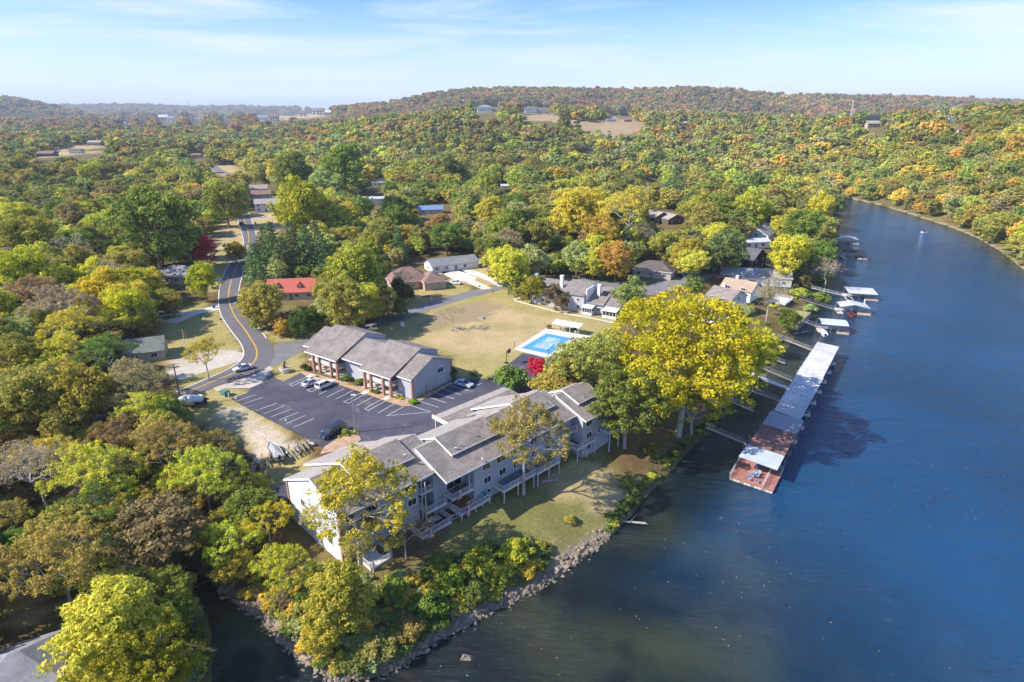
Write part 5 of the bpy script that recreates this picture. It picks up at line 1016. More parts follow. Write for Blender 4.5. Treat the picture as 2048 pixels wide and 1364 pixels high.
# ------------------------------------------------------------------ boats on trailers
tsteel = mat('dull_trailer_steel', (.20, .20, .215), .5, .2, 3, metal=.3); tanwood = mat('weathered_bunk_wood', (.36, .30, .23), .85, .2, 4); offw = mat('dull_white_enamel', (.50, .50, .50), .6)
def trailer(px, py, ang, label, L=5.5, bunk=tanwood, m=tsteel, z=0):
    p = at(px, py); o = empty('boat_trailer', p, label, 'trailer', math.radians(ang)); f = MB()
    f.tube((-L * .5, -.8, .5), (L * .2, -.8, .5), .06, .06, 4).tube((-L * .5, .8, .5), (L * .2, .8, .5), .06, .06, 4).tube((L * .2, -.8, .5), (L * .6, 0, .5), .06, .06, 4).tube((L * .2, .8, .5), (L * .6, 0, .5), .06, .06, 4).tube((-L * .5, -.8, .5), (-L * .5, .8, .5), .06, .06, 4).tube((0, -.8, .5), (0, .8, .5), .06, .06, 4).tube((L * .5, 0, .5), (L * .5, 0, 1.1), .04, .04, 4); f.build('frame', m, o)
    for s in (-.45, .45): MB().box(-L * .5, L * .15, s - .09, s + .09, .62, .72).build('bunk', bunk, o)
    for s in (-1, 1): MB().tube((-L * .15, s * .95, .32), (-L * .15, s * 1.15, .32), .32, .32, 12).build('wheel', tyre, o); MB().box(-L * .15 - .45, -L * .15 + .45, s * 1.05 - .14, s * 1.05 + .14, .68, .74).build('mudguard', m, o)
    return o
def boat_on(tr, label, hull, cover, L=5.6):
    b = boat(tuple(tr.location + Vector((0, 0, .85))), tr.rotation_euler[2], label, hull, cover, None, L); return b
t1 = trailer(383, 812, 175, 'trailer under the white-covered boat on the grass'); b1 = boat_on(t1, 'boat under a bulging white tarpaulin on the grass by the road', mat('navy_hull', (.04, .07, .2), .4), mat('white_tarpaulin', (.74, .74, .73), .8, .08, 2, .5, 3), 6.4); b1.scale = (1, 1.15, 1.2); [bpy.data.objects.remove(c) for c in list(b1.children) if c.name.startswith('cover')]; MB(Matrix.Translation((-.1, 0, .55)) @ Matrix.Diagonal((3.1, 1.12, .95, 1))).ball((0, 0, 0), 1, 14, 1, .04, rnd).build('cover', bpy.data.materials['white_tarpaulin'], b1, True)
t2 = trailer(551, 912, 124, 'trailer under the grey-covered boat'); boat_on(t2, 'long white and red boat under a grey cover beside the empty trailers', mat('white_hull', (.75, .72, .72), .35), bm_[1], 6.8)
trailer(528, 925, 118, 'white empty trailer left of the grey-covered boat', 5, m=offw); trailer(583, 905, 122, 'white empty trailer just right of the grey-covered boat', 5.2, m=offw); trailer(606, 893, 124, 'galvanised trailer with pale timber bunks', 5.6); trailer(600, 900, 124, 'galvanised trailer between the timber-bunk one and the white one', 4.6)
def jetski(px, py, ang, label, m):
    p = at(px, py); o = empty('jet_ski', p, label, 'jet ski', math.radians(ang)); boat_hull(MB(), 3.0, 1.05, .45, .4).build('hull', m, o); MB().box(-1.1, .2, -.22, .22, .8, 1.12).build('seat', darkm, o); MB().tube((.45, -.4, 1.3), (.45, .4, 1.3), .04, .04, 5).tube((.3, 0, .9), (.45, 0, 1.3), .08, .06, 5).build('handlebar', darkm, o); MB().box(-1.2, 1.2, -.5, .5, 0, .5).build('cradle', steel, o)
jetski(624, 887, -56, 'white jet ski nearest the parking island', white); jetski(497, 945, 40, 'grey and white machine half in the brush by the alley', silver); jetski(504, 930, 60, 'second pale machine behind the one in the brush', white)
# ------------------------------------------------------------------ lamp posts, signs, boxes
def lamp(px, py, h, label):
    p = W(px, py); o = empty('lamp_post', p, label, 'lamp post'); MB().cyl(0, 0, 0, h, .12, .08, 8).build('pole', steel, o); MB().box(-.15, .75, -.16, .16, h - .02, h + .14).build('lamp_head', white, o)
lamp(711, 865, 8.2, 'tall grey lamp post in the parking island'); 
fp = empty('flagpole', W(372, 700), 'white flagpole on the left lawn', 'flagpole'); MB().cyl(0, 0, 0, 5.6, .08, .05, 8).build('pole', white, fp); MB().ball((0, 0, 5.7), .12, 8).build('finial', white, fp); MB().box(0, .05, -.02, 1.0, 3.6, 5.0).build('flag', redp, fp)
up = empty('utility_pole', W(363, 808), 'brown utility pole beside the covered white boat', 'utility pole', math.radians(20)); MB().cyl(0, 0, 0, 9.5, .17, .12, 8).build('pole', bark, up); MB().box(-1.1, 1.1, -.06, .06, 8.6, 8.8).build('crossarm', bark, up)
mon = empty('stone_planter', W(570, 744), 'round whitewashed stone planter with a bronze statue and flagpole at the entrance', 'planter'); MB().cyl(0, 0, 0, 1.1, 1.15, 1.25, 14).build('basin', wood_w, mon); MB().cyl(0, 0, .9, 1.13, 1.05, 1.05, 14).build('soil', mulch, mon)
MB().tube((0, 0, 1.1), (.1, 0, 2.4), .35, .22, 8).ball((.15, 0, 2.7), .26, 8).tube((0, .1, 2.0), (.5, .6, 2.5), .12, .06, 6).tube((0, -.1, 2.0), (-.5, -.5, 1.6), .12, .06, 6).build('statue', mat('weathered_bronze', (.12, .12, .10), .6), mon); MB().cyl(.5, .4, 0, 6.4, .06, .04, 8).build('pole', palebark, mon)
def ubox(px, py, sx, sy, h, label, m, ang=-30, dz=0):
    p = at(px, py); o = empty('utility_box', p, label, 'utility box', math.radians(ang)); MB().box(-sx / 2, sx / 2, -sy / 2, sy / 2, .12, h).build('cabinet', m, o); MB().box(-sx / 2 - .1, sx / 2 + .1, -sy / 2 - .1, sy / 2 + .1, 0, .12).build('plinth', concrete, o); MB().box(-sx / 2 - .04, sx / 2 + .04, -sy / 2 - .04, sy / 2 + .04, h, h + .08).build('lid', m, o)
ubox(451, 791, 1.6, 1.3, 1.2, 'dark green utility box on the grass tip by the lot', greenm); ubox(401, 799, 1.3, 1.0, .9, 'pale green utility box behind the covered boat', mat('pale_green_box', (.45, .52, .40), .7)); ubox(672, 886, 1.4, 1.2, 1.2, 'light green utility box in the parking island', mat('mint_box', (.42, .58, .50), .7)); ubox(805, 653, .9, .9, 1.2, 'small white utility box on the big lawn by the side street', white); ubox(407, 634, 1.8, .9, .7, 'low grey-green utility box on the left verge', greenm)
ubox(963, 637, 1.6, .9, .5, 'low grey hatch on the big lawn, farther one', steel); ubox(914, 658, 1.4, .7, .45, 'low grey hatch on the big lawn, nearer one', steel)
def sign(px, py, label, m=white, h=1.6, w=.5, sh_=.6, name='sign', ang=0):
    p = at(px, py); o = empty(name, p, label, 'sign', math.radians(ang)); MB().cyl(0, 0, 0, h, .04, .04, 6).build('post', steel, o); MB().box(-w / 2, w / 2, -.05, -.01, h - sh_, h + .05).build('sign_panel', m, o)
sign(473, 806, 'white handicap parking sign at the corner of the left bays'); sign(458, 795, 'white marker post beside the green utility box', h=1.2, w=.25, sh_=.9); sign(573, 852, 'white parking sign at the left edge of the bays'); sign(784, 665, 'small white sign beside the side street'); sign(982, 583, 'yellow diamond road sign at the side street', mat('sign_yellow', (.75, .50, .02), .6), 2.2, .8, .8); sign(863, 599, 'little white sign before the round flower bed', h=.9)
def bin_(px, py, label, m=bluem):
    p = at(px, py); o = empty('wheelie_bin', p, label, 'bin', math.radians(rnd.uniform(0, 90)), 'wheeled rubbish bins'); MB()._a([(-.25, -.3, .1), (.25, -.3, .1), (.25, .3, .1), (-.25, .3, .1), (-.33, -.38, 1.0), (.33, -.38, 1.0), (.33, .38, 1.0), (-.33, .38, 1.0)], [(0, 3, 2, 1), (4, 5, 6, 7), (0, 1, 5, 4), (1, 2, 6, 5), (2, 3, 7, 6), (3, 0, 4, 7)]).build('bin_body', m, o); MB().box(-.36, .36, -.42, .4, 1.0, 1.08).build('lid', m, o); MB().tube((-.3, .3, .12), (.3, .3, .12), .12, .12, 8).build('wheel', tyre, o)
bin_(804, 623, 'blue bin on the verge of the side street'); bin_(428, 616, 'blue bin at the mouth of the left driveway'); bin_(997, 568, 'blue bin beside the ranch house drive'); bin_(1161, 556, 'blue bin by the upper street behind the townhouses'); bin_(511, 448, 'blue bin beside the far road'); bin_(1386, 536, 'blue bin under the yellow-green street tree')
def mailbox(px, py, label):
    p = at(px, py); o = empty('mailbox', p, label, 'mailbox', math.radians(20)); MB().cyl(0, 0, 0, 1.1, .05, .05, 6).build('post', bark, o); MB().box(-.45, .45, -.12, .12, 1.1, 1.35).build('box', darkm, o)
mailbox(986, 589, 'pair of black mailboxes on one post at the side street'); mailbox(959, 579, 'black mailbox at the foot of the brown house driveway'); mailbox(443, 646, 'black mailbox at the left edge of the curving road')
fb = empty('flower_bed', W(864, 593), 'oval brick-edged flower bed on the front lawn', 'flower bed', math.radians(18)); 
for k in range(26):
    a = 2 * math.pi * k / 26; b = 2 * math.pi * (k + .86) / 26
    MB()._a([(3.4 * r_ * math.cos(t), 1.3 * r_ * math.sin(t), z_) for z_ in (0, .3) for r_, t in ((1, a), (1.08, a), (1.08, b), (1, b))], [(3, 2, 1, 0), (4, 5, 6, 7), (0, 1, 5, 4), (1, 2, 6, 5), (2, 3, 7, 6), (3, 0, 4, 7)]).build('brick', brick, fb)
MB().slab([(3.4 * math.cos(k * .35), 1.3 * math.sin(k * .35), .14) for k in range(18)], .1).build('soil', mat('dark_mulch', (.16, .07, .05), .95), fb)
fe = empty('metal_fence', W(583, 675), 'low black metal fence at the edge of the trees by the street mouth', 'fence'); rail(fe, [(-3.4, 0), (0, .1), (5.2, .6)], 0, 1.0, darkm, .5, 'fence_panel')
# ------------------------------------------------------------------ furniture on the decks (building B frame)
def BW(s, t, z): return ((s + t) * .70711, (s - t) * .70711, z)
wch = mat('white_resin', (.72, .70, .72), .6); turq = mat('turquoise_plastic', (.03, .48, .52), .5)
for i, s in enumerate((57.4, 58.3)): p = BW(s, -67.8, -2.3); chair(p[0], p[1], p[2], math.radians(-135 + 8 * i), wch, ['white deck chair left on the brown deck', 'white deck chair right on the brown deck'][i], 'white deck chairs')
p = BW(60.7, -67.6, -2.3); kb = empty('kayak', p, 'turquoise kayak propped on the brown deck', 'kayak', math.radians(60)); vs = []
for x, r_ in ((-1.3, .03), (-.7, .24), (0, .3), (.7, .24), (1.3, .03)): vs += [(x, -r_, .9 + x * .35), (x, 0, .72 + x * .35), (x, r_, .9 + x * .35), (x, 0, 1.02 + x * .35)]
MB()._a(vs, [(4 * i + j, 4 * (i + 1) + j, 4 * (i + 1) + (j + 1) % 4, 4 * i + (j + 1) % 4) for i in range(4) for j in range(4)]).build('hull', turq, kb)
MB().ball((0, 0, 1.04), .22, 10, .3).build('cockpit', darkm, kb)
flagm = [mat('flag_red', (.55, .05, .06), .7), mat('flag_white', (.72, .72, .72), .7), mat('flag_blue', (.05, .08, .30), .7)]
def usflag(s, t, z, label):
    p = BW(s, t, z); o = empty('flag', p, label, 'flag', math.radians(45), 'striped flags on the deck railings')
    MB().tube((0, 0, 0), (0, -.5, 1.2), .02, .02, 5).build('pole', wood_w, o)
    for k in range(7): MB().box(.13 * k, .13 * (k + 1), -.52, -.5, -.35 + (.65 if k < 3 else 0) * 0, 1.15 if k >= 3 else .55).build('stripe', flagm[k % 2], o)
    MB().box(0, .39, -.525, -.495, .55, 1.15).build('canton', flagm[2], o)
usflag(54.9, -68.0, .3, 'striped flag hanging from the upper balcony above the brown deck'); usflag(55.4, -66.5, -2.3, 'striped flag on the rail of the brown deck'); usflag(47.9, -67.1, -3.1, 'striped flag on the rail of the lowest deck'); usflag(83.4, -66.8, 2.1, 'striped flag on the far right balcony')
tb2 = empty('patio_table', BW(51.0, -68.9, -3.1), 'dark covered table on the lowest deck', 'table', math.radians(45)); MB().box(-1.0, 1.0, -.7, .7, .68, .76).build('table_top', metal_g, tb2)
for a, b in ((-.9, -.6), (.9, -.6), (-.9, .6), (.9, .6)): MB().tube((a, b, 0), (a, b, .68), .04, .04, 4).build('leg', darkm, tb2)
for i, (s, t, z, m, lab_) in enumerate([(56.3, -69.5, .2, chairm, 'dark chair on the middle balcony'), (85.5, -66.3, -1.0, chairm, 'dark chair on the black deck, left'), (87.0, -66.4, -1.0, steel, 'grey chair on the black deck, right'), (65.0, -66.4, -1.0, bluem, 'blue chair on the grey lawn deck'), (74.5, -66.2, -1.0, bc, 'pale blue chair on the second grey lawn deck'), (52.0, -71.9, 1.9, chairm, 'dark chair on the top balcony'), (86.0, -68, 2.0, redm, 'red chair on the far right balcony')]): p = BW(s, t, z); chair(p[0], p[1], p[2], i, m, lab_, None)
# satellite dishes
for i, (s, t, z, lb) in enumerate([(49.6, -73.9, 7.3, 'small grey satellite dish on the edge of the near dormer roof'), (57.8, -71.0, 6.4, 'white satellite dish on the brown roof of the second unit'), (60.2, -67.2, 4.95, 'white satellite dish at the lower roof edge of the second unit')]):
    p = BW(s, t, z); o = empty('satellite_dish', p, lb, 'satellite dish', rnd.uniform(0, 3)); MB().tube((0, 0, 0), (0, 0, .5), .03, .03, 5).build('arm', steel, o); MB().tube((0, 0, .55), (.12, -.1, .62), .38, .30, 12).build('dish', white, o)
# ------------------------------------------------------------------ rocks along the water and leaves afloat
rb_ = empty('stone_bank', W(1000, 1218, WZ)); structure(rb_); rockm = mat('bank_rock', (.27, .22, .165), .95, .35, 2.0, .6, 6); rr = random.Random(5); rmesh = []
for i in range(6):
    o = MB().ball((0, 0, 0), .5, 6, .65, .22, rr).build('rock', rockm); rmesh.append(o.data); bpy.data.objects.remove(o)
pts = left_bank[17:] + creek_e[:2]
seg = [(pts[i], pts[i + 1], math.dist(pts[i], pts[i + 1])) for i in range(len(pts) - 1)]; tot = sum(s[2] for s in seg)
def rock_at(j, big):
    q = rr.uniform(0, tot)
    for a, b, L_ in seg:
        if q < L_: break
        q -= L_
    t = q / L_; x, y = a[0] + (b[0] - a[0]) * t, a[1] + (b[1] - a[1]) * t; nx_, ny_ = (b[1] - a[1]) / L_, -(b[0] - a[0]) / L_
    off = rr.gauss(.9, 1.0); x += nx_ * off; y += ny_ * off
    return x, y, lz(x, y), (rr.uniform(.75, 1.5) if big else rr.uniform(.3, .8))
probe = Vector(pts[3]); aa, bb = pts[3], pts[4]; Lq = math.dist(aa, bb)
inw = bool(inpoly([(aa[0] + bb[0]) / 2 + (bb[1] - aa[1]) / Lq], [(aa[1] + bb[1]) / 2 - (bb[0] - aa[0]) / Lq], river)[0])
if inw: _ra = rock_at; rock_sign = -1
else: rock_sign = 1
def rock_pos(big):
    while True:
        q = rr.uniform(0, tot)
        for a, b, L_ in seg:
            if q < L_: break
            q -= L_
        t = q / L_; x, y = a[0] + (b[0] - a[0]) * t, a[1] + (b[1] - a[1]) * t; nx_, ny_ = (b[1] - a[1]) / L_, -(b[0] - a[0]) / L_
        off = rr.gauss(.8, .65) * rock_sign; x += nx_ * off; y += ny_ * off; return x, y, max(lz(x, y), WZ - .3), (rr.uniform(.5, 1.15) if big else rr.uniform(.2, .6))
for j in range(290):
    x, y, z, s = rock_pos(True); o = link(bpy.data.objects.new('rock', rmesh[j % 6])); o.parent = rb_; o.location = Vector((x, y, z + s * .12)) - rb_.location; o.scale = (s, s * rr.uniform(.7, 1), s * rr.uniform(.6, 1)); o.rotation_euler = (rr.uniform(-.4, .4), rr.uniform(-.4, .4), rr.uniform(0, 6.28))
mb = MB()
for j in range(1500):
    x, y, z, s = rock_pos(False); mb.ball((x - rb_.location.x, y - rb_.location.y, z + s * .1 - rb_.location.z), s * .5, 5, .7, .25, rr)
o = mb.build('small_rocks', rockm, rb_); o['kind'] = 'stuff'
p = W(932, 1316, WZ); tag(MB()._a([(-.9, -.5, 0), (.8, -.6, 0), (1.0, .5, 0), (-.5, .9, 0), (-.2, -.1, .5), (.4, .1, .45)], [(0, 1, 5, 4), (1, 2, 5), (2, 3, 4, 5), (3, 0, 4), (3, 2, 1, 0)]).build('boulder', rockm), 'pale slab of rock standing out of the water off the point', 'rock').location = p[:2] + (WZ - .1,)
mb = MB(); n_l = 0
while n_l < 420:
    x, y = rr.uniform(-10, 190), rr.uniform(50, 260); px_, py_ = proj(x, y, WZ)
    if not (600 < px_ < 2100 and py_ < 1400) or not inpoly([x], [y], river)[0]: continue
    if math.sin(x * .11 + y * .05) + math.sin(y * .13 - x * .07) < rr.uniform(-.6, 1.6): continue
    a = rr.uniform(0, 6.28); s = rr.uniform(.04, .10); mb.poly([(x + s * math.cos(a + k * 1.57) * (1 if k % 2 else .6), y + s * math.sin(a + k * 1.57), WZ + .03) for k in range(4)]); n_l += 1
o = tag(mb.build('floating_leaves', mat('fallen_leaf', (.62, .48, .28), .8)), 'fallen leaves drifting on the river', 'leaves'); o['kind'] = 'stuff'
# fallen timber and snags
for px, py, ang, L_, lb in ((1600, 668, 20, 8, 'pale fallen trunk in the water below the terrace'), (1262, 1048, -10, 5, 'driftwood snag at the corner of the rocky shore'), (1100, 965, 5, 3, 'short log on the river lawn')):
    p = at(px, py); o = empty('fallen_log', (p[0], p[1], p[2] + .25), lb, 'log', math.radians(ang)); MB().tube((-L_ / 2, 0, 0), (L_ / 2, 0, .3), .25, .12, 7).build('trunk', palebark, o)
    for k in range(4): x = -L_ / 4 + k * L_ / 5; MB().tube((x, 0, .1), (x + 1.1, rr.choice((-1.2, 1.2)), 1.0), .09, .03, 4).build('branch', palebark, o)
# ------------------------------------------------------------------ the trees one can name
T = tree_px
big = COL['yellow']
# one giant sycamore, several leaders
def giant(px, py, r, seed, label, tint, K=460, per=60, size=.0185):
    rs = np.random.RandomState(seed); me, cs = crown_mesh(seed, K, per, size, lob=13, rz=.82, rmin=.10, rmax=.16, bottom=-.85)
    lm = as_mesh(limb_mesh(seed, cs, palebark, 1.1, .035, 34), 'limbs', palebark); NEAR['g%d' % seed] = [(me, lm)]; ZC['g%d' % seed] = 1.12
    return T('g%d' % seed, px, py, r, tint, label, name='sycamore_tree')
giant(1372, 708, 162, 201, 'huge bright yellow sycamore between the swimming pool and the long boat dock', (.275, .31, .022))
giant(1472, 712, 92, 202, 'yellow sycamore leaning out over the footbridges beside the long dock', (.275, .295, .022), 330, 55, .024)
giant(1392, 802, 74, 203, 'golden lower sycamore at the water edge in front of the huge yellow one', (.28, .265, .025), 280, 50, .026)
giant(1186, 740, 92, 204, 'tall pale green tree between the pool and the river condos', (.21, .25, .065), 330, 55, .024)
giant(1256, 800, 98, 205, 'dark green rounded tree at the right end of the condos', (.11, .135, .035), 330, 55, .024)
T('leafy', 1118, 772, 62, 'olive', 'olive green tree growing through the condo roofs beside the red maple', 1.0)
T('leafy', 1225, 700, 48, 'pale', 'soft green tree just left of the huge yellow sycamore')
T('round', 1075, 733, 25, 'red', 'small crimson maple at the corner of the pool parking area', 1.05, name='maple_tree')
T('bush', 1020, 765, 38, 'green', 'wide clipped green bush behind the condo roofs left of the crimson maple', 1.15)
T('sparse', 1048, 878, 86, (.20, .19, .06), 'tall pale-trunked tree with thinning leaves alone on the river lawn', 1.12, name='sycamore_tree')
T('sparse', 708, 1000, 116, (.30, .29, .04), 'tall yellow-green tree standing against the near end of the condos', 1.0, vi=1)
T('bare', 640, 1040, 50, 'grey', 'grey leafless small tree in front of the white gable wall')
T('sparse', 742, 1085, 62, (.24, .23, .07), 'lower yellow-green tree whose branches reach the lowest condo deck', .85); T('bare', 808, 1062, 55, 'bronze', 'bare twiggy tree beside the lowest condo deck')
T('bare', 905, 630, 32, 'grey', 'small leafless tree alone on the big lawn', .75)
T('round', 1027, 548, 33, (.075, .115, .045), 'dark green round tree where the side street meets the townhouse drive', 1.0)
T('round', 1063, 576, 30, (.20, .21, .035), 'round yellow-green maple first in the row before the townhouses', 1.05, name='maple_tree')
T('round', 1112, 594, 27, (.12, .115, .055), 'round bronze maple second in the row before the townhouses', 1.05, name='maple_tree')
T('round', 1268, 586, 41, (.16, .21, .075), 'wide pale green tree at the right end of the townhouses', .95)
T('round', 1390, 570, 25, 'green', 'round green tree in the middle of the street by the grey hipped roofs')
T('leafy', 1232, 520, 40, (.30, .24, .05), 'golden green tree behind the townhouses'); T('leafy', 1187, 525, 32, 'lime', 'lime yellow tree left of the golden green one behind the townhouses')
for a, (px, py, r, c) in enumerate([(512, 535, 34, 'pine'), (545, 498, 36, 'pine'), (585, 498, 38, (.10, .14, .06)), (566, 516, 30, (.08, .12, .05)), (612, 503, 36, 'pine'), (632, 492, 34, (.13, .16, .08)), (648, 512, 30, 'pine'), (528, 492, 28, (.09, .13, .06))]):
    T('pine', px, py + 6, r * .86, c, ['blue-green pine nearest the bend of the road', 'second pine from the road in the pine stand', 'tallest pine in the middle of the pine stand above the red roof', 'low dark pine at the front of the stand above the red roof',
      'pine right of the middle in the stand above the red roof', 'rearmost pale pine of the stand', 'rightmost pine of the stand beside the large yellow-green tree', 'leftmost rear pine beside the road'][a], .98, 'pines above the red roofed house')
T('leafy', 712, 545, 62, (.24, .27, .045), 'large yellow-green tree left of the brown hipped roof')
T('round', 515, 606, 31, (.28, .28, .03), 'rounded yellow tree between the road and the red roof'); T('round', 576, 640, 25, (.13, .095, .06), 'purple-brown tree in front of the red roof', 1.0)
T('round', 636, 628, 34, 'pale', 'pale green tree right of the purple-brown one'); T('round', 672, 598, 38, (.17, .22, .09), 'pale green tree behind the long grey apartment roofs'); T('leafy', 705, 608, 30, 'olive', 'olive tree at the corner of the side street behind the apartments')
T('bare', 808, 560, 34, 'grey', 'leafless grey tree before the brown hipped roof'); T('bush', 803, 590, 26, (.075, .09, .03), 'dark upright shrub at the side street before the brown house', 1.8)
T('sparse', 408, 705, 36, (.33, .32, .06), 'slender yellow-leaved tree by the road entrance', 1.25)
T('leafy', 408, 560, 32, (.30, .30, .035), 'yellow tree on the left verge of the curving road', 1.2); T('leafy', 470, 503, 24, (.28, .25, .05), 'olive-yellow tree overhanging the road', .9)
T('round', 410, 496, 26, (.42, .04, .06), 'crimson tree near the curving road', 1.3, name='maple_tree'); T('round', 57, 406, 13, 'red', 'crimson tree deep in the woods at the far left', 1.1, name='maple_tree')
T('round', 1276, 340, 10, 'red', 'small crimson tree far off in the middle woods', 1.1, name='maple_tree')
T('leafy', 305, 455, 88, (.14, .20, .042), 'very large dark green tree left of the crimson roadside tree')
T('leafy', 215, 590, 60, (.36, .32, .035), 'big golden-yellow tree left of the grey hipped roof'); T('leafy', 262, 572, 42, (.30, .30, .04), 'yellow tree beside the grey hipped roof'); T('leafy', 335, 600, 28, (.22, .23, .05), 'olive tree in front of the grey hipped roof')
T('leafy', 345, 610, 24, 'olive', 'small olive tree above the white parked cars'); T('leafy', 450, 405, 46, (.20, .21, .045), 'olive spreading tree on the left of the far road'); T('leafy', 605, 412, 62, (.26, .27, .035), 'large golden-green tree right of the far road')
T('leafy', 585, 345, 44, (.13, .18, .04), 'large dark green tree behind the far house row'); T('leafy', 690, 335, 50, (.17, .22, .045), 'broad green tree in the middle distance left of the white shed'); T('leafy', 650, 368, 34, 'pale', 'pale green tree before the broad dark ones')
T('leafy', 790, 428, 40, (.055, .085, .03), 'dark green tree below the white metal shed'); T('leafy', 1008, 470, 46, (.19, .22, .045), 'yellow-green tree right of the white ranch house'); T('leafy', 1075, 475, 40, (.17, .2, .05), 'olive green tree between the ranch house and the yellow sycamores')
T('leafy', 905, 345, 30, (.08, .12, .03), 'upright dark green tree in the middle woods'); T('leafy', 960, 420, 30, (.06, .10, .03), 'dark green tree left of the golden sycamores'); T('leafy', 880, 455, 30, (.26, .17, .07), 'amber-brown tree beside the blue roof')
T('sparse', 1260, 420, 60, (.40, .32, .06), 'golden thinning sycamore standing tallest in the middle', 1.0, name='sycamore_tree'); T('leafy', 1160, 425, 58, (.36, .31, .05), 'broad golden-yellow sycamore in the middle woods', name='sycamore_tree'); T('leafy', 1205, 470, 44, (.28, .25, .045), 'olive-gold tree before the golden sycamores')
T('round', 1448, 500, 52, (.10, .145, .055), 'wide grey-green tree left of the dark gabled house'); T('leafy', 1375, 510, 38, (.26, .27, .04), 'yellow-green tree left of the wide grey-green one'); T('leafy', 1330, 490, 32, 'olive', 'olive tree above the dark brown roof')
T('leafy', 1580, 515, 48, (.42, .36, .045), 'golden-yellow tree beside the river houses'); T('leafy', 1610, 455, 42, (.14, .19, .04), 'green tree beside the grey roof near the river'); T('leafy', 1645, 415, 34, (.44, .33, .05), 'golden tree at the far bend of the river')
T('leafy', 1560, 455, 26, 'ygreen', 'yellow-green tree left of the grey roof near the river'); T('bare', 1540, 590, 46, 'grey', 'grey-brown leafless tree by the riverside terrace'); T('bare', 1655, 545, 36, 'grey', 'bare grey tree leaning over the water by the private docks')
T('leafy', 1580, 640, 24, 'green', 'green tree on the bank below the riverside terrace'); T('leafy', 1530, 680, 26, 'lime', 'lime green tree on the bank at the far end of the long dock'); T('bare', 1485, 630, 36, (.30, .30, .08), 'pale yellow thinning tree behind the giant sycamore')
T('leafy', 1640, 510, 30, 'green', 'green tree on the bank beside the black boat dock'); T('leafy', 1500, 420, 42, (.27, .30, .045), 'lime-gold tree in the riverside woods'); T('leafy', 1395, 420, 36, (.24, .27, .05), 'yellow-green tree right of the brown gabled pair')
T('bare', 1285, 470, 30, 'grey', 'grey bare tree above the dark brown roof'); T('pine', 1352, 372, 22, 'pine', 'dark pine beside the blue-grey roof'); T('pine', 655, 300, 14, 'pine', 'small pine far off above the dark green trees')
# left woods in the foreground
T('leafy', 45, 555, 62, (.30, .29, .03), 'golden-green tree at the left edge beside the dark thicket'); T('leafy', 60, 480, 55, (.20, .22, .04), 'yellow-green tree at the left edge above the golden one'); T('sparse', 120, 620, 62, 'grey', 'grey thinning tree in the dark left thicket')
T('leafy', 150, 530, 45, 'olive', 'olive tree in the left thicket above the grey thinning one'); T('leafy', 165, 790, 78, (.24, .24, .045), 'large olive-yellow tree below the grey-green cottage roof'); T('sparse', 268, 778, 58, (.20, .19, .09), 'grey pale-stemmed tree beside the covered boat', 1.1)
T('leafy', 215, 710, 38, (.12, .13, .035), 'dark green tree hiding the corner of the cottage roof'); T('leafy', 40, 720, 60, (.17, .18, .04), 'olive tree at the left edge below the thicket'); T('leafy', 100, 720, 40, 'ygreen', 'yellow-green tree between the left edge and the cottage')
T('bare', 70, 940, 88, 'grey', 'large grey leafless tree at the left edge', .9); T('bare', 190, 960, 60, 'brown', 'brown leafless tree draped in vines'); T('leafy', 320, 880, 60, 'olive', 'olive tree left of the boat trailers'); T('sparse', 430, 900, 55, (.17, .16, .06), 'bronze thinning tree left of the boat trailers')
T('leafy', 240, 870, 48, (.13, .14, .04), 'dark olive tree between the pale-stemmed tree and the vines'); T('leafy', 360, 970, 56, (.21, .21, .045), 'olive-yellow tree in the middle of the left wood'); T('leafy', 470, 985, 48, (.12, .14, .035), 'dark green tree beside the alley')
T('leafy', 535, 1050, 50, (.36, .34, .03), 'bright yellow-green tree at the near corner of the condos'); T('leafy', 440, 1070, 54, (.24, .25, .04), 'yellow-green tree left of the bright one at the condo corner'); T('leafy', 560, 1150, 58, (.33, .31, .035), 'yellow tree on the point below the white gable')
T('leafy', 680, 1195, 74, (.25, .26, .045), 'spreading golden tree on the stony point'); T('leafy', 640, 1265, 50, (.30, .29, .05), 'golden tree over the rocks at the tip of the point'); T('leafy', 470, 1140, 44, (.25, .26, .05), 'yellow-green tree leaning over the creek')
T('leafy', 120, 1070, 58, (.20, .22, .035), 'green and yellow tree by the small left lawn'); T('leafy', 250, 1050, 66, (.27, .28, .035), 'bright yellow-green tree left of the dark creek gap'); T('leafy', 190, 1150, 62, (.25, .26, .04), 'yellow-green tree above the bottom left lane')
T('leafy', 330, 1190, 56, (.16, .20, .035), 'green tree hanging over the creek'); giant(305, 1312, 96, 206, 'full bright yellow-green tree at the bottom by the grey roofed house', (.20, .21, .022), 330, 55, .024); T('leafy', 200, 1235, 42, (.22, .24, .07), 'pale mottled tree above the bottom yellow-green one')
T('leafy', 20, 1040, 42, 'olive', 'olive tree at the left edge above the small lawn'); T('leafy', 10, 1320, 30, 'grey', 'greyish tree at the bottom left corner'); T('leafy', 30, 850, 55, (.22, .21, .05), 'olive-yellow tree at the left edge above the leafless one')
T('leafy', 130, 860, 50, (.20, .19, .05), 'olive tree above the brown vine-draped one'); T('leafy', 20, 1225, 26, 'olive', 'small olive tree left of the bottom lane')
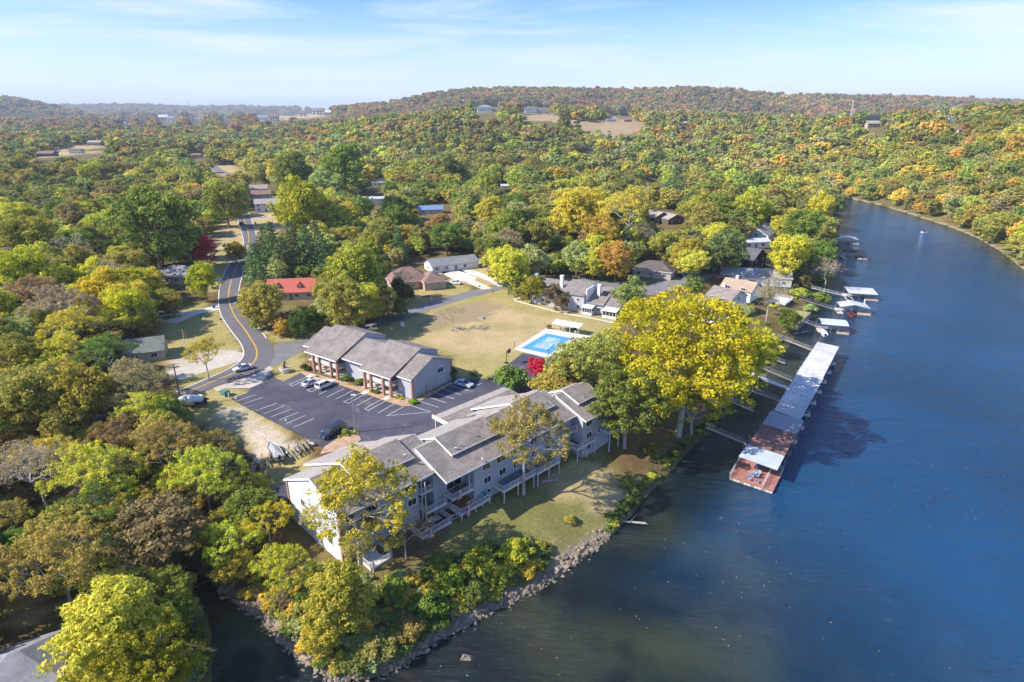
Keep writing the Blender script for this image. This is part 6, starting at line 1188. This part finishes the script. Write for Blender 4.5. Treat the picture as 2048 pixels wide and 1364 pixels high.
# shrubs on the bank below the condos
for k, (px, py, r, c, lab) in enumerate([(900, 1165, 40, (.14, .20, .03), 'green shrub mass on the bank below the lowest deck'), (960, 1130, 42, (.17, .22, .03), 'yellow-green shrub on the bank before the river lawn'), (1030, 1110, 40, (.24, .27, .035), 'bright yellow-green shrub at the top of the rocky shore'),
        (860, 1215, 42, (.10, .15, .03), 'dark green shrub above the shore rocks'), (790, 1180, 34, (.13, .17, .035), 'green shrub behind the golden tree on the point'), (940, 1185, 36, (.09, .13, .03), 'dark green shrub lowest on the bank'), (1000, 1150, 34, (.22, .22, .04), 'olive-yellow shrub above the middle of the rocks'),
        (820, 1265, 36, (.20, .18, .06), 'brownish shrub over the undercut rocks'), (760, 1295, 40, (.21, .20, .06), 'brown-green shrub near the very tip of the point'), (1060, 1140, 26, (.28, .27, .04), 'yellow shrub at the right end of the bank thicket'), (880, 1125, 30, (.13, .18, .035), 'leafy green shrub at the lawn edge'),
        (720, 1330, 34, (.15, .17, .05), 'low green shrub on the tip of the point'), (1085, 1095, 18, (.20, .22, .04), 'small bush on the stones past the bank thicket'), (1140, 1040, 14, (.24, .22, .05), 'small bush on the river lawn edge'), (1250, 965, 18, (.15, .19, .04), 'small green bush on the steep bank'),
        (1300, 900, 22, (.10, .14, .03), 'green bush under the golden lower sycamore'), (1440, 760, 22, 'olive', 'olive bush on the bank by the second footbridge'), (1600, 590, 20, (.26, .30, .06), 'lime bush above the riverside terrace'), (1640, 600, 22, (.15, .2, .05), 'green bush at the foot of the private footbridge'), (1620, 620, 16, 'pale', 'pale bush beside the terrace wall')]):
    T('bush', px, py, r, c, lab, .95)
# clipped shrubs round the apartments
def sh(px, py, r, c, lab, hs=1.1): T('bush', 560 + px / 5.1075, 620 + py / 5.1075, r * 1.35, c, lab, hs)
sh(250, 590, 7, 'dark', 'round dark shrub at the left end of the apartment front'); sh(290, 600, 5.5, 'dark', 'dark shrub beside the leftmost brick column'); sh(682, 700, 8.5, 'green', 'large round shrub between the two apartment porches, left one')
sh(798, 742, 8, 'green', 'large round shrub beside the right porch'); sh(690, 757, 3, 'lime', 'small yellow-green shrub before the left large round one', .9); sh(722, 760, 3.2, 'lime', 'small yellow-green shrub right of its twin', .9)
sh(944, 832, 4.6, 'green', 'small dark shrub left of the porch steps'); sh(995, 845, 5.4, 'green', 'round green shrub right of the small one at the right porch'); sh(1200, 890, 4.6, 'lime', 'lime shrub by the near front corner'); sh(1250, 905, 4.2, 'lime', 'lime shrub nearest the brick corner')
sh(1365, 940, 9, (.14, .22, .03), 'spreading bright green bush at the corner of the walk', .6); sh(1460, 868, 4.5, 'lime', 'low lime bush along the end wall', .8); sh(1580, 815, 3, 'olive', 'tiny bush along the end wall'); sh(1755, 655, 10, 'dark', 'dark conical evergreen at the back corner of the end wall', 1.9)
sh(1972, 655, 8, 'bronze', 'round bronze shrub on the lawn edge beyond the blue car'); sh(760, 185, 8, 'ygreen', 'yellow-green shrub behind the apartment roof'); sh(380, 680, 2.6, 'green', 'tiny shrub before the left porch stair')
T('bush', 566, 742, 9, 'grey', 'grey shrubs round the stone planter at the entrance', .9); T('bush', 694, 872, 14, (.22, .25, .06), 'feathery yellow-green shrub in the parking island', 1.5); T('bush', 709, 868, 10, 'lime', 'lime shrub at the lamp post foot', 1.4); T('bush', 680, 882, 11, 'olive', 'olive shrub beside the green utility box', 1.5); T('bush', 688, 860, 10, (.42, .32, .22), 'tall pinkish plume grass in the parking island', 2.2)
T('bush', 1098, 655, 6, 'green', 'green shrub at the corner of the pool shelter', 1.4); T('bush', 1193, 622, 8, (.10, .15, .04), 'green shrub before the townhouse wall', 1.1); T('bush', 975, 757, 7, 'pale', 'pale little bush on the lawn edge by the lot'); T('bush', 1148, 660, 6, 'dark', 'dark bush behind the pool shelter', 1.2); T('bush', 868, 575, 5, 'amber', 'amber little conifer in the round flower bed', 1.8)
N_HAND = len(TREES)
# ------------------------------------------------------------------ places of the photo where no tree crown may stand
clear = [
    [(478, 425), (497, 425), (520, 465), (512, 490), (488, 520), (480, 590), (498, 640), (550, 686), (640, 655), (720, 655), (740, 640), (800, 626), (860, 600), (880, 585), (790, 575), (775, 545), (800, 515), (850, 500), (945, 498), (960, 520), (985, 545), (1010, 590),
     (1080, 600), (1080, 550), (1110, 540), (1260, 560), (1300, 590), (1340, 560), (1400, 545), (1440, 530), (1560, 535), (1600, 570), (1665, 590), (1640, 640), (1680, 650), (1500, 830), (1440, 850), (1330, 950), (1225, 1075), (1090, 1172), (930, 1258), (800, 1340), (700, 1364), (560, 1290), (520, 1240),
     (560, 1100), (575, 960), (520, 950), (490, 900), (360, 820), (350, 770), (300, 745), (430, 700), (440, 690), (400, 640), (330, 640), (330, 615), (430, 600), (440, 540), (470, 500), (470, 470)],
    [(400, 600), (450, 560), (470, 500), (492, 455), (430, 450), (410, 520), (395, 590)], [(500, 425), (560, 425), (575, 455), (520, 470)], [(320, 600), (440, 590), (440, 640), (320, 650)],
    [(300, 520), (392, 520), (392, 562), (300, 562)], [(218, 660), (322, 660), (322, 715), (218, 715)], [(535, 558), (632, 555), (632, 592), (535, 595)], [(300, 640), (500, 640), (500, 720), (330, 740), (300, 690)],
    [(0, 1180), (80, 1170), (100, 1230), (70, 1290), (0, 1290)], [(0, 1290), (140, 1270), (200, 1364), (0, 1364)], [(400, 1240), (560, 1290), (700, 1364), (410, 1364)],
    [(1676, 404), (1790, 430), (1900, 478), (2060, 580), (2060, 1380), (660, 1380), (1225, 1075), (1500, 800), (1600, 660), (1672, 560), (1672, 480)],
    [(495, 358), (548, 358), (556, 425), (495, 425)], [(720, 380), (770, 380), (770, 412), (720, 412)], [(835, 398), (905, 398), (905, 428), (835, 428)], [(1285, 362), (1335, 362), (1335, 384), (1285, 384)], [(1305, 412), (1372, 412), (1372, 450), (1305, 450)],
    [(1265, 512), (1340, 512), (1340, 560), (1265, 560)], [(1520, 440), (1578, 440), (1578, 480), (1520, 480)], [(1490, 480), (1560, 480), (1560, 540), (1490, 540)], [(860, 425), (890, 425), (890, 455), (860, 455)],
    [(950, 208), (1000, 208), (1000, 226), (950, 226)], [(1045, 210), (1100, 210), (1100, 228), (1045, 228)], [(1026, 230), (1100, 232), (1180, 236), (1288, 241), (1284, 256), (1230, 262), (1190, 252), (1130, 243), (1060, 240)], [(1725, 236), (1770, 236), (1770, 260), (1725, 260)], [(1893, 225), (1915, 225), (1915, 245), (1893, 245)],
    [(1210, 228), (1270, 228), (1270, 246), (1210, 246)], [(66, 300), (130, 288), (215, 276), (213, 290), (200, 306), (70, 312)], [(408, 325), (470, 325), (505, 345), (440, 355)], [(1000, 355), (1020, 355), (1020, 375), (1000, 375)], [(740, 350), (770, 350), (770, 372), (740, 372)], [(430, 430), (560, 425), (560, 470), (430, 470)], [(372, 300), (412, 300), (412, 318), (372, 318)],
]
clear += FOOT + [[(540, 231), (650, 224), (652, 233), (560, 240)]]
STUFF = dict(p=[], s=[], r=[], t=[], k=[])
def palette(px, py, x, y, rs):
    """autumn colour by part of the country"""
    if y < 150 and px < 700: P = [('ygreen', 4), ('olive', 3), ('green', 2), ('lime', .8), ('pale', .8), ('bronze', .8), ('grey', .8)]
    elif y > 3000: P = [('brown', 3), ('grey', 2), ('olive', 2)]
    elif y > 1500: P = [('brown', 3), ('rust', 1.8), ('olive', 3.4), ('green', 2), ('grey', 1.5), ('amber', .5)]
    elif px > 1560 and py < 560: P = [('olive', 4.5), ('ygreen', 3.2), ('amber', .45), ('rust', .6), ('green', 3.2), ('grey', 1.8), ('gold', 1.5), ('pine', 1), ('pale', 1)]
    elif py < 285: P = [('olive', 4.6), ('green', 2.6), ('rust', .6), ('amber', .7), ('grey', 1.6), ('brown', 1.4), ('ygreen', 2), ('bronze', 1), ('pine', .8), ('pale', .8)]
    elif px < 480: P = [('olive', 4), ('ygreen', 3.2), ('green', 3), ('dark', 1.0), ('gold', .5), ('brown', .9), ('grey', .9), ('yellow', .15), ('amber', .25), ('bronze', .6)]
    else: P = [('ygreen', 4), ('olive', 3), ('green', 2.4), ('pale', 2.2), ('lime', 1.4), ('gold', .5), ('grey', 1.1), ('dark', .8), ('amber', .2), ('bronze', .4), ('pine', .5)]
    w = np.array([q[1] for q in P]); return P[rs.choice(len(P), p=w / w.sum())][0]
rs = np.random.RandomState(17)
cand = []
hx = np.array([(t.location.x, t.location.y, t.scale.x) for t in TREES])
def rows():
    y = 46.0
    while y < 6900:
        st = 6.4 if y < 300 else 7.6 if y < 450 else 9.2 if y < 900 else 10.5 if y < 1500 else 13.5 if y < 3000 else 26.0
        half = y * 1.02 + 25; xs_ = np.arange(-half, half, st) + rs.uniform(-.42, .42, len(np.arange(-half, half, st))) * st
        yy = y + rs.uniform(-.42, .42, len(xs_)) * st
        yield xs_, yy, st
        y += st * .88
for xs_, yy, st in rows():
    zz_ = land_z(xs_, yy)
    inr = inpoly(xs_, yy, river) | (segdist(xs_, yy, river, True) < 2.2)
    R = st * (.42 + .75 * rs.rand(len(xs_)) ** 1.4)
    px0, py0 = proj(xs_, yy, zz_ + 1.1 * R); ptx, pty = proj(xs_, yy, zz_ + 2.1 * R); pr = F * R / np.maximum(depth(xs_, yy, zz_), 5)
    bad = inr | (zz_ < WZ + .7)
    for poly in clear:
        for ox, oy, cx_, cy_ in ((0, 0, px0, py0), (0, 0, ptx, pty), (-.75, 0, px0, py0), (.75, 0, px0, py0), (0, .6, px0, py0)):
            bad |= inpoly(cx_ + ox * pr, cy_ + oy * pr, poly)
    # nothing on the far side of a crest, which no one sees from here or a step aside
    for i in np.where(~bad)[0]:
        if len(hx) and yy[i] < 500 and np.min(np.hypot(hx[:, 0] - xs_[i], hx[:, 1] - yy[i]) - hx[:, 2] * .5) < R[i] * .2: continue
        cand.append((xs_[i], yy[i], zz_[i], R[i], px0[i], py0[i], pr[i]))
cand = np.array(cand)
# hidden-surface pass: keep what rises above the highest crown in front of it, column by column
order = np.argsort(cand[:, 1]); keep = np.zeros(len(cand), bool); horizon = np.full(4000, 1e9)
for i in order:
    x, y, z, R, px, py, pr = cand[i]
    c = int(px) + 1000
    if c < 2 or c >= 3990: continue
    if y < 700: keep[i] = True; w = int(max(1, pr * .6)); 
    else:
        w = int(max(1, pr * .7)); top = py - pr * 1.0
        if top < np.min(horizon[max(c - w - 14, 0):c + w + 14].max()) + 16: keep[i] = True
    lo, hi = max(c - w, 0), c + w + 1; horizon[lo:hi] = np.minimum(horizon[lo:hi], py)
cand = cand[keep]; onscreen = (cand[:, 4] > -60) & (cand[:, 4] < 2110) & (cand[:, 5] < 1400)
n_ind = 300 - sum(1 for t in TREES if t['category'] == 'tree')
rank = np.argsort(-np.where(onscreen, cand[:, 6] * 1.0, -1))[:max(n_ind, 0)]; ind = set(rank.tolist())
marks = [('the covered white boat', 385, 805), ('the grey-green cottage roof', 270, 690), ('the grey hipped house', 345, 542), ('the crimson roadside maple', 408, 500), ('the pine stand', 575, 500), ('the white metal shed', 745, 396),
         ('the far row of houses', 522, 388), ('the blue-roofed house', 860, 412), ('the white ranch house', 912, 522), ('the golden sycamores', 1200, 420), ('the crimson woodland tree', 57, 406), ('the brown gabled pair', 1335, 430), ('the blue-grey roof', 1310, 372),
         ('the dark gabled river house', 1520, 512), ('the far river bend', 1690, 405), ('the small motorboat', 1848, 464), ('the right edge of the far bank', 2030, 470), ('the dark creek gap', 310, 1080), ('the grey roof at the bottom', 70, 1330), ('the boat trailers', 560, 905),
         ('the large leafless tree at the left', 70, 940), ('the townhouses', 1180, 590), ('the houses in the left field', 120, 300), ('the tall white mast', 1708, 215), ('the stony point', 600, 1300)]
from collections import defaultdict
lab = defaultdict(list); usedd = []
for i in range(len(cand)):
    x, y, z, R, px, py, pr = cand[i]; cname = palette(px, py, x, y, rs)
    if i in ind:
        kind = 'pine' if cname == 'pine' else 'sparse' if (cname in ('grey', 'brown') and rs.rand() < .5) else 'bare' if cname == 'grey' else 'leafy'
        m_ = min(marks, key=lambda q: (q[1] - px) ** 2 + (q[2] - py) ** 2); dx, dy = px - m_[1], py - m_[2]
        side = ('right' if dx > 0 else 'left') if abs(dx) > abs(dy) else ('in front' if dy > 0 else 'behind')
        lab[(cname, m_[0], side)].append((math.hypot(dx, dy), x, y, R, kind, cname, z))
    elif y >= 46:
        j = 1 + rs.uniform(-.16, .16, 3) * np.array([1, .8, .5]); far = y > 620
        STUFF['p'].append((x, y, z - .1)); STUFF['s'].append((R * rs.uniform(.8, 1.15), R * rs.uniform(.8, 1.15), R * rs.uniform(.6, 1.05))); STUFF['r'].append(rs.uniform(0, 6.28))
        mean = np.array((.25, .24, .075) if y < 1500 else (.26, .19, .12)); pn = .5 + .5 * math.sin(x * .013 + 2 * math.sin(y * .009)) * math.cos(y * .011)
        STUFF['t'].append((np.array(COL[cname]) * .58 + mean * .42) * j * rs.uniform(1.25, 1.95) * np.array([1.10, 1.09, .98]) * (.85 + .3 * pn))
        STUFF['k'].append((10 if cname == 'pine' else rs.randint(5, 9)) if far else (9 if cname == 'pine' else 4 if cname == 'grey' else rs.randint(0, 4)))
lbl = lambda sd: '%s %s, %snearest %s, ' + {'in front': 'in front of it', 'behind': 'behind it'}.get(sd, 'to its ' + sd) + '%.0s'
ordn = ['', 'second ', 'third ', 'fourth ', 'fifth ', 'sixth ', 'seventh ', 'eighth ', 'ninth ', 'tenth ', 'eleventh ', 'twelfth ', 'thirteenth ']
for (cname, mk, side), L in lab.items():
    L.sort()
    for q, (dd, x, y, R, kind, cn, z) in enumerate(L):
        word = {'pine': 'pine', 'bare': 'tree'}.get(kind, 'tree')
        tree(kind, x, y, R * (1.05 if kind != 'pine' else .9), cn, lbl(side) % (NAMES[cn].replace(', half bare', '').replace('rust coloured','rusty').replace('grey-brown','greyish'), word, ordn[min(q, 12)], mk, side), 'tree', 'trees of the surrounding autumn woods', z=z, hs=rnd.uniform(.85, 1.08))
print('trees', len(TREES), 'hand', N_HAND, 'stuff', len(STUFF['p']))
# ------------------------------------------------------------------ the woods beyond: one object, crowns instanced on points
def scatter(name, data, meshes):
    src = bpy.data.collections.new(name + '_sources')
    for i, me in enumerate(meshes):
        o = bpy.data.objects.new('%s_source_%02d' % (name, i), me); src.objects.link(o)
    me = bpy.data.meshes.new(name); me.vertices.add(len(data['p'])); me.vertices.foreach_set('co', np.array(data['p'], np.float32).ravel())
    for nm, ty, arr, key in (('scl', 'FLOAT_VECTOR', data['s'], 'vector'), ('tint', 'FLOAT_COLOR', np.concatenate([np.array(data['t']), np.ones((len(data['t']), 1))], 1), 'color'), ('rot', 'FLOAT', data['r'], 'value'), ('kk', 'INT', data['k'], 'value')):
        a_ = me.attributes.new(nm, ty, 'POINT'); a_.data.foreach_set(key, np.array(arr, np.int32 if ty == 'INT' else np.float32).ravel())
    o = link(bpy.data.objects.new(name, me)); ng = bpy.data.node_groups.new(name, 'GeometryNodeTree')
    ng.interface.new_socket('Geometry', in_out='INPUT', socket_type='NodeSocketGeometry'); ng.interface.new_socket('Geometry', in_out='OUTPUT', socket_type='NodeSocketGeometry')
    N, L = ng.nodes, ng.links; gi = N.new('NodeGroupInput'); go = N.new('NodeGroupOutput')
    ci = N.new('GeometryNodeCollectionInfo'); ci.inputs['Collection'].default_value = src; ci.inputs['Separate Children'].default_value = True; ci.inputs['Reset Children'].default_value = True
    ip = N.new('GeometryNodeInstanceOnPoints'); ip.inputs['Pick Instance'].default_value = True
    m2p = N.new('GeometryNodeMeshToPoints')
    def att(nm, ty):
        a_ = N.new('GeometryNodeInputNamedAttribute'); a_.data_type = ty; a_.inputs['Name'].default_value = nm; return a_.outputs['Attribute']
    cx_ = N.new('ShaderNodeCombineXYZ'); L.new(att('rot', 'FLOAT'), cx_.inputs[2])
    L.new(gi.outputs[0], m2p.inputs['Mesh']); L.new(m2p.outputs['Points'], ip.inputs['Points']); L.new(ci.outputs[0], ip.inputs['Instance']); L.new(att('kk', 'INT'), ip.inputs['Instance Index'])
    L.new(cx_.outputs[0], ip.inputs['Rotation']); L.new(att('scl', 'FLOAT_VECTOR'), ip.inputs['Scale']); L.new(ip.outputs[0], go.inputs[0])
    md = o.modifiers.new('scatter', 'NODES'); md.node_group = ng; o['kind'] = 'stuff'; return o
src_meshes = MID['leafy'] + MID['bare'] + FARM['leafy'] + MID['pine'] + FARM['pine']
tag(scatter('distant_woodland', STUFF, src_meshes), 'autumn woodland of mixed trees reaching to the hills', 'woodland')

# ------------------------------------------------------------------ undergrowth on the banks and in the clearings of the near woods
UG = dict(p=[], s=[], r=[], t=[], k=[])
ugm = [crown_mesh(170 + i, 40, 26, .12, lob=6, rz=.7, zc=.35, rmin=.25, rmax=.38, bottom=-.3)[0] for i in range(3)]
def ug(poly, n, smin, smax, cols):
    xs0, ys0 = [q[0] for q in poly], [q[1] for q in poly]; k = 0; tries = 0
    while k < n and tries < n * 6:
        tries += 1; px, py = rs.uniform(min(xs0), max(xs0)), rs.uniform(min(ys0), max(ys0))
        if not inpoly([px], [py], poly)[0]: continue
        p = at(px, py)
        if p[2] < WZ + .25 or inpoly([p[0]], [p[1]], river)[0]: continue
        s_ = rs.uniform(smin, smax); UG['p'].append((p[0], p[1], p[2] - .1)); UG['s'].append((s_, s_, s_ * rs.uniform(.6, 1.0))); UG['r'].append(rs.uniform(0, 6.28)); UG['t'].append(np.array(COL[cols[rs.randint(len(cols))]]) * rs.uniform(1.2, 1.8)); UG['k'].append(rs.randint(3)); k += 1
ug([(560, 1130), (640, 1140), (760, 1170), (840, 1150), (900, 1115), (1000, 1085), (1090, 1090), (1100, 1130), (1000, 1195), (900, 1240), (820, 1300), (740, 1345), (660, 1345), (570, 1260), (530, 1200)], 520, .5, 1.5, ['ygreen', 'olive', 'green', 'green', 'gold', 'pale'])
ug([(330, 1040), (420, 1010), (560, 1080), (600, 1150), (560, 1230), (500, 1200), (420, 1150), (350, 1080)], 160, .6, 1.6, ['ygreen', 'olive', 'gold', 'brown'])
ug([(1225, 1070), (1290, 1000), (1440, 842), (1425, 832), (1330, 915), (1260, 990), (1200, 1050)], 260, .35, 1.1, ['green', 'olive', 'ygreen', 'dark'])
ug([(1440, 840), (1500, 780), (1600, 650), (1655, 560), (1640, 560), (1570, 660), (1480, 775), (1425, 825)], 170, .5, 1.4, ['green', 'olive', 'lime', 'pale', 'grey'])
ug([(0, 820), (360, 820), (500, 920), (540, 1000), (300, 1040), (0, 1160)], 420, .7, 1.9, ['brown', 'olive', 'grey', 'ygreen', 'bronze'])
ug([(0, 1090), (280, 1050), (400, 1240), (405, 1364), (220, 1364), (150, 1280), (100, 1180), (0, 1160)], 200, .6, 1.7, ['ygreen', 'olive', 'green', 'pale'])
ug([(1690, 392), (1800, 416), (1900, 448), (2048, 534), (2048, 512), (1900, 430), (1800, 402), (1700, 384)], 260, 1.0, 2.6, ['olive', 'green', 'gold', 'ygreen', 'grey'])
ug([(1420, 600), (1560, 560), (1600, 600), (1500, 720), (1420, 760)], 110, .5, 1.4, ['lime', 'olive', 'grey', 'green'])
tag(scatter('bank_undergrowth', UG, ugm), 'low tangled undergrowth on the banks and under the near woods', 'undergrowth')
# ------------------------------------------------------------------ haze over the far hills
hzm = bpy.data.materials.new('haze_air'); hzm.use_nodes = True; n, l = hzm.node_tree.nodes, hzm.node_tree.links; n.clear()
o = n.new('ShaderNodeOutputMaterial'); v = n.new('ShaderNodeVolumePrincipled'); v.inputs['Color'].default_value = (.72, .86, 1, 1); v.inputs['Density'].default_value = 0.00010; v.inputs['Anisotropy'].default_value = 0.0
l.new(v.outputs[0], o.inputs['Volume'])
zb = min(float(Z.min()), WZ) - 1.5; ztop = float(Z.max()) + 45
hb_ = MB().box(-7600, 7600, -320, 9300, zb, ztop).build('haze', hzm); hb_['kind'] = 'stuff'; tag(hb_, 'thin bluish haze over the whole valley', 'haze')
